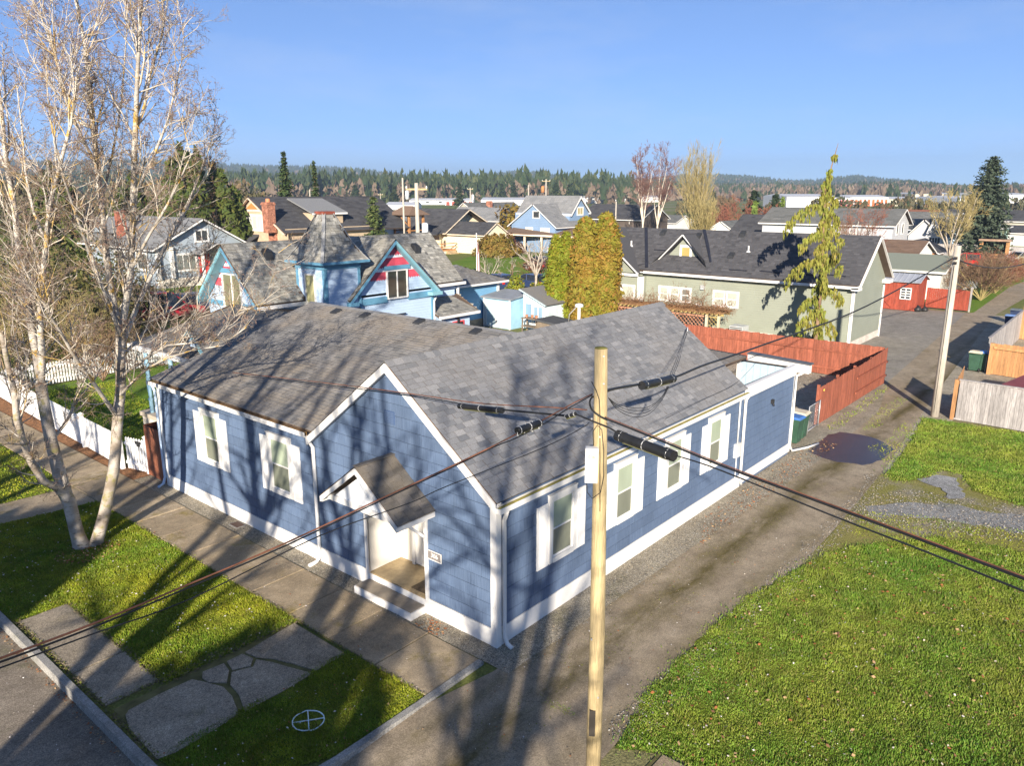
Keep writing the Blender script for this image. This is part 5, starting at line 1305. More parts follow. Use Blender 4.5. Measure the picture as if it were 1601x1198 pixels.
q = MB(); q.box(29.1, 29.2, 24.36, 24.46, 0, 2.05); q.box(29.1, 29.2, 26.74, 26.84, 0, 2.05); q.build('corner_trim', WHITE, t)
t = thing('greenhouse_shed', 'pale blue lean-to greenhouse with a slanting shingle roof beside the thuja', 'shed')
q = MB(); q.hexa([(30.3, 22.2, 0), (32.4, 22.2, 0), (32.4, 24.15, 0), (30.3, 24.15, 0), (30.3, 22.2, 1.85), (32.4, 22.2, 1.85), (32.4, 24.15, 2.65), (30.3, 24.15, 2.65)]); q.build('wall', mat('greenhouse_white', (0.58, 0.68, 0.72), 0.6), t)
q = MB(); q.slab([(30.05, 22.0, 1.83), (32.7, 22.0, 1.83), (32.7, 24.3, 2.78), (30.05, 24.3, 2.78)], V(0, -0.41, 1), 0.08); q.build('roof', V_ROOF2, t)
MB().beam((30.03, 22.0, 1.78), (30.03, 24.3, 2.73), .05, .14, up=(1, 0, 0)).build('bargeboard', mat('pale_aqua', (.50, .68, .72), .6), t)
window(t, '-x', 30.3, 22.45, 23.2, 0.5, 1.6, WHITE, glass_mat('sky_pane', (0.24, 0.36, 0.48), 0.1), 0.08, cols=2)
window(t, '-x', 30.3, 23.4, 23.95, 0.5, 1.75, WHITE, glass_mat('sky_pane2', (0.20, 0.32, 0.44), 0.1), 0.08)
t = thing('low_shed', 'low dark felt roof edge beside the plant rack under the lime thuja', 'shed')
q = MB(); q.slab([(28.4, 19.4, .95), (30.4, 19.4, .95), (30.4, 21.6, 1.15), (28.4, 21.6, 1.15)], V(0, -.1, 1), .12); q.build('roof', mat('dark_felt', (.07, .075, .085), .85), t); MB().box(28.5, 30.3, 19.5, 21.5, 0, .95).build('wall', mat('old_wood', (0.20, 0.16, 0.12), 0.85, 0.3, 4), t)
t = thing('plant_rack', 'low weathered wooden rack of plant pots on the grass by the greenhouse', 'rack', (29.3, 22.6, 0))
M_OLDW = mat('old_wood', (0.20, 0.16, 0.12), 0.85, 0.3, 4)
for x in (-0.25, 0.25):
    for y in (-0.6, 0.6): MB().box(x-0.04, x+0.04, y-0.04, y+0.04, 0, 1.0).build('leg', M_OLDW, t)
for z in (0.4, 0.95): MB().box(-0.32, 0.32, -0.7, 0.7, z, z+0.05).build('shelf', M_OLDW, t)
for i, (x, y) in enumerate(((0, -0.4), (0.05, 0), (-0.05, 0.4))):
    q = MB(); q.lathe([(0.07, 0), (0.11, 0.2), (0.1, 0.2), (0.0, 0.17)], 8); q.build('pot', mat('terracotta', (0.35, 0.16, 0.09), 0.8), t, (x, y, 1.0))
t = thing('flagpole', 'white garden flagpole with a limp striped flag hanging from it', 'flagpole', tuple(G(746, 464)))
q = MB(); q.lathe([(0.05, 0), (0.045, 3), (0.035, 5.55)], 8); q.build('pole', WHITE, t)
q = MB(); q.lathe([(0.0, 5.53), (0.08, 5.6), (0.0, 5.68)], 8); q.build('finial', WHITE, t)
fl_ = MB(); rows = 13
FR = mat('flag_red', (0.55, 0.05, 0.08), 0.8); FW = mat('flag_white', (0.8, 0.8, 0.8), 0.8); FB = mat('flag_blue', (0.05, 0.08, 0.25), 0.8)
# hanging cloth: stripes run down the folds
for i in range(7):
    for k in range(10):
        def fp(i, k):
            z = 4.9-k*0.25; w = (0.10+0.05*k**0.6)*(i/7)
            return (0.05-w*0.9*math.sin(2.5+i*0.8), -0.05+w*1.5*(-1 if k > 3 else -0.5), z-0.12*i/7*k*0.3)
        m = 2 if (i < 4 and k < 4) else (0 if i % 2 == 0 else 1)
        fl_.face([fp(i, k), fp(i+1, k), fp(i+1, k+1), fp(i, k+1)], m)
fl_.build('flag', [FR, FW, FB], t)
# ================================================================ the grey-green house
G_SID = lap_mat('sage_siding', (0.255, 0.275, 0.225), course=0.15)
G_ROOF = roof_mat('charcoal_shingles', (0.048, 0.049, 0.055), (0.088, 0.088, 0.096), scale=0.3)
gh = thing('sage_house', 'long sage green house with charcoal roof and white trimmed windows behind the red fence', 'house')
WX, EX0, EX1, RXG, EZG, RZG, YG0, YG1 = 36.9, 36.45, 43.4, 39.75, 3.95, 6.66, 4.35, 25.0
q = MB()
q.face([(WX, YG0, 0.45), (WX, YG1, 0.45), (WX, YG1, 4.1), (WX, YG0, 4.1)])
q.face([(WX, YG0, 0.45), (43.2, YG0, 0.45), (43.2, YG0, 4.0), (RXG, YG0, RZG-0.15), (WX, YG0, 4.1)])
q.build('wall', G_SID, gh)
q = MB(); q.box(WX+0.02, 43.2, YG0+0.02, YG1, 0, 0.46); q.build('foundation', mat('pale_concrete', (0.55, 0.50, 0.45), 0.85, 0.15, 1.5, fine=0.15, fscale=10), gh)
k1 = (RZG-EZG)/(RXG-EX0); k2 = (RZG-EZG)/(EX1-RXG); ye = 3.95
q = MB(); r1 = V(-k1, 0, 1); r2 = V(k2, 0, 1)
q.slab([(EX0, YG1, EZG), (EX0, ye, EZG), (RXG, ye, RZG), (RXG, YG1, RZG)], r1, 0.12); q.slab([(EX1, ye, EZG), (EX1, YG1, EZG), (RXG, YG1, RZG), (RXG, ye, RZG)], r2, 0.12); q.build('roof', M_DECK, gh)
L1 = math.hypot(RXG-EX0, RZG-EZG)
mb = shingles((EX0, YG1, EZG), (0, -1, 0), (1, 0, k1), r1, YG1-ye, L1, expo=0.15, tab=(0.2, 0.4), th=0.01, seed=81)
# street dormers
def dormer(yc, w, zt, x0, zb, big=False):
    """small gable whose face stands at x0; ridge runs back to the main roof"""
    s = (zt-zb)/w; xr = RXG-(RZG-zt)/k1
    q = MB(); q.face([(x0+0.3, yc-w+0.3, zb), (x0+0.3, yc, zt-0.2), (x0+0.3, yc+w-0.3, zb)]); q.build('dormer_wall', G_SID, gh)
    q = MB(); xb = EX0+(zb-EZG)/k1
    a = [V(x0, yc-w, zb), V(x0, yc, zt), V(xr+0.2, yc, zt), V(xb, yc-w, zb)]; b = [V(x0, yc+w, zb), V(xb, yc+w, zb), V(xr+0.2, yc, zt), V(x0, yc, zt)]
    q.slab([p+V(0, 0, 0.06) for p in a], V(0, -s, 1), 0.1); q.slab([p+V(0, 0, 0.06) for p in b], V(0, s, 1), 0.1); q.build('dormer_roof', G_ROOF, gh)
    for sg in (-1, 1):
        q = MB(); q.beam((x0-0.02, yc, zt+0.0), (x0-0.02, yc+sg*w, zb+0.0), 0.06, 0.17, up=(1, 0, 0)); q.build('bargeboard', WHITE, gh)
dormer(15.95, 2.1, 6.40, 37.4, 4.30)
window(gh, '-x', 37.7, 15.52, 16.12, 4.75, 5.55, WHITE, glass_mat('gold_curtain_pane', (0.42, 0.33, 0.12), 0.2), 0.16, cols=1)
dormer(21.9, 3.45, 6.55, 35.9, 3.72)
MB().box(36.12, 36.2, 20.1, 20.5, 3.7, 5.6).build('gable_board', WHITE, gh)
tag(mb.build('shingles', G_ROOF, gh), kind='stuff')
q = MB()
for y in (20.1, 15.5): pass
q.beam((RXG-0.05, 20.2, RZG+0.04), (EX0+0.15, 18.2, EZG+0.18), 0.22, 0.03); q.build('valley_flashing', mat('dark_flashing', (0.018, 0.02, 0.03), 0.5), gh)
q = MB(); q.beam((RXG-0.05, 15.55, RZG+0.04), (EX0+0.9, 13.75, EZG+0.75), 0.2, 0.03); q.build('valley_flashing', mat('dark_flashing', (0.018, 0.02, 0.03), 0.5), gh)
q = MB(); q.box(EX0-0.12, EX0, ye-0.02, 18.3, EZG-0.22, EZG-0.06); q.box(EX0-0.7, EX0-0.58, 18.4, 26, EZG-0.42, EZG-0.24); q.build('gutter', WHITE, gh)
q = MB(); q.box(EX0, WX, ye, YG1, EZG-0.2, EZG-0.14); q.build('soffit', WHITE, gh)
for xa, za, nm in ((EX0, EZG, 0), (EX1, EZG, 1)):
    q = MB(); q.beam((RXG, ye-0.02, RZG-0.09), (xa, ye-0.02, za-0.09), 0.05, 0.2, up=(0, 1, 0)); q.build('bargeboard', WHITE, gh)
q = MB(); q.box(EX1-0.7, EX1+0.1, ye-0.05, YG0, EZG-0.4, EZG-0.18); q.build('eave_return', WHITE, gh); q = MB(); q.box(EX0-0.12, EX0+0.5, ye-0.05, YG0, EZG-0.3, EZG-0.14); q.build('eave_return', WHITE, gh)
q = MB(); q.box(WX-0.05, WX+0.02, YG0-0.05, YG0+0.08, 0.0, 3.8); q.box(WX-0.12, WX-0.03, YG0-0.12, YG0-0.03, 0, 3.9); q.box(43.1, 43.24, YG0-0.06, YG0, 0.0, 3.8); q.build('corner_board', WHITE, gh)
SG_P = glass_mat('sage_pane', (0.40, 0.42, 0.36), 0.15)
for y0 in (14.95, 15.80, 16.65): window(gh, '-x', WX, y0, y0+0.55, 2.0, 2.78, WHITE, SG_P if y0 > 15 else PANE_MID, 0.14, rows=2, d=0.05)
for y0 in (11.55, 12.45): window(gh, '-x', WX, y0, y0+0.66, 1.98, 2.8, WHITE, SG_P, 0.14, rows=2, d=0.05)
# canted bay on the left
q = MB(); q.box(36.0, WX, 18.35, 22.6, 0.4, 3.5); q.build('bay_wall', G_SID, gh)
window(gh, '-x', 36.0, 18.85, 19.7, 1.6, 2.75, WHITE, SG_P, 0.16, d=0.06); window(gh, '-x', 36.0, 20.6, 21.4, 1.6, 2.75, WHITE, SG_P, 0.16, d=0.06)
q = MB(); q.box(35.94, 36.02, 20.0, 20.25, 0.6, 3.5); q.build('bay_trim', WHITE, gh); q = MB(); q.box(35.94, 36.02, 18.33, 18.5, 0.6, 3.5); q.box(36.02, 36.5, 18.3, 18.36, 0.6, 3.5); q.build('bay_trim', WHITE, gh)
q = MB(); q.box(WX-0.2, WX, 13.85, 14.1, 2.9, 3.2); q.build('wall_vent', mat('vent_grey', (0.4, 0.42, 0.43), 0.5), gh)
q = MB(); q.box(WX-0.25, WX-0.05, 14.0, 14.35, 1.75, 1.95); q.tube([(WX-0.1, 14.2, 1.0), (WX-0.1, 14.2, 1.8)], 0.02, 6); q.build('wall_dish', WHITE, gh)
def on_roof(u, v):
    r = ray(u, v); t = (EZG+k1*(CAM.x-EX0)-CAM.z)/(r.z-k1*r.x); return CAM+r*t
for u, v in ((1037, 365), (1092, 370), (1161, 367), (1143, 401)):
    p = on_roof(u, v); q = MB(); q.hexa([(p.x-.2, p.y-.2, p.z-.16), (p.x+.2, p.y-.2, p.z+.16), (p.x+.2, p.y+.2, p.z+.16), (p.x-.2, p.y+.2, p.z-.16), (p.x-.18, p.y-.16, p.z+.08), (p.x+.16, p.y-.16, p.z+.28), (p.x+.16, p.y+.16, p.z+.28), (p.x-.18, p.y+.16, p.z+.08)]); q.build('roof_vent', _mats['vent_black'], gh)
for u, v in ((1170, 394), (987, 385)):
    p = on_roof(u, v); q = MB(); q.tube([p-V(0, 0, .1), p+V(0, 0, 0.4)], 0.06, 8); q.lathe([(0.16, -0.02), (0.1, 0.08)], 8, p); q.build('vent_pipe', mat('pale_pipe', (0.6, 0.6, 0.6), 0.5), gh)
for (u0, v0), (u1, v1) in (((1023, 391), (1043, 392)), ((1140, 422), (1168, 424)), ((1188, 424), (1218, 427)), ((1238, 427), (1272, 431)), ((1294, 430), (1322, 433)), ((998, 415), (1012, 412))):
    a, b = on_roof(u0, v0), on_roof(u1, v1); q = MB(); q.beam(a+V(0, 0, .03), b+V(0, 0, .03), 0.1, 0.06); q.build('snow_guard', _mats['dark_flashing'], gh)
# heat pump by the wall
t = thing('heat_pump', 'grey heat pump unit behind the vine trellis against the sage house', 'air conditioner', (35.6, 10.7, 0))
MB().box(-0.45, 0.45, -0.45, 0.45, 0.1, 1.0).build('case', mat('ac_grey', (0.42, 0.44, 0.45), 0.5), t)
q = MB()
for i in range(8): q.box(-0.47, -0.45, -0.4, 0.4, 0.18+i*0.1, 0.22+i*0.1)
q.build('grille', DARK, t)
# vine trellis
t = thing('trellis_arbor', 'long pink lattice trellis topped by a brown vine in front of the sage house', 'trellis')
M_LAT = mat('lattice_pink', (0.55, 0.27, 0.17), 0.75, 0.15, 2); M_LATG = mat('lattice_olive', (0.42, 0.33, 0.13), 0.75, 0.2, 2)
TXX = 33.0
def lattice(y0, y1, z0, z1, m):
    q = MB(); s = 0.26
    n = int((y1-y0+z1-z0)/s)
    for i in range(n):
        c0 = y0+i*s
        for dr, dx in ((1, 0.0), (-1, 0.015)):
            if dr == 1: ya, yb = c0-(z1-z0), c0; za, zb = z0, z1
            else: ya, yb = c0, c0-(z1-z0); za, zb = z0, z1
            # clip to the panel
            def cl(ya, za, yb, zb):
                pts = []
                for (p, pz, q_, qz) in ((ya, za, yb, zb),):
                    t0, t1 = 0.0, 1.0; d = q_-p
                    if abs(d) < 1e-9: return None
                    ta, tb = (y0-p)/d, (y1-p)/d
                    t0 = max(t0, min(ta, tb)); t1 = min(t1, max(ta, tb))
                    if t1 <= t0: return None
                    return (p+d*t0, pz+(qz-pz)*t0, p+d*t1, pz+(qz-pz)*t1)
            r_ = cl(ya, za, yb, zb)
            if r_: q.beam((TXX+dx, r_[0], r_[1]), (TXX+dx, r_[2], r_[3]), 0.012, 0.055, up=(1, 0, 0))
    fr = MB(); fr.box(TXX-0.02, TXX+0.04, y0, y1, z0-0.05, z0); fr.box(TXX-0.02, TXX+0.04, y0, y1, z1, z1+0.07)
    fr.build('lattice_frame', m, t)
    tag(q.build('lattice_slats', m, t), kind='stuff')
lattice(11.9, 15.6, 0.2, 1.75, M_LAT); lattice(10.95, 11.55, 0.2, 1.75, M_LATG); lattice(16.9, 18.9, 0.6, 1.75, M_LAT)
for y in (10.9, 11.7, 15.7, 16.8, 19.0): MB().box(TXX-0.07, TXX+0.07, y-0.07, y+0.07, 0, 1.9).build('post', mat('post_cream', (0.55, 0.47, 0.33), 0.7), t)
q = MB(); q.beam((TXX, 10.6, 1.95), (TXX, 19.4, 1.95), 0.1, 0.12); q.beam((TXX+0.9, 10.6, 1.95), (TXX+0.9, 19.4, 1.95), 0.1, 0.12); q.build('beam', M_LATG, t)
for i in range(30):
    y = 10.7+i*0.3; MB().box(TXX-0.4, TXX+1.3, y-0.03, y+0.03, 2.02, 2.12).build('rafter', mat('rafter_brown', (.30, .17, .08), .8), t)
# ================================================================ red shed, garage and fence at the yard's end
t = thing('red_shed', 'barn red garden shed with a white window and a metal roof', 'shed')
q = MB(); q.box(56.2, 58.7, 5.15, 8.0, 0.05, 2.36); q.face([(56.2, 5.15, 2.36), (58.7, 5.15, 2.36), (57.45, 5.15, 2.78)]); q.build('wall', mat('barn_red_core', (0.20, 0.04, 0.025), 0.8), t)
boards(t, (56.18, 5.15), (56.18, 8.0), 2.3, 2.3, 0.2, M_REDSHED, jit=0, seed=60); boards(t, (56.2, 5.13), (58.7, 5.13), 2.3, 2.3, 0.2, M_REDSHED, jit=0, seed=61)
m_metal = mat('grey_metal_roof', (0.40, 0.42, 0.46), 0.45, 0.1, 1, metal=0.3)
q = MB(); q.slab([(55.9, 8.2, 2.30), (55.9, 4.95, 2.30), (57.45, 4.95, 2.84), (57.45, 8.2, 2.84)], V(-0.35, 0, 1), 0.04); q.slab([(59.0, 4.95, 2.30), (59.0, 8.2, 2.30), (57.45, 8.2, 2.84), (57.45, 4.95, 2.84)], V(0.35, 0, 1), 0.04)
for i in range(9):
    y = 5.0+i*0.39; q.beam((55.9, y, 2.32), (57.45, y, 2.86), 0.04, 0.04)
q.build('roof', m_metal, t)
window(t, '-x', 56.15, 5.66, 6.34, 0.98, 1.76, WHITE, PANE_DARK, 0.07, cols=2, rows=4, d=0.06)
d = MB().box(56.12, 56.15, 7.0, 7.85, 0.1, 2.0).build('door', M_REDSHED, t)
q = MB(); q.beam((56.10, 7.0, 0.2), (56.10, 7.8, 0.95), 0.03, 0.08, up=(1, 0, 0)); q.beam((56.10, 7.8, 0.2), (56.10, 7.0, 0.95), 0.03, 0.08, up=(1, 0, 0)); q.build('door_brace', M_REDSHED, d)
f = thing('red_fence', 'barn red board fence right of the red shed', 'fence')
boards(f, (58.75, 5.05), (58.6, 1.95), 1.58, 1.58, 0.15, M_REDSHED, seed=62, z=0.1)
MB().box(58.55, 58.67, 1.80, 1.92, 0, 2.0).build('post', M_GREYW, f)
t = thing('rubbish_bags', 'black rubbish bags lying at the corner of the red shed', 'bags', tuple(G(1434, 487)))
for i, (x, y, s) in enumerate(((0, 0, 0.3), (0.35, -0.45, 0.25))):
    q = MB(); q.lathe([(0.05, 0), (s, 0.05), (s*1.1, s*0.7), (s*0.6, s*1.3), (0.04, s*1.7)], 9); q.build('bag', DARK, t, (x, y, 0))
M_GARROOF = roof_mat('mossy_shingles', (0.15, 0.17, 0.14), (0.24, 0.26, 0.21))
t = thing('white_garage', 'small white garage with a mossy green-grey roof behind the red shed', 'garage')
q = MB(); gable_walls(q, 64.5, 72.3, 5.3, 10.5, 0, 2.5, 3.5, 'y', 68.4); q.build('wall', mat('garage_white', (0.62, 0.61, 0.56), 0.7), t)
q = MB(); rf = gable_roof(q, 64.5, 72.3, 5.3, 11.5, 2.5, 3.5, 'y', 68.4, 0.4, 0.4); q.build('roof', M_GARROOF, t)
trim_rakes(t, rf, 0.14, WHITE); window(t, '-y', 5.3, 68.0, 68.9, 0.9, 1.9, WHITE, PANE_MID, 0.1)
# ================================================================ the houses beyond
R_DARK = roof_mat('dark_roof', (0.045, 0.045, 0.05), (0.085, 0.085, 0.09), scale=0.2, grain=0.35)
R_GREY = roof_mat('grey_roof', (0.17, 0.175, 0.18), (0.25, 0.25, 0.25), scale=0.3, grain=0.35)
R_MED = roof_mat('mid_roof', (0.10, 0.105, 0.10), (0.17, 0.17, 0.165), scale=0.3, grain=0.4)
R_RUST = roof_mat('rust_roof', (0.20, 0.085, 0.05), (0.29, 0.125, 0.075), scale=0.3, grain=0.3)
R_BROWN = roof_mat('brown_roof', (0.13, 0.085, 0.06), (0.20, 0.135, 0.095), scale=0.3, grain=0.3)
def roof_courses(parent, roofs, m, expo=0.3, name='shingles', seed=1):
    """courses of wide tabs on far roofs: one joined part"""
    mb = MB()
    for i, (pl, n) in enumerate(roofs):
        a, b, c, d = pl                                  # ridge0, ridge1, eave1, eave0
        u = b-a; w = a-d
        nn = Vector(n)
        o, uu = (d, u) if u.cross(w).dot(nn) > 0 else (c, -u)
        shingles(o+nn*0.01, uu, w, nn, u.length, w.length, expo=expo, tab=(0.5, 1.2), th=0.02, seed=seed+i, mb=mb)
    tag(mb.build(name, m, parent), kind='stuff')
def simple_house(name, label, cat, x0, x1, y0, y1, ze, zr, axis, wall, roof, rp=None, ov=0.4, og=0.35, trim=None, z0=0.0, group=None, ends=(0, 1), expo=0.3, t=None, courses=True):
    t = t or thing(name, label, cat, group=group)
    q = MB(); gable_walls(q, x0, x1, y0, y1, z0, ze, zr, axis, rp); q.build('wall', wall, t)
    q = MB(); rf = gable_roof(q, x0, x1, y0, y1, ze, zr, axis, rp, ov, og); q.build('roof', M_DECK if courses else roof, t)
    if courses: roof_courses(t, rf, roof, expo)
    trim_rakes(t, rf, 0.14, trim or WHITE, ends)
    return t
W_GREYBL = lap_mat('greyblue_siding', (0.30, 0.35, 0.40), course=0.2)
# grey craftsman with the red door
t = simple_house('craftsman_house', 'grey and white craftsman bungalow with a red front door behind the bare birch', 'house', 24.3, 33.6, 65.0, 82.0, 4.0, 6.5, 'y', W_GREYBL, R_GREY, 29.15, 0.5, 0.6)
MB().box(24.2, 33.7, 64.9, 65.0, 0, 0.9).build('foundation', mat('cream_base', (0.68, 0.62, 0.54), 0.8), t)
window(t, '-y', 65.0, 28.5, 29.7, 4.45, 5.4, WHITE, PANE_DARK, 0.2, cols=2)
window(t, '-y', 65.0, 26.3, 28.2, 1.7, 3.1, WHITE, PANE_MID, 0.2, cols=3); window(t, '-y', 65.0, 30.2, 31.0, 1.6, 3.0, WHITE, PANE_DARK, 0.2)
q = MB(); q.box(24.2, 24.5, 64.7, 65.0, 0.9, 4.0); q.box(25.6, 25.9, 64.7, 65.0, 0.9, 4.0); q.build('porch_column', WHITE, t)
window(t, '-x', 24.3, 67.0, 69.0, 1.8, 3.2, WHITE, PANE_MID, 0.2, cols=2); window(t, '-x', 24.3, 72.0, 74.0, 1.8, 3.2, WHITE, PANE_MID, 0.2, cols=2)
d = MB().box(29.0-0.55+.1, 29.0+0.55+.1, 64.86, 64.98, 0.95, 3.1).build('door', mat('door_red', (0.62, 0.03, 0.025), 0.5), t)
MB().box(29.5, 29.56, 64.8, 64.86, 1.9, 2.0).build('handle', DARK, d)
q = MB(); q.slab([(27.6, 62.9, 3.3), (29.6, 62.9, 4.25), (29.6, 65, 4.25), (27.6, 65, 3.3)], V(-.43, 0, 1), 0.12); q.slab([(31.6, 62.9, 3.3), (31.6, 65, 3.3), (29.6, 65, 4.25), (29.6, 62.9, 4.25)], V(.43, 0, 1), 0.12); q.build('porch_roof', R_GREY, t)
for sg in (-1, 1): MB().beam((29.6, 62.86, 4.2), (29.6+sg*2.0, 62.86, 3.22), 0.05, 0.2, up=(0, 1, 0)).build('bargeboard', WHITE, t)
for x in (28.0, 31.2): MB().box(x-0.12, x+0.12, 63.0, 63.2, 0.9, 3.3).build('porch_column', WHITE, t)
q = MB(); q.box(25.0, 25.8, 74.0, 74.8, 4.0, 7.3); q.build('chimney', mat('brick', (0.28, 0.10, 0.065), 0.85, 0.3, 3, fine=0.3, fscale=6), t)
q = MB(); q.slab([(24.5, 76.0, 5.0), (24.5, 78.5, 6.6), (29, 78.5, 6.6), (29, 76, 5.0)], V(0, -.64, 1), 0.1); q.slab([(24.5, 81, 5.0), (29, 81, 5.0), (29, 78.5, 6.6), (24.5, 78.5, 6.6)], V(0, .64, 1), 0.1); q.build('dormer_roof', R_GREY, t)
q = MB(); q.face([(24.9, 76.3, 5.0), (24.9, 78.5, 6.4), (24.9, 80.7, 5.0)]); q.build('dormer_wall', W_GREYBL, t)
# tan house with the brick chimney
TX = 46.0
ap, lt, rt = GX(388, 308, TX), GX(352, 357, TX), GX(445, 365, TX)
W_TAN = mat('tan_stucco', (0.46, 0.36, 0.25), 0.8, 0.1, 0.8, fine=0.1, fscale=3)
re_ = GY(540, 307, ap.y)
t = thing('tan_house', 'tan two storey house with dark roof, brick chimney and shed dormer', 'house')
q = MB(); q.face([(TX+0.5, rt.y, 0), (TX+0.5, lt.y, 0), (TX+0.5, lt.y, lt.z), (TX+0.5, ap.y, ap.z-0.2), (TX+0.5, rt.y, rt.z)]); q.face([(TX+0.5, rt.y+0.6, 0), (re_.x, rt.y+0.6, 0), (re_.x, rt.y+0.6, rt.z+0.5), (TX+0.5, rt.y+0.6, rt.z+0.5)]); q.build('wall', W_TAN, t)
q = MB(); rfs = []
for e in (rt, lt):
    pl = [V(TX, ap.y, ap.z), V(re_.x+6, ap.y, ap.z), V(re_.x+6, e.y, e.z), V(TX, e.y, e.z)]; n = V(0, -(ap.z-e.z)/abs(ap.y-e.y), 1) if e.y < ap.y else V(0, (ap.z-e.z)/abs(ap.y-e.y), 1)
    q.slab(pl, n, 0.15); rfs.append((pl, n.normalized()))
q.build('roof', M_DECK, t); roof_courses(t, rfs, R_DARK, 0.35)
CREAM = mat('cream_trim', (0.70, 0.60, 0.47), 0.6)
for e in (rt, lt): MB().beam((TX-0.03, ap.y, ap.z-0.15), (TX-0.03, e.y, e.z-0.15), 0.06, 0.3, up=(1, 0, 0)).build('bargeboard', CREAM, t)
window(t, '-x', TX+0.5, GX(410, 350, TX+.5).y, GX(387, 350, TX+.5).y, GX(398, 358, TX+.5).z, GX(398, 338, TX+.5).z, WHITE, PANE_PALE, 0.25, cols=3)
window(t, '-x', TX+0.5, GX(382, 350, TX+.5).y, GX(378, 350, TX+.5).y, GX(380, 357, TX+.5).z, GX(380, 349, TX+.5).z, WHITE, PANE_DARK, 0.15)
q = MB(); q.face([(TX+.44, GX(402, 325, TX).y, GX(402, 327, TX).z), (TX+.44, GX(379, 325, TX).y, GX(379, 327, TX).z), (TX+.44, ap.y, ap.z-0.7)]); q.build('gable_panel', mat('orange_panel', (0.50, 0.19, 0.06), 0.7), t)
MB().box(TX+.4, TX+.46, GX(402, 327, TX).y, GX(379, 327, TX).y, GX(390, 329, TX).z-0.15, GX(390, 329, TX).z+0.1).build('trim', CREAM, t)
M_BRICK = mat('old_brick', (0.32, 0.14, 0.09), 0.85, 0.35, 2.5, fine=0.35, fscale=5)
n_ = V(0, -(ap.z-rt.z)/abs(ap.y-rt.y), 1); r_ = ray(421, 345); pc = CAM+r_*((ap-CAM).dot(n_)/r_.dot(n_)); zt_ = GD(421, 316, math.hypot(pc.x-CAM.x, pc.y-CAM.y)).z
q = MB(); q.box(pc.x-.6, pc.x+.6, pc.y-.55, pc.y+.55, pc.z-1.5, zt_); q.box(pc.x-.68, pc.x+.68, pc.y-.63, pc.y+.63, zt_-.35, zt_-.12); q.build('chimney', M_BRICK, t)
q = MB(); q.lathe([(0.32, 0), (0.28, 0.4), (0.15, 0.45)], 8, (pc.x, pc.y, zt_)); q.build('chimney_pot', mat('clay_pot', (0.5, 0.2, 0.1), 0.8), t)
MB().box(TX+.3, TX+.5, GX(427, 350, TX).y, GX(415, 350, TX).y, 0, GX(420, 345, TX).z).build('brick_pier', M_BRICK, t)
DY = rt.y+1.2; a0 = GY(443, 311, ap.y-1.2); a1 = GY(500, 311, ap.y-1.2); b0 = GY(488, 333, DY); b1 = GY(543, 331, DY)
q = MB(); q.slab([b0, b1, V(b1.x, ap.y-1.0, a1.z+0.1), V(b0.x, ap.y-1.0, a0.z+0.1)], V(0, -.3, 1), 0.15); q.build('dormer_roof', R_GREY, t)
q = MB(); k = (ap.z-rt.z)/(ap.y-rt.y); q.hexa([(b0.x+.5, DY+.4, b0.z-2.2), (b1.x-.5, DY+.4, b0.z-2.2), (b1.x-.5, ap.y-1, b0.z-.2), (b0.x+.5, ap.y-1, b0.z-.2), (b0.x+.5, DY+.4, b0.z-.15), (b1.x-.5, DY+.4, b0.z-.15), (b1.x-.5, ap.y-1, b0.z+.1), (b0.x+.5, ap.y-1, b0.z+.1)]); q.build('dormer_wall', W_TAN, t)
MB().box(b0.x, b1.x, DY-0.06, DY, b0.z-0.25, b0.z-0.02).build('gutter', WHITE, t)
q = MB(); q.slab([(TX-1.5, GX(400, 366, TX).y, GX(385, 372, TX).z-.5), (TX-1.5, GX(372, 366, TX).y, GX(385, 372, TX).z-.5), (TX+.5, GX(372, 366, TX).y, GX(385, 366, TX).z), (TX+.5, GX(400, 366, TX).y, GX(385, 366, TX).z)], V(-.4, 0, 1), 0.15); q.build('porch_roof', R_DARK, t)
# cream house with the carport
W_CREAM = lap_mat('cream_siding', (0.68, 0.62, 0.46), course=0.25, var=0.04)
CXx, CYy = 75.4, 68.6
t = thing('cream_house', 'cream house with a charcoal roof and a timber deck behind the green lawn', 'house')
q = MB(); gable_walls(q, CXx, CXx+4.9, CYy, CYy+9.5, 0, 3.0, 4.5, 'y', CXx+2.4); q.build('wall', W_CREAM, t)
q = MB(); gable_walls(q, CXx-0.6, CXx+11, CYy+9.0, CYy+18, 0, 3.1, 6.3, 'y', CXx+4.5); q.build('wall', W_CREAM, t)
q = MB(); r1 = gable_roof(q, CXx, CXx+4.9, CYy, CYy+9.5, 3.0, 4.5, 'y', CXx+2.4, 0.4, 0.3); r2 = gable_roof(q, CXx-0.6, CXx+11, CYy+7.5, CYy+18, 3.1, 6.3, 'y', CXx+4.5, 0.4, 0.3); q.build('roof', M_DECK, t); roof_courses(t, r1+r2, R_DARK, 0.35); trim_rakes(t, r1+r2, 0.14, CREAM, (0,))
window(t, '-x', CXx-0.6, 82.5, 85.5, 1.0, 2.5, WHITE, PANE_PALE, 0.15, cols=3)
dk = MB().box(71.8, CXx-0.6, 74.0, 85, 0.4, 0.6).build('deck', mat('deck_orange', (0.46, 0.22, 0.09), 0.7), t)
q = MB()
for z in (1.0, 1.45): q.box(71.8, 71.9, 74, 85, z, z+0.12)
for i in range(12): q.box(71.8, 71.9, 74+i*0.98, 74.12+i*0.98, 0.6, 1.5)
q.box(71.9, 75, 74.0, 74.1, 1.45, 1.57); q.box(71.9, 75, 74.0, 74.1, 1.0, 1.1); q.build('deck_railing', _mats['deck_orange'], dk)
MB().box(71.8, CXx-0.6, 74.0, 85, 0.0, 0.4).build('deck_skirt', mat('skirt_white', (0.6, 0.58, 0.52), 0.8), dk)
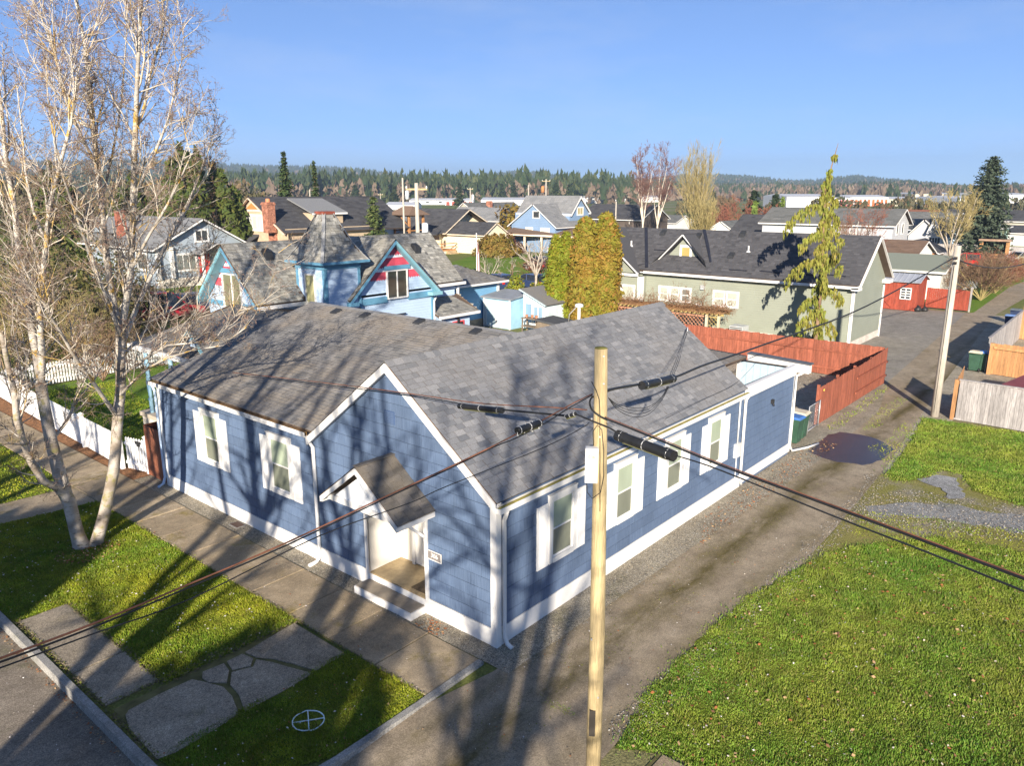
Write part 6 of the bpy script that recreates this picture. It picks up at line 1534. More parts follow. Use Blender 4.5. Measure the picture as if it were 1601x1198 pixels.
for i in range(3): MB().box(72.5, 74.2, 72.8+i*0.35, 73.2+i*0.35, 0, 0.15*(i+1)).build('step', mat('step_wood', (0.40, 0.30, 0.17), 0.8), dk)
q = MB(); q.slab([(72.6, 76.2, 2.8), (72.6, 79.5, 2.8), (75, 79.5, 3.2), (75, 76.2, 3.2)], V(-.2, 0, 1), 0.15); q.build('porch_roof', R_DARK, t)
t = thing('carport', 'brown roofed carport on white posts with cars under it', 'carport')
q = MB(); q.slab([(80.3, 69.6, 3.0), (84.3, 58.0, 2.7), (89.0, 58.0, 3.5), (85.5, 70.5, 3.9)], V(-.15, 0, 1), 0.15); q.build('roof', R_BROWN, t)
MB().beam((80.4, 69.6, 2.8), (84.3, 58.0, 2.5), 0.08, 0.25).build('fascia', CREAM, t)
for i in range(5):
    k = i/4; x, y = 81.2+3.2*k, 69.0-10.6*k; MB().box(x-0.12, x+0.12, y-0.12, y+0.12, 0, 2.8-.2*k).build('post', CREAM, t)
# timber stair porch with a brown roof, and the small white house left of it
t = thing('stair_tower', 'open timber porch with a brown hip roof behind the utility pole', 'porch', tuple(GD(640, 372, 118).xy)+(0,))
TW = mat('timber_orange', (0.38, 0.19, 0.08), 0.7, 0.2, 2)
zt = 5.8
for x in (-1.4, 1.4):
    for y in (-1.6, 1.6): MB().box(x-0.14, x+0.14, y-0.14, y+0.14, 0, zt).build('post', TW, t)
q = MB(); b = [V(-2.2, -2.4, zt), V(2.2, -2.4, zt), V(2.2, 2.4, zt), V(-2.2, 2.4, zt)]; r0, r1 = V(0, -1, zt+1.3), V(0, 1, zt+1.3)
for f_ in ([b[0], b[1], r0], [b[1], b[2], r1, r0], [b[2], b[3], r1], [b[3], b[0], r0, r1], b[::-1]): q.face(f_)
q.build('roof', R_BROWN, t)
q = MB(); q.box(-1.4, 1.4, -1.6, 1.6, 2.5, 2.7); q.build('landing', TW, t)
q = MB()
for z in (3.0, 3.5): q.box(-1.45, -1.38, -1.6, 1.6, z, z+0.15); q.box(-1.4, 1.4, -1.65, -1.58, z, z+0.15)
q.beam((-1.4, -1.6, 4.0), (-1.4, 0.2, 5.6), 0.1, 0.14); q.box(-1.5, 1.5, -1.7, 1.7, 5.6, 5.8); q.build('railing', TW, t)
def far_house(name, label, u, v, d, w, dep, ze, zr, axis, wall, roof, wins=(), cat='house', trim=None, group=None, z0=0.0):
    """house whose nearest corner stands at the ground point below pixel column u at distance d"""
    p = GD(u, v, d); x0, y0 = p.x, p.y
    t = simple_house(name, label, cat, x0, x0+dep, y0, y0+w, ze, zr, axis, wall, roof, trim=trim, group=group, expo=0.45)
    for f_, a0, a1, b0, b1 in wins:
        window(t, f_, x0 if f_ == '-x' else y0, (y0 if f_ == '-x' else x0)+a0, (y0 if f_ == '-x' else x0)+a1, b0, b1, WHITE, PANE_DARK, 0.14, cols=2)
    return t
W_WHITE = mat('house_white', (0.70, 0.69, 0.66), 0.7, 0.06, 0.6); W_BEIGE = mat('house_beige', (0.45, 0.41, 0.34), 0.7, 0.06, 0.6)
W_NAVY = lap_mat('navy_siding', (0.10, 0.17, 0.33), course=0.25); W_STEEL = lap_mat('steel_siding', (0.19, 0.28, 0.42), course=0.25)
W_LGREY = lap_mat('light_grey_siding', (0.46, 0.47, 0.49), course=0.25); W_MINT = lap_mat('mint_siding', (0.38, 0.56, 0.48), course=0.25)
def span_house(name, label, cat, pl, uv0, uv1, zg, axis_face, uva, back, wall, roof, wins=(), trim=None, group=None, ov=0.4, court=0.4, keep=None):
    """gable end seen: face plane pl of axis_face; eave tips at pixels uv0/uv1, apex at uva; runs back by `back`"""
    g = GX if axis_face == '-x' else GY
    a, b, c = g(*uv0, pl), g(*uv1, pl), g(*uva, pl)
    i = 1 if axis_face == '-x' else 0
    lo, hi = sorted((a[i], b[i])); ze = (a.z+b.z)/2
    if axis_face == '-x': t = simple_house(name, label, cat, pl, pl+back, lo, hi, ze, c.z-0.1, 'x', wall, roof, c[i], ov, court, trim, expo=0.45, group=group)
    else: t = simple_house(name, label, cat, lo, hi, pl, pl+back, ze, c.z-0.1, 'y', wall, roof, c[i], ov, court, trim, expo=0.45, group=group)
    for uvw0, uvw1, pane, cols in wins:
        p0, p1 = g(*uvw0, pl), g(*uvw1, pl)
        window(t, axis_face, pl, min(p0[i], p1[i]), max(p0[i], p1[i]), min(p0.z, p1.z), max(p0.z, p1.z), WHITE, pane, 0.16, cols=cols)
    return t
# two storey blue house
t = span_house('blue_two_storey_house', 'steel blue two storey house with grey roof beyond the carport', 'house', 84.0, (800, 350), (868, 354), 0, '-x', (835, 319), 9, W_STEEL, R_GREY,
    [((834, 340), (843, 331), PANE_DARK, 1), ((846, 372), (858, 358), PANE_PALE, 2), ((823, 370), (832, 357), PANE_PALE, 2)])
yb = GX(868, 354, 84.0).y+.25; gp = GY(908, 306, yb); l_, r_ = GY(893, 334, yb), GY(923, 331, yb)
q = MB(); yw = yb+.3; q.face([(l_.x, yw, 0), (r_.x, yw, 0), (r_.x, yw, r_.z), (gp.x, yw, gp.z-.1), (l_.x, yw, l_.z)]); q.face([(l_.x, yw, 0), (l_.x, yw, l_.z), (l_.x, yw+11, l_.z), (l_.x, yw+11, 0)]); q.build('wall', W_STEEL, t)
q = MB(); rr = []
for e in (l_, r_):
    pl = [V(gp.x, yb-.1, gp.z), V(gp.x, yb+11, gp.z), V(e.x, yb+11, e.z), V(e.x, yb-.1, e.z)]; n = V(-(gp.z-l_.z)/(gp.x-l_.x), 0, 1) if e is l_ else V((gp.z-r_.z)/(r_.x-gp.x), 0, 1); q.slab(pl, n, .15); rr.append((pl, n.normalized()))
q.build('roof', M_DECK, t); roof_courses(t, rr, R_GREY, .45); trim_rakes(t, rr, 0.14, WHITE, (0,), h=0.4)
w0, w1 = GY(903, 335, yw), GY(911, 325, yw); window(t, '-y', yw, w0.x, w1.x, w0.z, w1.z, WHITE, glass_mat('gold_pane', (0.4, 0.34, 0.18), .2), 0.2, cols=2)
for i, (u, v) in enumerate(((845, 307), (870, 307), (898, 307))):
    p = GY(u, v, yb+10-i*4); MB().box(p.x-.2, p.x+.2, p.y-.2, p.y+.2, p.z-.3, p.z+.15).build('roof_vent', _mats['vent_black'], t)
span_house('small_blue_house', 'low navy blue house with a green-grey roof left of the two storey blue house', 'house', 88.0, (786, 345), (816, 342), 0, '-y', (802, 325), 14, W_NAVY, R_GREY, [((800, 336), (803, 330), PANE_PALE, 1)])
t = span_house('beige_house', 'beige gabled house with a dark grey roof behind the cream house', 'house', 112.0, (711, 329), (744, 335), 0, '-x', (726, 317), 16, W_BEIGE, R_MED, [((721, 329), (727, 325), PANE_PALE, 1)])
p = GY(765, 325, 106); MB().box(p.x-.5, p.x+.5, p.y-.5, p.y+.5, 3, GY(765, 314, 106).z).build('chimney', M_BRICK, t)
t = span_house('rust_roof_house', 'grey house with a rust brown roof right of the blue two storey house', 'house', 70.0, (1000, 352), (1022, 347), 0, '-y', (1000, 330), 14, W_LGREY, R_RUST, [((984, 349), (989, 344), PANE_PALE, 1)])
t = span_house('rust_roof_house', 'small grey house with rust brown roof and round gable vents by the birch pair', 'house', 84.0, (982, 347), (1012, 345), 0, '-y', (999, 331), 20, W_LGREY, R_RUST, [((984, 357), (990, 347), PANE_PALE, 1), ((999, 358), (1006, 346), PANE_DARK, 2)])
span_house('rust_roof_house', 'rust brown roofed house half hidden by the thuja hedge', 'house', 92.0, (962, 343), (992, 342), 0, '-y', (983, 327), 22, W_LGREY, R_RUST)
far_house('dark_barn', 'dark brown barn roof behind the pale birch pair', 1003, 340, 150, 14, 10, 4.0, 6.5, 'y', mat('barn_brown', (0.10, 0.08, 0.07), 0.8), R_DARK)
far_house('white_bungalow', 'long white bungalow behind the birch pair', 1055, 350, 170, 22, 8, 2.6, 4.0, 'y', W_WHITE, R_MED, [('-x', 3, 5, 1, 2.2), ('-x', 9, 11, 1, 2.2)])
far_house('white_cottage', 'tiny white cottage among brown shrubs', 1154, 358, 135, 6, 6, 2.3, 4.2, 'x', W_WHITE, R_MED)
span_house('dark_roof_house', 'charcoal roofed house with a pale gable behind the sage house', 'house', 55.0, (1262, 362), (1298, 360), 0, '-y', (1283, 349), 9, W_WHITE, R_DARK)
far_house('low_dark_house', 'charcoal hip roofed house left of the weeping cedar', 1235, 352, 120, 9, 10, 3.0, 5.6, 'y', W_BEIGE, R_DARK)
# grey two storey house at the right and its neighbours
t = span_house('grey_two_storey_house', 'tall grey house with a mottled grey roof and narrow gable right of the weeping cedar', 'house', 16.0, (1397, 350), (1421, 351), 0, '-y', (1413, 327), 16, W_LGREY, R_MED, [((1401, 366), (1405, 350), PANE_DARK, 1), ((1409, 365), (1413, 350), PANE_DARK, 1)])
p = GY(1399, 372, 16.2)
simple_house('shed', 'low brown roofed outbuilding below the tall grey house', 'shed', 84, 92, 12.0, 18, 2.3, 3.6, 'y', W_WHITE, R_BROWN, ov=0.4)
t = thing('board_fence', 'pale vertical board fence below the brown roofed outbuilding', 'fence'); 
boards(t, (82.0, 18.5), (82.0, 9.5), 1.9, 1.9, 0.3, mat('pale_boards', (0.55, 0.53, 0.50), 0.8, 0.15, 1, orand=0.12))
t = span_house('grey_cottage', 'light grey cottage with a charcoal roof and an open white gable truss', 'house', 122.0, (1420, 369), (1475, 368), 0, '-x', (1447, 343), 10, W_LGREY, R_DARK, [((1452, 381), (1470, 372), PANE_DARK, 4)])
p = GX(1462, 343, 121); q = MB(); a, b = GX(1450, 365, 121), GX(1466, 357, 121); q.beam(p, a, .3, .3); q.beam(p, b, .3, .3); q.beam(p.lerp(a, .55), p.lerp(b, .8), .25, .25); q.build('gable_truss', WHITE, t)
t = span_house('mint_house', 'mint green house with a low grey roof behind the wooden gate', 'house', 131.0, (1500, 349), (1562, 364), 0, '-x', (1503, 347), 9, W_MINT, R_GREY, [((1545, 376), (1552, 369), PANE_DARK, 1)])
simple_house('turquoise_shed', 'turquoise garage with a white door at the right edge', 'garage', 128, 134, -1.5, 6.0, 3.1, 4.2, 'x', mat('turquoise', (0.26, 0.55, 0.52), 0.7), R_MED)
far_house('dark_roof_house', 'long charcoal roofed house at the right edge in front of the warehouses', 1600, 380, 185, 16, 10, 3.4, 5.3, 'y', W_BEIGE, R_DARK)
far_house('dark_roof_house', 'wide low charcoal roofed building below the long dark roof at the right edge', 1600, 400, 160, 14, 9, 2.2, 3.2, 'y', W_WHITE, R_DARK)
far_house('blue_roof_house', 'pale blue house behind the bare maple', 1500, 390, 142, 8, 7, 3.2, 4.6, 'y', mat('pale_blue_wall', (0.45, 0.58, 0.72), 0.7), R_MED)
far_house('rust_flat_building', 'low building with a rust red roof strip behind the grey cottage', 1468, 345, 210, 14, 8, 3.6, 4.6, 'y', W_WHITE, R_RUST)
far_house('grey_roof_house', 'mid grey roof between the grey cottage and the bare maple', 1492, 360, 165, 12, 8, 3.0, 5.2, 'y', W_LGREY, R_MED)
far_house('white_cottage', 'small white house with a grey roof left of the timber porch', 622, 372, 128, 9, 9, 2.8, 5.0, 'x', W_WHITE, R_GREY, [('-x', 2, 3.5, 1, 2)])
# orange shed
t = thing('orange_shed', 'orange brown wooden shed with a charcoal gable roof beside the lane', 'shed')
q = MB(); gable_walls(q, 96.0, 101, 12.6, 17.4, 0, 2.0, 3.2, 'x'); q.build('wall', mat('orange_wood', (0.36, 0.16, 0.07), 0.7, 0.3, 1.5), t)
q = MB(); rf = gable_roof(q, 96, 101, 12.6, 17.4, 2.0, 3.2, 'x', None, .5, .4); q.build('roof', R_DARK, t); trim_rakes(t, rf, .14, WHITE, (0,), h=.15)
# far fence with a timber doorway
t = thing('tall_board_fence', 'tall weathered board fence across the far end of the lane', 'fence')
boards(t, (111.1, 16.4), (111.4, 10.3), 2.0, 2.1, 0.3, M_GREYW, seed=90); boards(t, (111.5, 7.0), (112.5, -1.5), 2.0, 2.0, 0.3, M_GREYW, seed=91)
t = thing('timber_gateway', 'dark open timber gateway in the tall board fence', 'gate')
for y in (10.2, 7.1): MB().box(111.2, 111.6, y-.2, y+.2, 0, 2.7).build('post', M_CEDAR, t)
MB().box(110.8, 112.2, 6.8, 10.5, 2.7, 2.95).build('lintel', mat('lintel', (0.3, 0.2, 0.14), .8), t)
MB().box(112.4, 112.5, 7.1, 10.2, 0, 2.6).build('back_panel', mat('dark_timber', (0.14, 0.06, 0.025), .8), t)
for i in range(5): MB().box(112.3, 112.4, 7.3, 10.0, .3+i*.45, .5+i*.45).build('slat', M_CEDAR, t)
# warehouses on the plain
M_SHEDW = mat('warehouse_white', (0.72, 0.72, 0.72), .6, .05, .05); M_ROLL = mat('roll_orange', (0.62, 0.12, 0.03), .6); M_GREYR = mat('warehouse_roof', (0.55, 0.56, 0.58), .6)
def warehouse(label, u0, u1, vb, vt, depth=25, doors=0, dm=None, bands=0, m=None, group='warehouses on the plain'):
    a, b = G(u0, vb), G(u1, vb); t = thing('warehouse', label, 'warehouse', group=group); h = HZ((a.x+b.x)/2, (a.y+b.y)/2, vt)
    d = (b-a).normalized(); n = V(-d.y, d.x, 0); n = n if n.dot(a-CAM) > 0 else -n
    n *= depth
    q = MB(); q.hexa([a, b, b+n, a+n]+[p+V(0, 0, h) for p in (a, b, b+n, a+n)]); q.build('wall', m or M_SHEDW, t)
    q = MB(); o = -n.normalized()*.5; q.hexa([a+o+V(0, 0, h), b+o+V(0, 0, h), b+n+V(0, 0, h), a+n+V(0, 0, h), a.lerp(b, .02)+n*.5+V(0, 0, h+1.2), b.lerp(a, .02)+n*.5+V(0, 0, h+1.2), b.lerp(a, .02)+n*.6+V(0, 0, h+1.2), a.lerp(b, .02)+n*.6+V(0, 0, h+1.2)]); q.build('roof', M_GREYR, t)
    L = (b-a).length
    for i in range(doors):
        p = a+d*(L*(i+.2)/doors)+o*.2; e = a+d*(L*(i+.8)/doors)+o*.2
        q = MB(); q.hexa([p, e, e-o*.1, p-o*.1]+[x+V(0, 0, h*.72) for x in (p, e, e-o*.1, p-o*.1)]); q.build('roller_door', dm or M_ROLL, t)
    for i in range(bands):
        p = a+d*(L*(i+.3)/bands)+o*.2; e = a+d*(L*(i+.55)/bands)+o*.2
        q = MB(); q.hexa([x+V(0, 0, h*.35) for x in (p, e, e-o*.1, p-o*.1)]+[x+V(0, 0, h*.7) for x in (p, e, e-o*.1, p-o*.1)]); q.build('window', PANE_DARK, t)
    return t
M_WCREAM = mat('warehouse_cream', (0.66, 0.60, 0.47), .6, .05, .05)
warehouse('broad white warehouse wall behind the weeping cedar', 1229, 1300, 325, 307, 40)
t = warehouse('white warehouse with red striped front right of the weeping cedar', 1298, 1332, 322, 309, 30, 5, mat('stripe_red', (0.55, 0.10, 0.10), .6))
t = warehouse('self storage row with bright orange roller doors', 1328, 1388, 322, 308, 25, 9)
warehouse('cream storage block right of the orange roller doors', 1388, 1432, 322, 311, 30, 0, None, 0, M_WCREAM)
warehouse('long pale factory roofs beyond the grey cottage', 1430, 1500, 315, 303, 60, 0, None, 4, M_WCREAM)
warehouse('white supermarket block with dark windows left of the big fir', 1495, 1560, 324, 310, 50, 0, None, 5)
warehouse('white mall building at the right edge behind the fir', 1545, 1620, 318, 304, 60, 0, None, 6)
warehouse('low white shed block in front of the supermarket', 1440, 1482, 332, 322, 20, 0, None, 3, M_WCREAM)
warehouse('long low white shed left of the utility pole', 602, 652, 328, 320, 20)
warehouse('white industrial shed behind the utility pole', 640, 700, 320, 313, 20, 0, None, 3)
warehouse('pale shed with red trucks in front behind the beige house', 696, 740, 321, 313, 20, 5, mat('truck_red', (0.30, 0.06, 0.04), .7))
warehouse('long white greenhouse rows beyond the small blue house', 752, 832, 321, 312, 40)
warehouse('white domed hall left of the blue two storey house', 826, 842, 320, 309, 20, 0, None, 0, mat('dome_blue', (0.5, 0.62, 0.7), .6))
warehouse('long white barn with a tiny red sign beyond the rust roofs', 912, 978, 318, 309, 25)
warehouse('second white barn behind the birch pair', 988, 1030, 316, 308, 25)
t = thing('store_sign', 'blue sign on the broad white warehouse wall', 'sign'); a, b = G(1254, 324), G(1261, 324); hz = HZ(a.x, a.y, 319); h2 = HZ(a.x, a.y, 313)
o = (CAM-a).normalized()*1.0; q = MB(); q.hexa([p+o*k+V(0, 0, z) for z in (hz, h2) for p, k in ((a, 1), (b, 1), (b, .8), (a, .8))]); q.build('panel', mat('sign_blue', (0.04, 0.08, 0.30), .5), t)
q = MB(); q.beam(a.lerp(b, .5)+o*.9, a.lerp(b, .5)+o*.9+V(0, 0, hz), .4, .4); q.build('leg', WHITE, t)
# roads, lawns and fields of the town
sheet('cross_street', [(44, 33.5, .0), (53, 33.5, .0), (55, 120, .0), (46, 120, .0)], M_PARK, -0.006)
sheet('front_lawn', [G(u, v, .01) for u, v in ((690, 415), (735, 401), (800, 398), (880, 400), (890, 428), (820, 432), (740, 434), (665, 440), (650, 425))], M_LAWN_FAR)
sheet('craftsman_lawn', [(16, 60.5, .01), (34, 59.5, .01), (34, 65, .01), (16, 65, .01)], M_LAWN_FAR)
sheet('lane_side_lawn', [G(u, v, .01) for u, v in ((1512, 489), (1522, 489), (1560, 462), (1580, 448), (1601, 440), (1600, 425), (1560, 430), (1520, 450))], M_LAWN_FAR)
def field(name, uv, m): sheet(name, [G(u, v, .02) for u, v in uv], m)
M_FIELD = soil_mat('field_grass', (0.11, 0.15, 0.04), (0.17, 0.18, 0.06), (0.22, 0.20, 0.10), 0.01)
M_FIELD_G = soil_mat('field_green', (0.09, 0.19, 0.03), (0.12, 0.21, 0.04), (0.14, 0.2, 0.05), 0.01)
field('pasture', ((595, 331), (1000, 326), (1040, 322), (1040, 316), (600, 321)), M_FIELD)
field('green_field', ((1020, 309), (1160, 307.5), (1160, 304.5), (1020, 305)), M_FIELD_G)
field('brown_field', ((1190, 335), (1300, 335), (1320, 324), (1180, 320)), mat('bare_soil', (0.20, 0.15, 0.08), .95, .3, .05))
# ================================================================ trees and shrubs
def segs_arrays(S, n):
    """tapered n-sided tubes from rows (x0 y0 z0 x1 y1 z1 r0 r1)"""
    S = np.asarray(S, float); p0, p1 = S[:, 0:3], S[:, 3:6]; r0, r1 = S[:, 6], S[:, 7]
    d = p1-p0; L = np.linalg.norm(d, axis=1, keepdims=True)+1e-9; d /= L
    ref = np.where(np.abs(d[:, 2:3]) > 0.9, np.array([[1.0, 0, 0]]), np.array([[0, 0, 1.0]]))
    a = np.cross(d, ref); a /= np.linalg.norm(a, axis=1, keepdims=True)+1e-9; b = np.cross(d, a)
    p1 = p1+d*np.minimum(r1[:, None]*0.5, L*0.2)
    vs = []
    for p, r in ((p0, r0), (p1, r1)):
        for k in range(n):
            t = 2*math.pi*k/n; vs.append(p+(a*math.cos(t)+b*math.sin(t))*r[:, None])
    v = np.stack(vs, 1).reshape(-1, 3)
    m = len(S); base = (np.arange(m)*2*n)[:, None]
    f = np.concatenate([base+np.array([[k, (k+1) % n, n+(k+1) % n, n+k]]) for k in range(n)], 0)
    return v, f
def segs_mesh(name, S, m, parent, n=3, smooth=True, kind=None):
    if len(S) == 0: return None
    v, f = segs_arrays(S, n); o = np_mesh(name, v, f, m, parent, smooth=smooth)
    if kind: o['kind'] = kind
    return o
def rot_about(d, ang, rnd):
    d = Vector(d).normalized(); r = Vector((rnd.uniform(-1, 1), rnd.uniform(-1, 1), rnd.uniform(-1, 1)))
    ax = d.cross(r)
    if ax.length < 1e-3: ax = Vector((1, 0, 0))
    return (Matrix.Rotation(ang, 3, ax.normalized()) @ d).normalized()
def grow(out, p, d, L, r, lev, rnd, P):
    """out: list per level. P: dict of lists per level (kids, ratio, ang, wob, up, steps)"""
    n = P['steps'][lev]; st = L/n; p = Vector(p); d = Vector(d).normalized(); pts = [(p, d, r)]
    rt = r*P.get('tip', 0.2)
    for i in range(n):
        w = P['wob'][lev]
        d = (d+Vector((rnd.gauss(0, w), rnd.gauss(0, w), rnd.gauss(0, w)))+Vector((0, 0, P['up'][lev]))).normalized()
        q = p+d*st; ra = r+(rt-r)*i/n; rb = r+(rt-r)*(i+1)/n
        out[lev].append((*p, *q, ra, rb)); p = q; pts.append((p, d, rb))
    if lev+1 < len(P['steps']):
        for k in range(P['kids'][lev]):
            t = rnd.uniform(P.get('from', 0.25), 1.0)*n; i = min(int(t), n-1); f = t-i
            q = pts[i][0].lerp(pts[i+1][0], f); rr = pts[i][2]
            dd = rot_about(pts[i][1], R(P['ang'][lev])*rnd.uniform(0.6, 1.3), rnd)
            grow(out, q, dd, L*P['ratio'][lev]*(1.15-0.6*t/n)*rnd.uniform(0.6, 1.25), max(rr*0.6, P['minr']), lev+1, rnd, P)
def bark_mat(name, c0, c1, lich=None, lines=None, scale=3.0, lichk=0.9, lo=0.56, hi=0.64):
    m, nt, b = _nodes(name); p = pos(nt)
    c = mixc(nt, ramp(nt, noise(nt, p, scale, 4), [(0.35, 0), (0.65, 1)]), c0, c1)
    if lines:
        f = ramp(nt, noise(nt, mapping(nt, p, (5, 5, 26)), 1.0, 3, 0.6), [(0.60, 0), (0.68, 0.85)]); c = mixc(nt, f, c, lines)
    if lich:
        f = ramp(nt, noise(nt, p, scale*1.6, 4, 0.6), [(lo, 0), (hi, lichk)]); c = mixc(nt, f, c, lich)
    nt.links.new(c, b.inputs['Base Color']); b.inputs['Roughness'].default_value = 0.85; b.inputs['Specular IOR Level'].default_value = 0.2
    bumpn(nt, b, noise(nt, p, 25, 3), 0.5, 0.02)
    return m
B_BIRCH = bark_mat('birch_bark', (0.30, 0.27, 0.235), (0.56, 0.52, 0.46), (0.46, 0.28, 0.045), (0.10, 0.075, 0.05), 2.4, 0.9, 0.55, 0.63)
B_BIRCH2 = bark_mat('birch_base_bark', (0.22, 0.18, 0.14), (0.52, 0.47, 0.41), (0.22, 0.20, 0.05), (0.06, 0.045, 0.03), 2.2, 0.75, 0.55, 0.66)
B_TWIG = bark_mat('birch_twigs', (0.40, 0.35, 0.29), (0.58, 0.53, 0.46), (0.48, 0.31, 0.06), None, 1.2, 0.85, 0.54, 0.64)
B_FINE = bark_mat('fine_twigs', (0.17, 0.13, 0.10), (0.34, 0.28, 0.23), (0.36, 0.24, 0.06), None, 0.8, 0.8, 0.54, 0.66)
B_GREY = bark_mat('grey_bark', (0.30, 0.25, 0.20), (0.45, 0.40, 0.34), None, None)
B_PALE = bark_mat('pale_bark', (0.52, 0.45, 0.36), (0.70, 0.63, 0.53), None, None, 1.0)
B_PURP = bark_mat('purple_twigs', (0.17, 0.085, 0.075), (0.28, 0.17, 0.14), None, None, 0.5)
B_YEL = bark_mat('yellow_twigs', (0.30, 0.245, 0.10), (0.44, 0.36, 0.17), None, None, 0.5)
B_RED = bark_mat('red_twigs', (0.22, 0.075, 0.05), (0.32, 0.14, 0.09), None, None, 0.8)
B_BROWN = bark_mat('brown_twigs', (0.16, 0.10, 0.065), (0.27, 0.18, 0.11), None, None, 0.8)

# --- the big birch by the sidewalk: limbs surveyed one by one (pixel, pixel, distance offset), twigs grown from them
bt = thing('birch_tree', 'tall bare white-barked birch with two leaning trunks and orange lichen on the verge', 'tree', (0, 0, 0))
rnd = random.Random(21)
D0 = math.hypot(-3.5-CAM.x, 11.6-CAM.y)
def limb(rows):
    """rows (u, v, dd, radius)"""
    return [(GD(u, v, D0+dd), r*.86) for u, v, dd, r in rows]
TR = [limb([(134, 872, 0, .34), (130, 862, 0, .27), (124, 845, 0, .22), (118, 825, 0, .20), (108, 785, 0, .19), (100, 768, 0, .21), (92, 738, .1, .19), (80, 690, .2, .175), (70, 640, .3, .165), (64, 602, .4, .16)]),
      limb([(143, 870, 0, .32), (147, 858, 0, .235), (152, 845, 0, .19), (163, 805, 0, .175), (172, 765, -.1, .165), (178, 735, -.1, .17), (181, 700, -.1, .16), (184, 655, -.2, .155), (189, 605, -.2, .15), (188, 560, -.2, .14), (189, 522, -.2, .15)]),
      limb([(104, 775, 0, .15), (88, 762, -.2, .12), (66, 752, -.5, .10), (48, 722, -.8, .095), (36, 690, -1.0, .09), (26, 655, -1.2, .085), (22, 610, -1.3, .08), (10, 560, -1.5, .07), (2, 520, -1.6, .06)])]
LB = [limb([(64, 602, .4, .13), (58, 560, .5, .12), (46, 500, .7, .11), (36, 440, .8, .10), (28, 380, 1.0, .09), (22, 320, 1.2, .08), (10, 260, 1.3, .07), (4, 190, 1.5, .055), (-4, 120, 1.7, .04)]),
      limb([(64, 602, .4, .11), (66, 560, .2, .10), (62, 500, 0, .09), (66, 440, -.3, .08), (72, 380, -.5, .07), (78, 320, -.7, .06), (96, 250, -1.0, .05), (112, 190, -1.3, .04), (120, 120, -1.5, .03)]),
      limb([(189, 522, -.2, .12), (178, 480, -.1, .11), (170, 430, 0, .105), (164, 380, .2, .10), (158, 320, .4, .09), (152, 260, .5, .085), (146, 200, .7, .075), (140, 140, .9, .065), (132, 70, 1.1, .05), (120, 0, 1.3, .04), (116, -70, 1.4, .025)]),
      limb([(189, 522, -.2, .11), (196, 480, -.4, .10), (204, 430, -.6, .095), (207, 370, -.8, .09), (208, 310, -1.0, .085), (210, 250, -1.2, .08), (212, 195, -1.3, .07), (214, 140, -1.5, .06), (217, 70, -1.6, .05), (222, 0, -1.7, .035), (226, -60, -1.8, .02)]),
      limb([(190, 540, -.2, .085), (214, 480, .3, .075), (240, 420, .8, .065), (272, 360, 1.2, .055), (300, 305, 1.6, .045), (320, 250, 1.9, .03)]),
      limb([(146, 200, .7, .05), (120, 190, 1.2, .045), (100, 150, 1.5, .04), (86, 90, 1.8, .035), (70, 40, 2.0, .03), (52, 0, 2.2, .02)]),
      limb([(152, 260, .5, .05), (130, 220, .1, .045), (104, 160, -.3, .04), (92, 110, -.5, .035), (80, 60, -.7, .025)]),
      limb([(212, 205, -1.3, .05), (226, 165, -.9, .04), (236, 110, -.6, .035), (252, 60, -.3, .028), (262, 0, 0, .02)]),
      limb([(208, 310, -1.0, .05), (238, 250, -1.5, .04), (262, 190, -1.9, .032), (276, 130, -2.2, .025), (282, 100, -2.3, .015)]),
      limb([(158, 320, .4, .045), (176, 240, .9, .035), (190, 160, 1.3, .028), (196, 80, 1.6, .022), (200, 10, 1.8, .015)]),
      limb([(182, 650, -.2, .075), (164, 625, -.7, .06), (140, 590, -1.2, .055), (118, 560, -1.6, .05), (98, 525, -2.0, .042), (76, 490, -2.3, .035), (58, 450, -2.6, .025)]),
      limb([(188, 560, -.2, .06), (212, 535, .5, .05), (240, 500, 1.1, .042), (275, 480, 1.6, .035), (310, 440, 2.0, .025), (330, 400, 2.3, .018)]),
      limb([(186, 620, -.2, .05), (205, 600, -.9, .04), (232, 575, -1.5, .034), (262, 560, -2.0, .026), (300, 548, -2.4, .02), (350, 540, -2.7, .014)]),
      limb([(190, 530, -.2, .06), (168, 470, -.9, .05), (142, 400, -1.5, .042), (120, 340, -2.0, .035), (100, 280, -2.4, .028), (84, 220, -2.7, .02)]),
      limb([(206, 420, -.6, .05), (232, 370, -1.3, .042), (262, 320, -1.8, .034), (282, 280, -2.1, .026), (300, 240, -2.4, .018)]),
      limb([(72, 380, -.5, .045), (52, 330, .1, .038), (40, 270, .5, .03), (34, 200, .9, .022), (26, 130, 1.2, .015)]),
      limb([(48, 722, -.8, .06), (38, 690, -.1, .052), (28, 640, .4, .045), (34, 590, .8, .04), (48, 540, 1.2, .032), (52, 480, 1.5, .025)]),
      limb([(80, 690, .2, .055), (104, 660, .9, .045), (122, 625, 1.5, .038), (150, 590, 2.0, .03), (170, 550, 2.4, .02)]),
      limb([(188, 590, -.2, .045), (228, 560, -1.2, .036), (262, 540, -1.8, .03), (306, 536, -2.3, .024), (360, 530, -2.8, .018), (385, 512, -3.0, .012)])]
trunk_seg, limb_seg, tw1, tw2 = [], [], [], []
PW = dict(steps=[5, 4, 3], wob=[0.16, 0.22, 0.28], up=[0.05, 0.04, 0.0], kids=[7, 6], ratio=[0.55, 0.5], ang=[42, 48], minr=0.0042, tip=0.3)
for T in TR:
    for i in range(len(T)-1): trunk_seg.append((*T[i][0], *T[i+1][0], T[i][1], T[i+1][1]))
for Lm in LB:
    for i in range(len(Lm)-1):
        limb_seg.append((*Lm[i][0], *Lm[i+1][0], Lm[i][1], Lm[i+1][1]))
MED = []
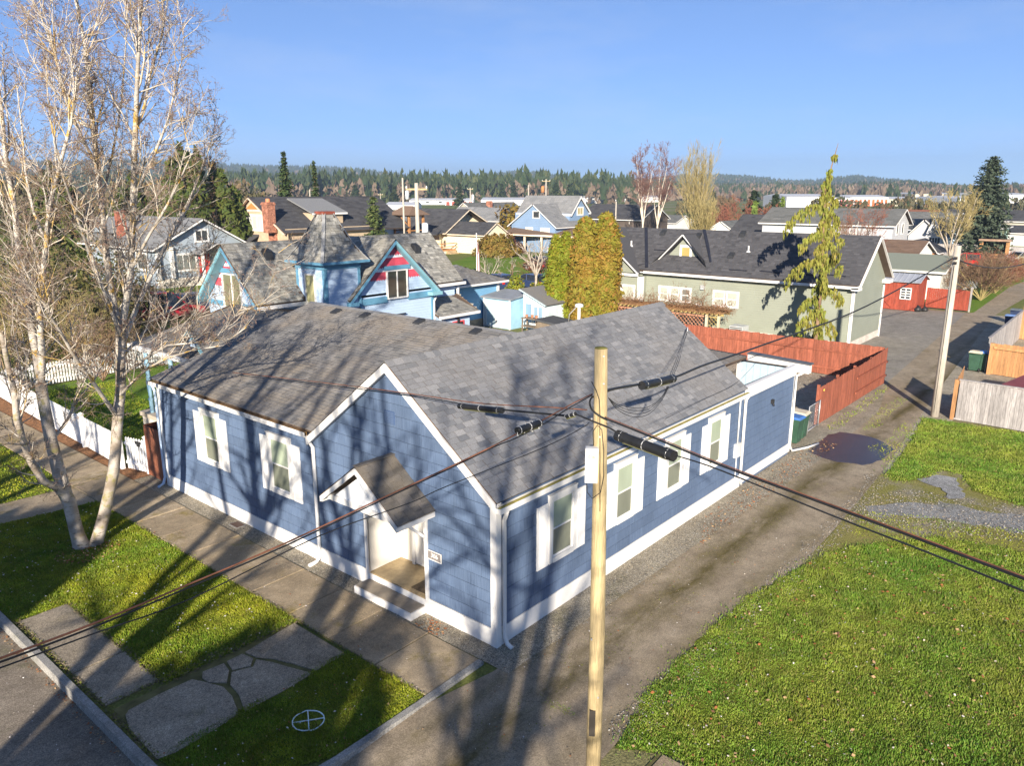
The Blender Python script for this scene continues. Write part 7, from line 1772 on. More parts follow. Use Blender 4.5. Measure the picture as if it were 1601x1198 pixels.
PM = dict(steps=[6], wob=[0.10], up=[0.09], kids=[], ratio=[], ang=[], minr=.006, tip=.25)
for Lm in LB:
    for i in range(1, len(Lm)-1):
        (a, ra), (b, rb) = Lm[i], Lm[i+1]
        for k in range(2 if ra > .03 else 1):
            out = [[]]; dd = rot_about(b-a, R(rnd.uniform(20, 42)), rnd); dd.z = abs(dd.z)*.6+.6
            q = a.lerp(b, rnd.random()); rr_ = min(ra*.55, .034)*rnd.uniform(.6, 1); grow(out, q, dd, rnd.uniform(1.2, 2.5), rr_, 0, rnd, PM)
            tw1 += out[0]; rows = [(V(*g[:3]), g[6]) for g in out[0]]+[(V(*out[0][-1][3:6]), out[0][-1][7])]; MED.append(rows)
for Lm in MED:
    for i in range(1, len(Lm)-1):
        a, b = Lm[i][0], Lm[i+1][0]
        for k in range(2):
            q = a.lerp(b, rnd.random()); out = [[], [], []]; dd = rot_about(b-a, R(rnd.uniform(28, 60)), rnd)
            grow(out, q, dd, rnd.uniform(.4, .95), .010, 0, rnd, dict(PW, kids=[5, 3])); tw1 += out[0]; tw2 += out[1]+out[2]
for Lm in LB+TR[2:]:
    for i in range(len(Lm)-1):
        (a, ra), (b, rb) = Lm[i], Lm[i+1]; d = (b-a)
        for k in range(2):
            q = a.lerp(b, rnd.random()); out = [[], [], []]
            dd = rot_about(d, R(rnd.uniform(28, 62)), rnd); dd.z = abs(dd.z)*0.7+0.25*rnd.random()
            grow(out, q, dd, rnd.uniform(0.5, 1.35), min(ra*0.4, 0.020), 0, rnd, PW)
            tw1 += out[0]; tw2 += out[1]+out[2]
v, f_ = segs_arrays(trunk_seg, 12); np_mesh('trunk', v, f_, B_BIRCH2, bt, smooth=True)
for Lm in LB: segs_mesh('limb', [(*Lm[i][0], *Lm[i+1][0], Lm[i][1], Lm[i+1][1]) for i in range(len(Lm)-1)], B_BIRCH, bt, 7)
segs_mesh('branches', tw1, B_TWIG, bt, 4)
tag(segs_mesh('twigs', tw2, B_FINE, bt, 3), kind='stuff')
# buds on the twig ends
arr = np.array(tw2); sel = arr[RNG.random(len(arr)) < 0.5]; n = len(sel)
c = sel[:, 3:6]; a = RNG.normal(0, 1, (n, 3)); a /= np.linalg.norm(a, axis=1, keepdims=True); b = np.cross(a, RNG.normal(0, 1, (n, 3))); b /= np.linalg.norm(b, axis=1, keepdims=True)
s_ = RNG.uniform(0.012, 0.026, (n, 1)); vv = np.stack([c-a*s_*0.4, c+b*s_*1.6, c+a*s_*0.4], 1).reshape(-1, 3)
tag(np_mesh('buds', vv, np.arange(3*n).reshape(-1, 3), mat('bud_brown', (0.22, 0.13, 0.10), .8, .3, 3), bt), kind='stuff')
b0 = G(139, 864)
litter('trunk_leaves', [(b0.x+.8*math.cos(t), b0.y+.7*math.sin(t)) for t in np.linspace(0, 6.28, 12)[:-1]], 260, LF, 0.03, 0.04)

def bare_tree(name, label, base, h, spread, r, seed, trunk_m, twig_m, fork=0.25, stems=5, upk=0.10, P=None, group=None, cat='tree', n_tr=6, fine=0.012, dens=1.0, leanz=1.0):
    rnd = random.Random(seed); t = thing(name, label, cat, (base[0], base[1], 0), group=group)
    out = [[], [], [], []]
    hf = h*fork; tr = [(0, 0, -0.1, 0, 0, hf, r*1.1, r*0.9)] if hf > 0 else []
    P = P or dict(steps=[7, 5, 4, 3], wob=[.10, .15, .2, .25], up=[.08, .06, .05, .02], kids=[int(8*dens), int(6*dens), int(4*dens)], ratio=[.48, .5, .5], ang=[38, 42, 45], minr=fine, tip=0.25)
    for i in range(stems):
        a = 2*math.pi*(i+rnd.random()*0.7)/stems; s = spread/h*rnd.uniform(0.4, 1.0)
        grow(out, (rnd.uniform(-.1, .1)*r, rnd.uniform(-.1, .1)*r, max(0, hf-0.1)), (math.cos(a)*s, math.sin(a)*s, leanz), (h-hf)*rnd.uniform(.82, 1.02), r*0.62, 0, rnd, P)
    segs_mesh('trunk', tr+out[0], trunk_m, t, n_tr)
    tag(segs_mesh('crown', out[1]+out[2]+out[3], twig_m, t, 3), kind='stuff')
    return t
# street trees across the road, outside the frame, that throw the long shadows
SHP = dict(steps=[8, 5, 4], wob=[.08, .14, .2], up=[.07, .05, .03], kids=[8, 4], ratio=[.36, .5], ang=[46, 42], minr=.012, tip=.2)
for i, (x, y, h, s, st) in enumerate(((-19.5, -13.2, 15, 4.0, 5), (-18.5, -8.0, 14.5, 4.2, 6), (-19.0, -3.6, 16, 4.0, 5), (-18.5, 2.2, 15, 4.0, 5), (-19, 8.5, 14, 4.0, 5))):
    bare_tree('street_tree', ['bare street tree', 'bare forked street tree', 'tall bare street tree', 'slim bare street tree', 'broad bare street tree'][i]+' on the far side of the road behind the camera', (x, y), h, s, .36, 300+i, B_GREY, B_FINE, .16, st, P=SHP)

# --- evergreens: sprays of small leaf-sized faces through the crown's volume
def leaf_cloud(C, N, size, aspect=1.6, jit=0.6):
    """triangles pairs (kites) at C, roughly facing N"""
    n = len(C); N = N+RNG.normal(0, jit, (n, 3)); N /= np.linalg.norm(N, axis=1, keepdims=True)+1e-9
    a = np.cross(N, RNG.normal(0, 1, (n, 3))); a /= np.linalg.norm(a, axis=1, keepdims=True)+1e-9; b = np.cross(N, a)
    s = (size*RNG.uniform(.55, 1.35, n))[:, None] if np.isscalar(size) else (size*RNG.uniform(.6, 1.3, n))[:, None]
    v = np.stack([C-a*s*.5, C+b*s*aspect*.5, C+a*s*.5, C-b*s*aspect*.6], 1).reshape(-1, 3)
    return v, np.arange(4*n).reshape(-1, 4)
def thuja(name, label, base, h, r, n, size, m, group=None, cat='tree', top=1.0, seed=1, bulge=0.35, base_r=0.75, lump=0.12, z0=0.15):
    """dense column: leaf sprays on a lumpy spindle, dark gaps between, plus an inner core"""
    t = thing(name, label, cat, (base[0], base[1], 0), group=group)
    rg = np.random.default_rng(seed)
    z = rg.uniform(0, 1, n)**0.9; a = rg.uniform(0, 2*np.pi, n)
    prof = np.where(z < bulge, base_r+(1-base_r)*np.sin(z/bulge*np.pi/2), np.clip(1-((z-bulge)/(1-bulge))**(1.7*top), 0, 1)**(0.75 if top < 1.2 else .55))
    ph = rg.uniform(0, 6.28, 6)
    lumps = 1+lump*(np.sin(3*a+ph[0]+z*9)+np.sin(5*a-z*14+ph[1])+.8*np.sin(9*a+z*23+ph[2])+.7*np.sin(2*a+z*31+ph[3]))
    rr = r*prof*lumps*(1-0.28*rg.random(n)**2)
    C = np.stack([np.cos(a)*rr, np.sin(a)*rr, z0+z*(h-z0)], 1); N = np.stack([np.cos(a), np.sin(a), np.full(n, .25)], 1)
    sz = size*(1+.9*(rg.random(n) > .85)); C += N*(rg.random((n, 1)) > .85)*rg.uniform(0, .22, (n, 1)); v, f = leaf_cloud(C, N, sz, 2.0, .7); np_mesh('crown', v, f, m, t)
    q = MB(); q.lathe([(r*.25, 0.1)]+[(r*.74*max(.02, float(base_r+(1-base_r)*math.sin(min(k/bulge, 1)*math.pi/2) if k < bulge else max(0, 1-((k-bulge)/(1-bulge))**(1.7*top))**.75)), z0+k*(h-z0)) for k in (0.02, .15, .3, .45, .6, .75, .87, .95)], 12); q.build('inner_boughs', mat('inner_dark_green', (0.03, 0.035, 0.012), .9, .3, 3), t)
    MB().tube([(0, 0, -.1), (0, 0, h*.3)], .12, 6).build('trunk', B_BROWN, t)
    return t
L_GOLD = leaf_mat('thuja_gold', (0.15, 0.165, 0.018), (0.21, 0.15, 0.022), (0.24, 0.115, 0.025), .55)
L_LIME = leaf_mat('thuja_lime', (0.155, 0.195, 0.012), (0.125, 0.16, 0.012), (0.22, 0.15, 0.02), .6)
L_DARK = leaf_mat('fir_dark', (0.022, 0.040, 0.020), (0.034, 0.056, 0.026), (0.055, 0.07, 0.032), .5)
L_FIR2 = leaf_mat('fir_mid', (0.03, 0.056, 0.02), (0.045, 0.075, 0.025), (0.085, 0.09, 0.03), .5)
L_CEDAR = leaf_mat('cedar_olive', (0.035, 0.06, 0.012), (0.062, 0.085, 0.016), (0.10, 0.10, 0.022), .35)
L_WEEP = leaf_mat('weeping_green', (0.145, 0.18, 0.028), (0.19, 0.185, 0.03), (0.20, 0.16, 0.04), .9)
L_OLIVE = leaf_mat('shrub_olive', (0.055, 0.07, 0.018), (0.10, 0.095, 0.03), (0.20, 0.15, 0.06), 1.2)
L_BUSH = leaf_mat('bush_bronze', (0.115, 0.11, 0.018), (0.155, 0.09, 0.018), (0.20, 0.12, 0.03), .8)
L_REDB = leaf_mat('shrub_maroon', (0.075, 0.03, 0.02), (0.11, 0.05, 0.03), (0.16, 0.08, 0.045), .6)
def by_px(u, v, d): p = GD(u, v, d); return p.x, p.y
X = 32.3
arb = [(868, 505, 368, 26, 1, 'narrow lime green columnar thuja beside the greenhouse shed, left of the pair'), (884, 505, 364, 25, 1, 'narrow lime green columnar thuja squeezed against the broad bronzed one'),
       (913, 505, 341, 40, 0, 'broad bronze-topped thuja column in the middle of the clump'), (944, 505, 334, 40, 0, 'tallest thick thuja column at the right of the clump')]
for i, (u, v, vt, w, k, lab) in enumerate(arb):
    p = GX(u, v, X+(0.6 if i in (1, 3) else 0)); x, y = p.x, p.y; h = HZ(x, y, vt); r = w*(Vector((x, y, 4))-CAM).dot(_F)/FPX/2*1.08
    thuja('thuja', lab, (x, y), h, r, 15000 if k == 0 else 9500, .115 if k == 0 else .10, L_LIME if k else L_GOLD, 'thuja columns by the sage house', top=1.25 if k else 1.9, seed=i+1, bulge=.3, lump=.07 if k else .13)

def fir(name, label, base, h, r, seed, m, whorls=34, per=9, clump=.32, droop=.25, group=None, start=.06, power=.85, cat='tree', shape=None, nb=7):
    """tiered conifer: drooping boughs of short leaf sprays round a straight trunk"""
    t = thing(name, label, cat, (base[0], base[1], 0), group=group); rg = np.random.default_rng(seed)
    C, N, S = [], [], []
    for w in range(whorls):
        k = start+(1-start)*(w+rg.uniform(-.3, .3))/whorls; k = min(max(k, start), .985)
        L = r*((1-k)**power)*(shape(k) if shape else 1)+.12
        for b in range(per):
            a = rg.uniform(0, 2*np.pi); l = L*rg.uniform(.45, 1.22); m_ = max(3, int(nb*l/r+2))
            s = np.linspace(.12, 1, m_)+rg.uniform(-.05, .05, m_)
            rad = s*l; z = k*h-droop*l*s**1.5+.12*l*s
            sw = rg.normal(0, .07*l+.05, m_); 
            C.append(np.stack([np.cos(a)*rad-np.sin(a)*sw, np.sin(a)*rad+np.cos(a)*sw, z+rg.normal(0, .05, m_)], 1))
            N.append(np.stack([np.full(m_, .35*np.cos(a)), np.full(m_, .35*np.sin(a)), np.ones(m_)], 1)); S.append(clump*(1.15-.45*s)*(.6+.5*(1-k)))
    C, N, S = np.concatenate(C), np.concatenate(N), np.concatenate(S)
    C = np.concatenate([C+RNG.normal(0, .08, C.shape) for _ in range(2)]); N = np.concatenate([N, N]); S = np.concatenate([S, S*.8])
    v, f = leaf_cloud(C, N, S, 1.8, .45); np_mesh('crown', v, f, m, t)
    MB().tube([(0, 0, -.1), (0, 0, h*.5), (0, 0, h*.97)], [h*.014, h*.009, .02], 6).build('trunk', B_BROWN, t)
    return t
def px_fir(label, u, vb_d, vt, wpx, seed, m, name='fir_tree', **k):
    p = GD(u, 400, vb_d); h = HZ(p.x, p.y, vt); dep = (Vector((p.x, p.y, 5))-CAM).dot(_F)
    return fir(name, label, (p.x, p.y), h, wpx*dep/FPX/2, seed, m, **k)
L_FIRB = leaf_mat('fir_blue', (.045, .065, .045), (.06, .085, .055), (.10, .115, .07), .5)
# weeping cedar in the sage house's bed
wc = thing('weeping_cedar', 'tall thin weeping cedar with hanging golden green curtains before the sage house', 'tree', (33.0, 4.99, 0))
h = HZ(33, 4.99, 222); rg = np.random.default_rng(5); C, N, S = [], [], []; seg = [(0, 0, -.1, 0.05, 0, h*.35, .14, .10), (.05, 0, h*.35, -.12, .1, h*.6, .10, .07), (-.12, .1, h*.6, -.05, .25, h*.8, .07, .05), (-.05, .25, h*.8, .1, -.15, h*.995, .05, .012)]
def on_trunk(k):
    for s_ in seg:
        z0_, z1_ = s_[2], s_[5]
        if k*h <= z1_: f_ = (k*h-z0_)/(z1_-z0_); return np.array([s_[0]+(s_[3]-s_[0])*f_, s_[1]+(s_[4]-s_[1])*f_, k*h])
    return np.array(seg[-1][3:6])
big = [(.30, 2.1, 1.05), (.36, -1.2, 1.2), (.47, 1.95, 1.75), (.50, -.9, 1.1), (.60, 2.2, 1.15), (.62, -1.1, 1.05), (.72, 2.0, 1.9), (.70, -.8, .9), (.42, 3.6, 1.0), (.56, 4.6, 1.0), (.66, 0.4, .9), (.22, 2.2, 1.1), (.20, -1.2, 1.0), (.13, .5, .9), (.78, -.9, .7)]
for k, a, l in big+[(rg.uniform(.04, .95), rg.uniform(0, 6.28), None) for _ in range(80)]:
    if l is None: l = (0.15+.30*(1-k)**.8)*rg.uniform(.6, 1.1)*(.45 if k > .84 else 1)
    b0_ = on_trunk(k); m_ = max(3, int(l/.11)); s = np.linspace(.1, 1, m_)
    bx = b0_[0]+np.cos(a)*l*s; by = b0_[1]+np.sin(a)*l*s; bz = b0_[2]+.10*l*np.sin(s*3.1)-.55*l*s**2.2
    for i in range(m_):
        n_ = rg.integers(14, 24); dl = rg.uniform(.25, .95)*(.55+.6*(1-abs(s[i]-.6)))*min(1, l+.35)*(.5 if k > .85 else 1); q_ = rg.uniform(0, 1, n_)
        C.append(np.stack([bx[i]+rg.normal(0, .05, n_), by[i]+rg.normal(0, .05, n_), bz[i]-q_*dl], 1)); N.append(np.stack([rg.normal(0, 1, n_), rg.normal(0, 1, n_), rg.normal(0, .15, n_)], 1)); S.append(np.full(n_, .115))
C, N, S = np.concatenate(C), np.concatenate(N), np.concatenate(S)
C[:, 2] = np.maximum(C[:, 2], .1)
n = len(C); N /= np.linalg.norm(N, axis=1, keepdims=True); a = np.cross(N, np.array([[0, 0, 1.]])); a /= np.linalg.norm(a, axis=1, keepdims=True)+1e-9
s_ = (S*rg.uniform(.6, 1.3, n))[:, None]; dn_ = np.array([[0, 0, -1.]])
vv = np.stack([C-a*s_*.5, C+dn_*s_*1.9+N*s_*.2, C+a*s_*.5, C-dn_*s_*.6], 1).reshape(-1, 3)
np_mesh('crown', vv, np.arange(4*n).reshape(-1, 4), L_WEEP, wc); segs_mesh('trunk', seg, B_BROWN, wc, 7)
# others that stand out one by one
px_fir('tall dark fir rising over the bare maple at the right', 1532, 126, 244, 84, 3, L_FIRB, whorls=46, per=17, clump=.46, droop=.02, power=.52, nb=13)
px_fir('dense spruce standing before the hills left of the thin spruce', 454, 128, 236, 46, 4, L_FIR2, whorls=40, per=11, clump=.55, power=.8)
px_fir('thin ragged spruce with a long bare tip before the hills', 499, 128, 250, 27, 5, L_FIR2, whorls=34, per=9, clump=.45, power=1.0, droop=.45)
def cedar_mass(label, u, d, vt, wpx, n, size, m, seed, name='cedar_tree', zb=0.3):
    """broad rounded conifer: many upright pointed boughs"""
    p = GD(u, 400, d); h = HZ(p.x, p.y, vt); dep = (Vector((p.x, p.y, 5))-CAM).dot(_F); r = wpx*dep/FPX/2
    t = thing(name, label, 'tree', (p.x, p.y, 0)); rg = np.random.default_rng(seed); C, N = [], []
    nb = 46
    for i in range(nb):
        a = rg.uniform(0, 6.28); q_ = math.sqrt(rg.random()); bx, by = math.cos(a)*r*q_*.85, math.sin(a)*r*q_*.85
        hh = h*(1-.62*q_**1.7)*rg.uniform(.85, 1.04); br = r*.34*rg.uniform(.7, 1.2); m_ = n//nb
        z = rg.uniform(0, 1, m_)**1.25; aa = rg.uniform(0, 6.28, m_); pr = np.clip(1-z**1.4, 0, 1)**.8*br*(1-.35*rg.random(m_)**2)
        z0_ = hh*.12
        C.append(np.stack([bx+np.cos(aa)*pr, by+np.sin(aa)*pr, z0_+z*(hh-z0_)], 1)); N.append(np.stack([np.cos(aa), np.sin(aa), np.full(m_, .5)], 1))
    C, N = np.concatenate(C), np.concatenate(N); v, f = leaf_cloud(C, N, size, 1.9, .6); np_mesh('crown', v, f, m, t)
    MB().tube([(0, 0, -.1), (0, 0, h*.8)], [h*.02, .05], 7).build('trunk', B_BROWN, t)
    return t
cedar_mass('broad dark cedar with many pointed tops behind the craftsman house', 312, 112, 216, 190, 20000, .55, L_CEDAR, 6)
cedar_mass('dark cedar behind the bare birch at the left', 100, 100, 252, 110, 8000, .5, L_CEDAR, 7)
cedar_mass('low cedar left of the craftsman roof', 215, 112, 262, 90, 6000, .5, L_CEDAR, 8)
px_fir('small bright spruce right of the tan house', 587, 112, 305, 44, 9, leaf_mat('spruce_bright', (.06, .095, .03), (.085, .12, .035), (.13, .14, .05), .6), whorls=22, per=10, clump=.5, power=.6)
for i, (u, vt, w) in enumerate(((1178, 316, 9), (1220, 309, 9))):
    p = GD(u, 360, 128); thuja('cypress', ['slim bright cypress spire left of the two above the sage roof', 'slim bright cypress spire right of the two above the sage roof'][i], (p.x, p.y), HZ(p.x, p.y, vt), w*135/FPX/2, 1500, .22, leaf_mat('cypress_green', (.10, .16, .03), (.12, .18, .035), (.15, .18, .05), .5), 'cypress spires', top=.8, seed=20+i)
# rounded shrubs
def bush(label, u, v, d, w, hgt, n, size, m, seed, name='shrub', cat='shrub', group=None, flat=1.0):
    p = G(u, v) if d is None else GD(u, v, d)
    t = thing(name, label, cat, (p.x, p.y, 0), group=group); rg = np.random.default_rng(seed)
    dv = rg.normal(0, 1, (n, 3)); dv /= np.linalg.norm(dv, axis=1, keepdims=True); dv[:, 2] = np.abs(dv[:, 2])
    ph = rg.uniform(0, 6.28, 4); lump = 1+.10*np.sin(4*dv[:, 0]*3+ph[0])+.10*np.sin(5*dv[:, 1]*3+ph[1])+.08*np.sin(11*dv[:, 2]+ph[2])
    C = dv*np.array([w/2, w/2, hgt])*lump[:, None]*(1-.35*rg.random((n, 1))**2); C[:, 2] += .05
    v_, f = leaf_cloud(C, dv, size, 1.5, .6); np_mesh('foliage', v_, f, m, t); MB().tube([(0, 0, -.05), (0, 0, hgt*.5)], .06, 5).build('stem', B_BROWN, t)
    return t
bush('rounded bronze green bush at the corner of the cream house', 776, 401, None, 6.2, 3.0, 4200, .28, L_BUSH, 31)
bush('maroon shrub right of the bronze bush before the carport', 797, 398, None, 3.0, 2.6, 1400, .24, L_REDB, 32); bush('low maroon shrub at the foot of the carport post', 808, 395, None, 2.6, 1.6, 900, .24, L_REDB, 33)
bush('clipped yellow green shrub in front of the rust roofed houses', 991, 357, 96, 5, 3.0, 1200, .3, L_LIME, 34)
bush('clipped green shrub by the garden wall near the flagpole', 806, 462, None, 1.9, 1.7, 900, .13, L_LIME, 35); bush('low clipped yellow hedge behind the fruit tree', 848, 458, None, 3.2, 0.9, 900, .14, L_LIME, 36, 'hedge', 'hedge')
bush('rounded green shrub behind the narrow thuja', 862, 455, None, 2.2, 2.6, 900, .16, leaf_mat('laurel', (.05, .10, .03), (.08, .14, .05), (.1, .15, .06), .8), 37)
bush('small clipped shrub at the foot of the sage house wall', 1250, 545, 47.6, 1.6, 1.0, 600, .12, L_LIME, 38)
bush('golden tree crown behind the small blue house', 806, 340, 150, 9, 6.5, 1500, .55, L_BUSH, 39, 'bushy_tree', 'tree')
# tangle of evergreen and bare shrubs behind the birch
for i, (u, v, d, w, hh, m) in enumerate(((15, 470, 52, 8, 5.2, L_OLIVE), (70, 455, 58, 8, 6.2, L_OLIVE), (120, 470, 54, 6, 4.8, L_OLIVE), (160, 480, 50, 5, 3.6, L_OLIVE), (40, 420, 70, 10, 8.0, L_CEDAR), (-20, 440, 60, 9, 7.5, L_CEDAR), (200, 460, 62, 5, 3.8, L_OLIVE), (150, 440, 66, 6, 5.0, L_CEDAR))):
    bush(['olive green shrub', 'tall olive green shrub', 'twiggy olive shrub', 'low olive shrub', 'dark evergreen shrub', 'big dark evergreen shrub', 'small olive shrub', 'dense dark shrub'][i]+' in the tangled garden behind the picket fence', u, v, d, w, hh, 2600, .17, m, 50+i, group='shrubs of the tangled garden')
BUSHP = dict(steps=[5, 4, 3], wob=[.16, .22, .28], up=[.05, .04, .02], kids=[9, 6], ratio=[.5, .5], ang=[35, 42], minr=.008, tip=.3)
for i, (u, v, d, hh) in enumerate(((0, 520, 44, 4.5), (55, 500, 47, 5.0), (110, 505, 45, 4.0), (150, 510, 43, 3.2), (190, 520, 46, 3.0))):
    p = GD(u, v, d); bare_tree('bare_shrub', ['bare yellowish shrub at the left edge', 'tall bare yellowish shrub', 'bare tangled shrub', 'low bare tangled shrub', 'bare brown shrub'][i]+' behind the picket fence corner', (p.x, p.y), hh, hh*.8, .05, 70+i, B_BROWN, B_YEL if i < 3 else B_BROWN, 0, 9, P=BUSHP, cat='shrub')
# bare trees in the distance
def px_bare(label, u, d, vt, wpx, seed, tm, cm, name='bare_tree', stems=5, fork=.25, rk=.011, dens=1.0, P=None, fine=.02, leanz=1.0):
    p = GD(u, 350, d); h = HZ(p.x, p.y, vt); dep = (Vector((p.x, p.y, 5))-CAM).dot(_F); return bare_tree(name, label, (p.x, p.y), h, wpx*dep/FPX/2, h*rk, seed, tm, cm, fork, stems, P=P, fine=fine, dens=dens, leanz=leanz)
PB = dict(steps=[8, 6, 4, 3], wob=[.06, .10, .16, .22], up=[.10, .07, .05, .03], kids=[11, 9, 6], ratio=[.38, .5, .45], ang=[32, 36, 42], minr=.024, tip=.18)
px_bare('pale-stemmed bare birch with a purple crown, left of the pair', 1005, 135, 243, 70, 81, B_PALE, B_PURP, P=PB, stems=5, fork=.22); px_bare('pale-stemmed bare birch with a purple crown, right of the pair', 1028, 137, 243, 66, 82, B_PALE, B_PURP, P=PB, stems=5, fork=.22)
PU = dict(steps=[8, 6, 4], wob=[.05, .08, .12], up=[.10, .10, .08], kids=[14, 8], ratio=[.42, .5], ang=[22, 26], minr=.024, tip=.15, **{'from': .3})
px_bare('tall upright bare tree with yellowish stems above the sage roof', 1085, 112, 250, 50, 83, B_YEL, B_YEL, P=PU, stems=13, fork=0, rk=.009); px_bare('lower fan of yellowish bare stems beside the tall one', 1100, 108, 318, 60, 84, B_YEL, B_YEL, P=PU, stems=15, fork=0, rk=.008)
px_bare('bare maple with olive twigs in front of the mint house', 1492, 110, 302, 120, 85, B_GREY, B_YEL, stems=7, fork=.16, P=PB, rk=.02)
px_bare('white-limbed bare tree left of the tall grey house', 1315, 62, 335, 70, 86, B_PALE, B_BROWN, stems=6, fork=.1, fine=.010)
px_bare('brown bare tree behind the white-limbed one', 1345, 75, 332, 80, 87, B_BROWN, B_RED, stems=8, fork=.05, fine=.014)
for i, (u, d, vt, w, m) in enumerate(((1120, 150, 330, 60, B_RED), (1160, 160, 318, 80, B_RED), (1205, 150, 328, 50, B_RED), (1135, 175, 312, 30, B_BROWN), (910, 190, 322, 40, B_RED))):
    px_bare(['low maroon bare shrubbery', 'wide maroon bare shrubbery', 'dark maroon bare shrub', 'brown bare tree', 'rusty bare tree'][i]+[' beside the white cottage', ' above the sage roof', ' left of the right cypress', ' above the white cottage', ' beyond the rust roofs'][i], u, d, vt, w, 90+i, B_BROWN, m, stems=9, fork=0, fine=.035)
for i, (u, d, vt, w) in enumerate(((1172, 165, 296, 36), (1206, 170, 302, 24))):
    px_fir(['round topped dark pine above the maroon shrubs', 'small dark pine right of the round topped pine'][i], u, d, vt, w, 95+i, L_DARK, 'pine_tree', whorls=14, per=9, clump=.8, power=.45, droop=.05, start=.35)
# fruit tree with knobbly pale limbs, rose canes, the big bare bushes by the lane
FP = dict(steps=[4, 3, 2], wob=[.22, .25, .3], up=[.10, .12, .1], kids=[5, 4], ratio=[.5, .5], ang=[45, 45], minr=.015, tip=.4)
p = G(838, 458); bare_tree('fruit_tree', 'pollarded bare fruit tree with pale limbs behind the greenhouse shed', (p.x, p.y), 5.4, 3.4, .13, 101, B_GREY, B_GREY, .3, 7, P=FP)
p = G(800, 452); bare_tree('fruit_tree', 'small dark leaning fruit tree near the flagpole', (p.x, p.y), 3.0, 3.0, .10, 102, B_BROWN, B_GREY, .3, 4, P=FP)
p = G(765, 447); bare_tree('fruit_tree', 'pale pollarded fruit tree left of the flagpole', (p.x, p.y), 3.4, 3.2, .09, 103, B_GREY, B_GREY, .2, 5, P=FP)
p = G(840, 432); bare_tree('rose_canes', 'thicket of thin red tipped canes behind the pollarded tree', (p.x, p.y), 2.8, 4.5, .03, 104, B_RED, B_RED, 0, 16, P=BUSHP, cat='shrub', leanz=.6)
HP = dict(steps=[5, 4, 3, 3], wob=[.12, .16, .22, .26], up=[.06, .06, .05, .03], kids=[12, 9, 4], ratio=[.55, .5, .5], ang=[34, 38, 42], minr=.010, tip=.3)
for i, (u, v, hh, s, sd) in enumerate(((1533, 470, 4.0, 3.6, 105), (1556, 458, 3.6, 3.0, 106))):
    p = G(u, v); bare_tree('bare_shrub', ['large round bare shrub on the grass edge of the lane', 'reddish bare shrub just beyond the large round one'][i], (p.x, p.y), hh, s, .07, sd, B_YEL, B_BROWN if i == 0 else B_RED, 0, 20, P=HP, cat='shrub', leanz=.8)
p = G(1583, 440); bare_tree('bare_shrub', 'low bare shrub behind the two round ones at the lane', (p.x, p.y), 2.6, 2.5, .06, 107, B_YEL, B_YEL, 0, 10, P=HP, cat='shrub', leanz=.7)
# vine on the trellis
v_ = thing('vine', 'brown leafless vine sprawling over the lattice trellis', 'plant', (33.4, 13.0, 2.1)); out = [[], [], []]; rv = random.Random(9)
for i in range(420):
    y = rv.uniform(-2.6, 5.6); grow(out, (rv.uniform(-.5, .8), y, rv.uniform(-.05, .25)), (rv.uniform(-1, 1), rv.uniform(-1, 1), rv.uniform(-.2, .5)), rv.uniform(.5, 1.2)*(1.4 if y < 1.5 and y > -1 else .9), .012, 0, rv, dict(steps=[4, 3, 2], wob=[.3, .3, .3], up=[-.06, -.05, 0], kids=[4, 2], ratio=[.5, .5], ang=[45, 45], minr=.007, tip=.4))
segs_mesh('stems', out[0]+out[1]+out[2], bark_mat('vine_stems', (.20, .10, .05), (.30, .17, .09)), v_, 3)
# two dense round evergreens across the road, unseen, placed to shade the verge
def round_tree(label, x, y, zc, r, seed):
    t = thing('shade_evergreen', label, 'tree', (x, y, 0)); rg = np.random.default_rng(seed); n = 9000
    dv = rg.normal(0, 1, (n, 3)); dv /= np.linalg.norm(dv, axis=1, keepdims=True); ph = rg.uniform(0, 6.28, 4)
    lump = 1+.12*np.sin(4*dv[:, 0]+ph[0]+3*dv[:, 2])+.12*np.sin(5*dv[:, 1]+ph[1])+.1*np.sin(9*dv[:, 2]+ph[2])
    C = dv*np.array([r, r, r*1.1])*lump[:, None]*(rg.random((n, 1))**.4); C[:, 2] += zc
    v, f = leaf_cloud(C, dv, .34, 1.6, .7); np_mesh('crown', v, f, L_DARK, t); MB().tube([(0, 0, -.2), (0, 0, zc*.6), (.1, .1, zc)], [.25, .2, .08], 8).build('trunk', B_BROWN, t)
round_tree('dense round evergreen across the road behind the camera, by the broad bare tree', -26.5, -1.2, 6.5, 3.0, 201)
round_tree('dense round evergreen across the road behind the camera, by the forked bare tree', -27.8, -12.9, 7.0, 2.9, 202)
# ================================================================ poles and cables
M_POLE = mat('pole_wood', (0.42, 0.33, 0.18), 0.85, 0.25, 1.2, stretch=(9, 9, .5), bump=.5, bscale=14, fine=.25, fscale=9)
M_POLEG = mat('grey_pole_wood', (0.42, 0.38, 0.32), 0.85, 0.2, 1.0, stretch=(8, 8, .4), bump=.4, bscale=12, fine=.2, fscale=8)
M_CABLE = mat('black_cable', (0.02, 0.021, 0.023), .5, .2, 4); M_STRAND = mat('rusty_strand', (0.20, 0.085, 0.05), .7, .3, 6); M_STEEL = mat('galvanised_steel', (.45, .46, .47), .4, .1, 6, metal=.5)
M_TAPE = mat('black_rubber', (0.018, 0.019, 0.021), .38, .2, 5)
NPx, NPy = -1.62, -3.56
np_ = thing('utility_pole', 'yellowish wooden utility pole with a white box at the lane mouth', 'utility pole', (NPx, NPy, 0))
q = MB(); q.tube([(0, 0, -.3), (0, 0, 2.5), (-.02, .02, 5), (-.05, .05, 7.16)], [.128, .122, .108, .095], 16, smooth=True); q.build('pole', M_POLE, np_)
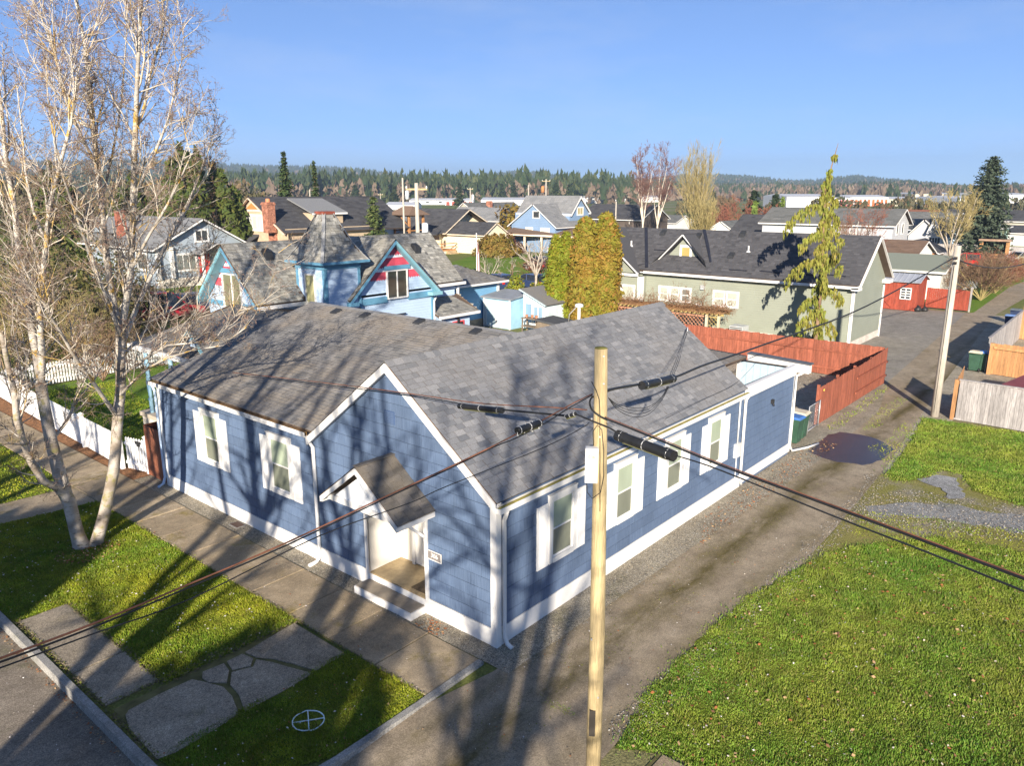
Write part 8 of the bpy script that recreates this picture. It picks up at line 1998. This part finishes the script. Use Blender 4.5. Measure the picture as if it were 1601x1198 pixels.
q = MB(); q.lathe([(.094, 0), (.08, .015), (0, .02)], 16, (-.05, .05, 7.16)); q.build('mossy_top', mat('pole_moss', (.16, .15, .04), .9, .3, 9), np_)
def on_pole(u, v, d=.13): # a point on the camera side of the pole
    p = GD(u, v, math.hypot(NPx-CAM.x, NPy-CAM.y)-d); return p-Vector((NPx, NPy, 0))
bx = on_pole(925, 727, .15); q = MB(); a = math.atan2(CAM.y-NPy, CAM.x-NPx); ca, sa = math.cos(a), math.sin(a)
rt_ = V(-sa, ca, 0); ft = V(ca, sa, 0)
def obox(mb, c, r, f, u, hr, hf, hu): mb.hexa([c-r*hr-f*hf-u*hu, c+r*hr-f*hf-u*hu, c+r*hr+f*hf-u*hu, c-r*hr+f*hf-u*hu, c-r*hr-f*hf+u*hu, c+r*hr-f*hf+u*hu, c+r*hr+f*hf+u*hu, c-r*hr+f*hf+u*hu])
UPV = V(0, 0, 1); obox(q, bx, rt_, ft, UPV, .095, .055, .27); bo = q.build('cable_box', mat('box_white', (.55, .56, .57), .45, .05), np_)
q = MB(); obox(q, bx+ft*.058+rt_*.0+V(0, 0, .0), rt_, ft, UPV, .078, .004, .25); q.build('box_lid', _mats['box_white'], bo)
Mt = Matrix(((rt_.x*-1, 0, ft.x, 0), (rt_.y*-1, 0, ft.y, 0), (0, 1, 0, 0), (0, 0, 0, 1))); Mt = Matrix.Translation(bx+ft*.064+V(0, 0, .14)) @ Mt
Mt2 = Matrix(((-ft.y, 0, ft.x, 0), (ft.x, 0, ft.y, 0), (0, 1, 0, 0), (0, 0, 0, 1)))
text_mesh('box_number', '036', .07, mat('box_red', (.65, .10, .03), .6), bo, Matrix.Translation(bx+ft*.064+V(0, 0, .14)) @ Mt2)
q = MB(); b = [on_pole(u, v, .11) for u, v in ((928, 697), (927, 675), (934, 665), (941, 672), (944, 705), (944, 745), (939, 770), (926, 780), (918, 770), (917, 752))]; q.tube(b, .007, 5); q.build('box_cable', M_CABLE, np_)
q = MB(); q.tube([on_pole(u, v, .12) for u, v in ((925, 597), (932, 610), (937, 625), (938, 645), (938, 700), (938, 800))], .007, 5); q.build('riser_wire', M_CABLE, np_)
q = MB(); obox(q, on_pole(921, 1130, .105)+rt_*.05, rt_, ft, UPV, .05, .03, .24); q.build('dark_band', mat('creosote', (.035, .03, .025), .8), np_)
for u, v in ((944, 557), (925, 655), (944, 600), (938, 683), (925, 1000), (935, 1091)):
    q = MB(); c = on_pole(u, v, .11); q.tube([c-ft*.03, c+ft*.02], .014, 6); q.build('bolt', M_STEEL, np_)
PD = math.hypot(NPx-CAM.x, NPy-CAM.y)
def cable(label, rows, r, m=None, n=6, name='cable', group=None, sub=4):
    """rows of (u, v, distance): a hanging line through surveyed points, smoothed"""
    pts = [GD(u, v, d) for u, v, d in rows]
    out = []
    for i in range(len(pts)-1):
        p0, p1, p2, p3 = pts[max(i-1, 0)], pts[i], pts[i+1], pts[min(i+2, len(pts)-1)]
        for k in range(sub):
            t = k/sub; out.append(0.5*((2*p1)+(p2-p0)*t+(2*p0-5*p1+4*p2-p3)*t*t+(3*p1-p0-3*p2+p3)*t**3))
    out.append(pts[-1]); q = MB(); q.tube(out, r, n); o = q.build(name, m or M_CABLE)
    return tag(o, label, 'cable', group)
RPd = math.hypot(24.91-CAM.x, -2.97-CAM.y)
cable('thick black cable running from the near pole to the far lane pole', [(942, 614, PD), (960, 608, PD+.5), (1000, 601, 13.2), (1052, 591, 15.0), (1098, 572, 17), (1140, 558, 19), (1200, 537, 22), (1330, 490, 27), (1420, 444, 31.5), (1489, 404, RPd)], .023)
cable('thin steel strand above the thick lane cable', [(945, 606, PD), (1000, 594, 13.2), (1048, 582, 15), (1056, 581, 15.1)], .006, M_STEEL)
cable('grey cable sagging from the far lane pole to the right edge', [(1494, 404, RPd), (1520, 414, 40), (1560, 419, 50), (1601, 413, 60), (1640, 400, 70)], .03)
# rusty lashed cable across the street, lower left
cable('rusty lashed cable slanting across the sidewalk to the lower left', [(926, 616, PD), (890, 634, 10.4), (850, 656, 9.9), (790, 688, 9.2), (702, 731, 8.6), (600, 778, 7.9), (450, 848, 7.1), (300, 912, 6.5), (150, 974, 6.0), (0, 1030, 5.6), (-160, 1085, 5.2)], .0085, M_STRAND)
cable('black cable lashed under the rusty strand', [(926, 618, PD), (890, 638, 10.4), (852, 662, 9.9), (805, 686, 9.2), (775, 698, 9.05), (702, 733.5, 8.6), (600, 781, 7.9), (450, 852, 7.1), (300, 917, 6.5), (150, 979.5, 6.0), (0, 1036, 5.6), (-160, 1092, 5.2)], .008, M_CABLE)
cable('thin black drop wire below the rusty cable', [(921, 660, PD), (912, 668, 10.6), (850, 700, 9.9), (700, 760, 8.8), (640, 787, 8.3), (500, 838, 7.5), (300, 936, 6.7), (150, 990, 6.2), (0, 1045, 5.8), (-160, 1100, 5.4)], .006)
# left span over the blue house roof
cable('rust tinted strand running left over the blue house roof', [(918, 641, PD), (860, 637, 11.2), (780, 633, 12.2), (720, 627, 13.2), (600, 610, 16), (450, 592, 21), (330, 579, 26), (262, 571, 31), (150, 556, 44)], .009, M_STRAND)
cable('black cable below the left strand', [(899, 647, PD-.1), (885, 650, 11), (830, 645, 11.6), (787, 641, 12.2)], .017); cable('black cable left of the roof splice', [(720, 633, 13.2), (700, 627.5, 13.7), (600, 613, 16), (450, 595, 21), (330, 582, 26), (262, 573, 31), (150, 558, 44)], .009)
cable('black cable tying the left span to the right span past the pole', [(901, 648, PD-.1), (930, 660, PD-.2), (950, 668, PD-.3), (964, 676, PD-.5)], .012)
# right span towards the lower right
cable('thick black cable looping round the pole and off to the right edge', [(930, 620, PD+.1), (925, 622, PD-.1), (922, 630, PD-.18), (926, 641, PD-.18), (940, 652, PD-.2), (960, 660, 10.6), (1030, 688, 9.9), (1130, 729, 9.0), (1300, 792, 7.9), (1450, 848, 7.1), (1601, 905, 6.5), (1760, 965, 6.0)], .014)
cable('rusty strand on top of the thick right cable', [(946, 652, 10.8), (965, 659.5, 10.6), (1030, 685, 9.9), (1130, 726, 9.0), (1300, 789, 7.9), (1450, 845, 7.1), (1601, 902, 6.5), (1760, 961, 6.0)], .006, M_STRAND)
cable('lower black cable leaving the long splice for the right edge', [(1052, 712, 9.8), (1075, 718, 9.6), (1130, 737, 9.0), (1300, 806, 7.9), (1450, 864, 7.1), (1601, 925, 6.5), (1760, 990, 6.0)], .009)
cable('steel strand beside the long splice', [(948, 662, 10.8), (1000, 682, 10.2), (1060, 706, 9.7)], .006, M_STEEL)
def splice(label, a, b, r, m=M_TAPE, ends=True):
    t = thing('splice_case', label, 'splice case', tuple(a)); d = b-a; L = d.length; u = d.normalized()
    q = MB(); q.tube([u*.0, u*L*.02, u*L*.1, u*L*.9, u*L*.98, u*L], [r*.75, r, r, r, r, r*.75], 14, smooth=True); q.build('case', m, t)
    if ends:
        for k0, k1 in ((-.01, .13), (.87, 1.01)):
            q = MB(); q.tube([u*L*k0, u*L*k1], r*1.14, 8, smooth=False); q.build('end_cap', m, t)
    q = MB(); s = u.cross(V(0, 0, 1)).normalized(); dn = s.cross(u).normalized(); dn = dn if dn.z < 0 else -dn
    q.hexa([p+dn*(r*.95)+s*w_ +dn*h_ for h_ in (.018, 0) for p, w_ in ((u*L*.1, -.012), (u*L*.9, -.012), (u*L*.9, .012), (u*L*.1, .012))]); q.build('flange', mat('splice_moss', (.12, .12, .05), .8), t)
    for k in (.08, .5, .92):
        q = MB(); ring_ = [u*L*k+(s*math.cos(x)+u.cross(s)*math.sin(x))*(r*1.06) for x in np.linspace(0, 2*math.pi, 13)]; q.tube(ring_, .006, 4); q.build('clamp', M_STEEL, t)
    return t
splice('long black splice case hanging right of the near pole', GD(966, 681, 10.4), GD(1053, 713, 9.75), .072)
splice('black splice case hanging over the roof on the lane cable', GD(1004, 603, 13.2), GD(1052, 592, 14.3), .072)
splice('slim black splice case on the left span over the roof', GD(719, 635, 13.2), GD(785, 642, 12.3), .048)
w = splice('small wrapped splice with white ties on the rusty cable', GD(808, 674, 9.35), GD(845, 661, 9.75), .05, ends=False)
tie = mat('tie_white', (.75, .75, .72), .5)
for k in (.05, .35, .65, .95):
    a = (GD(845, 661, 9.75)-GD(808, 674, 9.35))*k; q = MB(); q.tube([a+V(0, 0, .05), a+V(.03, .02, -.04), a+V(.01, 0, -.10), a+V(-.04, -.02, -.06), a+V(0, 0, .03)], .006, 4); q.build('tie', tie, w)
splice('small black terminal where the left span ends', GD(884, 652, 11.0), GD(900, 647, PD-.1), .03, ends=False)
for i, (u0, v0, u1, v1, dd) in enumerate(((1046, 590, 1073, 513, 0), (1048, 592, 1074, 514, .03), (1050, 594, 1076, 516, .06))):
    e = GY(u1, v1, 1.9); d1 = math.hypot(e.x-CAM.x, e.y-CAM.y)
    cable(['left', 'middle', 'right'][i]+' thin service wire from the roof splice up to the ridge hook', [(u0, v0, 14.2), (u0+12, v0-30, 16.5), (u1-8, v1+24, d1-2), (u1, v1, d1)], .006, group='service wires over the roof')
for i, dv in enumerate((0, 4, 9, 14)):
    cable(['topmost', 'second', 'third', 'lowest'][i]+' thin loop of wire sagging between pole and roof splice', [(951, 622, PD+.2), (965, 632+dv*.6, PD+.6), (990, 638+dv, 12.2), (1015, 636+dv*.8, 13.0), (1035, 620+dv*.4, 13.7), (1043+i, 604, 14.1)], .005, group='wire loops at the roof splice')
cable('thin wire along the roof edge from the enclosure to the loop', [(1181, 568, 27), (1150, 600, 24), (1100, 625, 19.5), (1040, 655, 15)], .006)
MB_h = MB(); e = GY(1075, 514, 1.9); MB_h.tube([e+V(0, 0, -.25), e+V(0, 0, .05)], .02, 6); MB_h.build('service_hook', M_STEEL, bh)
# far lane pole
t = thing('utility_pole', 'weathered grey utility pole beside the lane at the corner of the grey fence', 'utility pole', (24.91, -2.97, 0))
q = MB(); q.tube([(0, 0, -.2), (0, 0, 3.5), (0, 0, HZ(24.91, -2.97, 384))], [.165, .15, .125], 14); q.build('pole', M_POLEG, t)
for z in (6.5, 6.7): q = MB(); q.box(-.2, -.1, -.06, .06, z-.05, z+.05); q.build('cable_clamp', DARK, t)
q = MB(); q.tube([(-.15, .02, .2), (-.14, .02, 6.4)], .014, 5); q.build('ground_wire', DARK, t)
# poles beyond
def far_pole(label, u, d, vt, arm=None, tr=None, r=.14, trc=None, group='utility poles of the town', m=None):
    p = GD(u, 360, d); h = HZ(p.x, p.y, vt); t = thing('utility_pole', label, 'utility pole', (p.x, p.y, 0), group=group)
    MB().tube([(0, 0, -.2), (0, 0, h)], [r*1.15, r*.85], 10).build('pole', m or M_POLEG, t)
    if arm:
        a, dz = arm; MB().beam((.707*a*.8, -.707*a*.8, h-dz), (-.707*a*.8, .707*a*.8, h-dz), .12, .14).build('crossarm', M_POLE, t)
        for s_ in (-1, 1): q = MB(); q.lathe([(.05, 0), (.07, .1), (.03, .2)], 6, (.707*a*.75*s_, -.707*a*.75*s_, h-dz+.07)); q.build('insulator', WHITE, t)
    if tr:
        dz, s_, hh, rr = tr; q = MB(); q.lathe([(rr*.6, 0), (rr, .05), (rr, hh), (rr*.6, hh+.08), (0, hh+.1)], 12, (.707*s_, -.707*s_, h-dz)); q.build('transformer', trc or mat('transformer_grey', (.60, .64, .66), .45), t)
        q = MB(); q.beam((0, 0, h-dz+hh*.5), (.707*s_, -.707*s_, h-dz+hh*.5), .08, .08); q.build('bracket', DARK, t)
    return t
far_pole('thick utility pole with crossarm and grey transformer beyond the painted house', 653, 66, 286, (1.1, .5), (5.6, .62, 2.3, .27), .18)
far_pole('thinner utility pole with a small transformer left of the thick one', 632, 100, 278, None, (2.6, .5, 1.0, .22), .12)
far_pole('utility pole with a small white transformer in front of the forest', 736, 190, 293, (.8, .4), (3.0, .6, 1.3, .3), .13); far_pole('plain brown pole left of the blue two storey house', 826, 150, 289, None, None, .14)
far_pole('utility pole with rusty transformer above the blue two storey house', 853, 170, 280, (1.1, .4), (2.8, -.7, 1.3, .35), .15, mat('rust_drum', (.45, .2, .08), .6)); far_pole('short plain pole beyond the rust roofed houses', 962, 150, 315, None, None, .14)
far_pole('thin pole in front of the tan house ridge', 488, 150, 296, None, None, .13); far_pole('slim pole beyond the warehouses at the left', 597, 230, 302, (.8, .4), None, .11)
# ================================================================ cars
def car(label, loc, rz, body, kind='hatch', group=None, s=1.0):
    t = thing('parked_car', label, 'car', loc, rz, group); L, W, H = 4.5*s, 1.8*s, (1.75 if kind == 'suv' else 1.48)*s
    pr = [(-L/2, .35), (-L/2, .78), (-L/2+.05, .95), (-L/2+.25, 1.0), (L*.18, .98), (L*.36, .88), (L/2-.05, .72), (L/2, .5), (L/2, .3), (-L/2+.1, .25)]
    q = MB()
    def prism(pr, w0, w1=None, z_split=None, m=0):
        n = len(pr); a = [V(x, -w0/2, z) for x, z in pr]; b = [V(x, w0/2, z) for x, z in pr]
        q.face(a, m); q.face(b[::-1], m)
        for i in range(n): j = (i+1) % n; q.face([a[j], a[i], b[i], b[j]], m)
    prism(pr, W); q.build('body', body, t)
    back = -L*.46 if kind in ('suv', 'hatch') else -L*.30
    cab = [(back, .97), (back+.18, H-.08), (back+.45, H), (L*.02, H), (L*.22, .97)]
    q = MB(); n = len(cab); a = [V(x, -(W-.16 if z < 1.1 else W-.5)/2, z) for x, z in cab]; b = [V(p.x, -p.y, p.z) for p in a]
    q.face(a); q.face(b[::-1])
    for i in range(n): j = (i+1) % n; q.face([a[j], a[i], b[i], b[j]])
    q.build('windows', glass_mat('car_glass', (.02, .023, .028), .04, .8), t)
    q = MB(); q.hexa([(back+.4, -(W-.52)/2, H), (L*.03, -(W-.52)/2, H), (L*.03, (W-.52)/2, H), (back+.4, (W-.52)/2, H), (back+.45, -(W-.6)/2, H+.04), (0, -(W-.6)/2, H+.04), (0, (W-.6)/2, H+.04), (back+.45, (W-.6)/2, H+.04)])
    for sg in (-1, 1):
        for x0, x1 in ((back+.18, back+.3), (-L*.1, -L*.07), ): q.beam((x0, sg*(W-.14)/2, .97), (x1, sg*(W-.48)/2, H), .07, .05)
        q.beam((L*.22, sg*(W-.14)/2, .97), (L*.02, sg*(W-.48)/2, H), .07, .05)
    q.build('roof', body, t)
    for x in (-L*.30, L*.30):
        for sg in (-1, 1):
            w = MB(); y = sg*(W/2-.1); w.tube([(x, y-.1, .33), (x, y+.1, .33)], .33*s, 16); wo = w.build('wheel', DARK, t); r_ = MB(); r_.tube([(x, y-.11, .33), (x, y+.11, .33)], .2*s, 12); r_.build('rim', M_STEEL, wo)
    for sg in (-1, 1):
        q = MB(); q.box(-L/2-.02, -L/2+.06, min(sg*W*.32, sg*W*.48), max(sg*W*.32, sg*W*.48), .72, .95); q.build('tail_light', mat('tail_red', (.45, .02, .02), .3), t)
        q = MB(); q.box(L/2-.1, L/2+.015, min(sg*W*.28, sg*W*.46), max(sg*W*.28, sg*W*.46), .55, .7); q.build('headlight', mat('lamp_clear', (.6, .6, .6), .1), t)
    MB().box(-L/2-.03, -L/2+.02, -.26, .26, .5, .62).build('number_plate', WHITE, t)
    return t
C_WHITE = mat('car_white', (.75, .76, .77), .25, .03, spec=.6); C_SILVER = mat('car_silver', (.50, .52, .54), .25, .05, spec=.6, metal=.4); C_BLACK = mat('car_black', (.012, .013, .018), .2, .1, spec=.7); C_RED = mat('car_red', (.42, .015, .04), .3, .05, spec=.6); C_NAVY = mat('car_navy', (.03, .05, .12), .25, .1, spec=.6)
car('white hatchback parked under the carport roof', (86.5, 67.3, 0), 2.2, C_WHITE, 'suv'); car('silver car under the carport right of the white hatchback', (84.8, 61.2, 0), -1.0, C_SILVER, 'suv')
p = G(842, 424); car('black car parked beyond the fruit tree', (p.x, p.y, 0), 1.2, C_BLACK, 'suv'); p = G(828, 452); car('dark navy car behind the low garden hedge', (p.x, p.y, 0), 1.4, C_NAVY)
p = G(262, 498); car('dark red pickup-like car parked behind the picket garden', (p.x, p.y, 0), .1, C_RED, 'suv', s=1.15)
p = G(312, 486); car('dark navy car beside the dark red car', (p.x, p.y, 0), .1, C_NAVY)
p = G(777, 452); car('dark car half hidden by the flagpole', (p.x, p.y, 0), 1.3, C_NAVY)
p = G(1478, 452); car('silver four-wheel-drive behind the barn red fence', (p.x, p.y, 0), 1.9, C_SILVER, 'suv', s=1.1)
p = G(1468, 432); car('dark blue van parked beyond the silver four-wheel-drive', (p.x, p.y, 0), 1.9, C_NAVY, 'suv', s=1.1); p = G(1505, 418); car('bright red car behind the far lane pole', (p.x, p.y, 0), 1.6, mat('car_bright_red', (.70, .01, .015), .3), 'suv')
p = G(1590, 412); car('silver saloon parked at the tall board fence', (p.x, p.y, 0), 2.6, C_SILVER, 'sedan')
t = thing('camper_shell', 'white covered caravan behind the bare maple', 'caravan', tuple(GD(1516, 392, 137).xy)+(0,))
q = MB(); q.lathe([(0, 2.6), (1.6, 2.4), (2.3, 1.5), (2.5, .4), (2.5, 0)][::-1], 14); q.build('cover', mat('tarp_white', (.7, .69, .65), .7), t); MB().box(-2.6, 2.6, -.1, .1, 0, .3).build('skirt', DARK, t)
# ================================================================ hills, forest, haze
def hill_h(u, far):
    """top row (photo pixels) of the skyline for a column u"""
    xs = [-400, 0, 300, 380, 450, 560, 640, 760, 820, 900, 960, 1060, 1130, 1180, 1240, 1290, 1330, 1400, 1500, 1600, 2000]
    ys = [268, 266, 262, 263, 266, 270, 275, 276, 272, 280, 284, 278, 279, 281, 285, 282, 279, 288, 294, 293, 293]
    return float(np.interp(u, xs, ys))
M_HILL = soil_mat('hill_ground', (0.045, 0.07, 0.03), (0.075, 0.085, 0.04), (0.12, 0.095, 0.06), .004)
def ridge(name, d0, d1, top, n=120):
    us = np.linspace(-500, 2100, n); V_, F_ = [], []; rows = 10
    for i, u in enumerate(us):
        r = ray(u, 297); dx, dy = r.x/math.hypot(r.x, r.y), r.y/math.hypot(r.x, r.y)
        for k in range(rows):
            s = k/(rows-1); d = d0+(d1-d0)*s; z = 9.37+(297-top(u))/FPX*d1*math.sqrt(1+((u-800)/FPX)**2)*.97
            V_.append((CAM.x+dx*d, CAM.y+dy*d, -2+(z+2)*math.sin(s*math.pi/2)**1.3+RNG.normal(0, .6)))
    for i in range(n-1):
        for k in range(rows-1): a = i*rows+k; F_.append((a, a+rows, a+rows+1, a+1))
    return tag(np_mesh(name, V_, F_, M_HILL, smooth=True), kind='structure'), np.array(V_).reshape(n, rows, 3)
topA = lambda u: hill_h(u, 1)+5+2*math.sin(u*.021)
topB = lambda u: float(np.interp(u, [-500, 0, 350, 600, 700, 900, 1000, 1100, 1250, 1350, 1500, 2100], [287, 286, 284, 287, 288, 291, 293, 294, 296, 293, 296, 296]))+1.5*math.sin(u*.03)
_, HA = ridge('hills', 1500, 3000, topA); _, HB = ridge('near_hills', 700, 1300, topB)
def forest(name, pts, h, m, wide=.32, k=13, round_=False):
    """trees of a far-off wood: each a spray of kite faces in a pointed or round crown"""
    n = len(pts); hh = h*RNG.uniform(.6, 1.25, n); r = hh*wide*RNG.uniform(.7, 1.2, n)
    z = np.linspace(.06, .93, k)[None, :]+RNG.uniform(-.05, .05, (n, k)); a = RNG.uniform(0, 6.28, (n, k))
    pr = np.sqrt(np.clip(1-(2*z-1)**2, 0, 1))*.9 if round_ else (1-z)**.85
    rad = pr*r[:, None]*RNG.uniform(.35, .9, (n, k)); s_ = (r[:, None]*(.55+.6*pr) if not round_ else r[:, None]*RNG.uniform(.5, .9, (n, k)))*math.sqrt(13/max(k, 13))*1.1
    C = np.stack([pts[:, 0:1]+np.cos(a)*rad, pts[:, 1:2]+np.sin(a)*rad, pts[:, 2:3]+z*hh[:, None]], 2).reshape(-1, 3); s_ = s_.reshape(-1)[:, None]; a = a.reshape(-1)
    t = RNG.uniform(0, 6.28, len(C)); side = np.stack([np.cos(t), np.sin(t), RNG.uniform(-.5, .5, len(C))], 1); up_ = np.stack([RNG.normal(0, .25, len(C)), RNG.normal(0, .25, len(C)), np.ones(len(C))], 1)
    v = np.stack([C-side*s_*.6-up_*s_*.25, C-up_*s_*.5, C+side*s_*.6-up_*s_*.25, C+up_*s_*(.9 if round_ else 1.3)], 1).reshape(-1, 3)
    return tag(np_mesh(name, v, np.arange(len(C)*4).reshape(-1, 4), m), kind='stuff')
def sample(H, n, lo=0.0, hi=1.0):
    nu, nr, _ = H.shape; i = RNG.uniform(0, nu-1.001, n); k = RNG.uniform(lo*(nr-1), hi*(nr-1)-.001, n); i0, k0 = i.astype(int), k.astype(int); fi, fk = (i-i0)[:, None], (k-k0)[:, None]
    return H[i0, k0]*(1-fi)*(1-fk)+H[i0+1, k0]*fi*(1-fk)+H[i0, k0+1]*(1-fi)*fk+H[i0+1, k0+1]*fi*fk
F_FIR = leaf_mat('forest_fir', (.022, .042, .018), (.04, .062, .022), (.075, .085, .03), .004); F_BARE = leaf_mat('forest_bare', (.12, .085, .06), (.17, .125, .09), (.22, .17, .12), .004); F_MIX = leaf_mat('forest_mixed', (.05, .065, .03), (.10, .085, .045), (.16, .11, .06), .004)
forest('far_forest', sample(HA, 15000, .1, 1.0), 15, F_FIR, .30); forest('far_forest_bare', sample(HA, 2600, .0, .6), 12, F_BARE, .5, 10, True)
s = sample(HB, 11000, .15, 1.0); uu = np.arctan2(s[:, 1]-CAM.y, s[:, 0]-CAM.x); left = uu > YAW-R(12)
forest('near_forest', s[left], 9, F_FIR, .34); forest('near_forest_right', s[~left][:1500], 7, F_FIR, .36); forest('near_forest_bare', s[~left][1500:4200], 5, F_BARE, .6, 10, True)
def flat_pts(n, u0, u1, d0, d1):
    u = RNG.uniform(u0, u1, n); d = RNG.uniform(d0, d1, n); out = []
    for a, b in zip(u, d): r = ray(a, 300); h_ = math.hypot(r.x, r.y); out.append((CAM.x+r.x/h_*b, CAM.y+r.y/h_*b, 0))
    return np.array(out)
forest('valley_firs', flat_pts(750, 330, 990, 560, 760), 20, F_FIR, .22, 20); forest('valley_bare', flat_pts(240, 330, 1000, 520, 700), 13, F_BARE, .28, 14, True); forest('valley_bare_right', flat_pts(420, 1000, 1700, 700, 1200), 9, F_BARE, .6, 14, True); forest('valley_firs_right', flat_pts(40, 1150, 1700, 600, 900), 11, F_FIR, .3, 20)
forest('town_trees', flat_pts(60, 1050, 1650, 230, 360), 6, F_MIX, .5, 160, True); forest('town_firs', flat_pts(18, 1400, 1650, 230, 400), 8, F_FIR, .3, 160); forest('left_trees', flat_pts(60, -60, 420, 150, 400), 10, F_MIX, .4, 220, True)
for i, (u, d, vt, w) in enumerate(((352, 200, 283, 26), (720, 420, 285, 20), (785, 520, 287, 12), (803, 520, 284, 12), (868, 480, 285, 24), (888, 480, 288, 18), (620, 420, 290, 20), (345, 240, 290, 30), (905, 600, 292, 26), (560, 480, 288, 22), (1110, 420, 300, 10), (1300, 520, 303, 12))):
    px_fir(['pointed fir over the tan roof', 'dark fir on the valley floor', 'slim fir on the valley floor', 'tall slim fir on the valley floor', 'broad dark fir behind the rusty transformer', 'round dark fir right of the rusty transformer', 'green fir left of the transformer pole', 'wide fir left of the tan roof', 'hazy fir over the white barn', 'hazy fir over the tan dormer', 'tiny fir at the green field', 'tiny fir by the storage row'][i], u, d, vt, w, 400+i, F_FIR, whorls=16, per=8, clump=d*.0042, power=.7, nb=5)
hz = MB().box(-60, 3300, -3200, 3300, -1.2, 130)
M_HAZE = bpy.data.materials.new('haze_air'); M_HAZE.use_nodes = True; nt = M_HAZE.node_tree; nt.nodes.clear(); o_ = nt.nodes.new('ShaderNodeOutputMaterial'); v_ = nt.nodes.new('ShaderNodeVolumePrincipled'); v_.inputs['Color'].default_value = (.62, .80, 1, 1); v_.inputs['Density'].default_value = .00030; v_.inputs['Anisotropy'].default_value = .2
nt.links.new(v_.outputs[0], o_.inputs['Volume'])
tag(hz.build('haze', M_HAZE), kind='stuff')
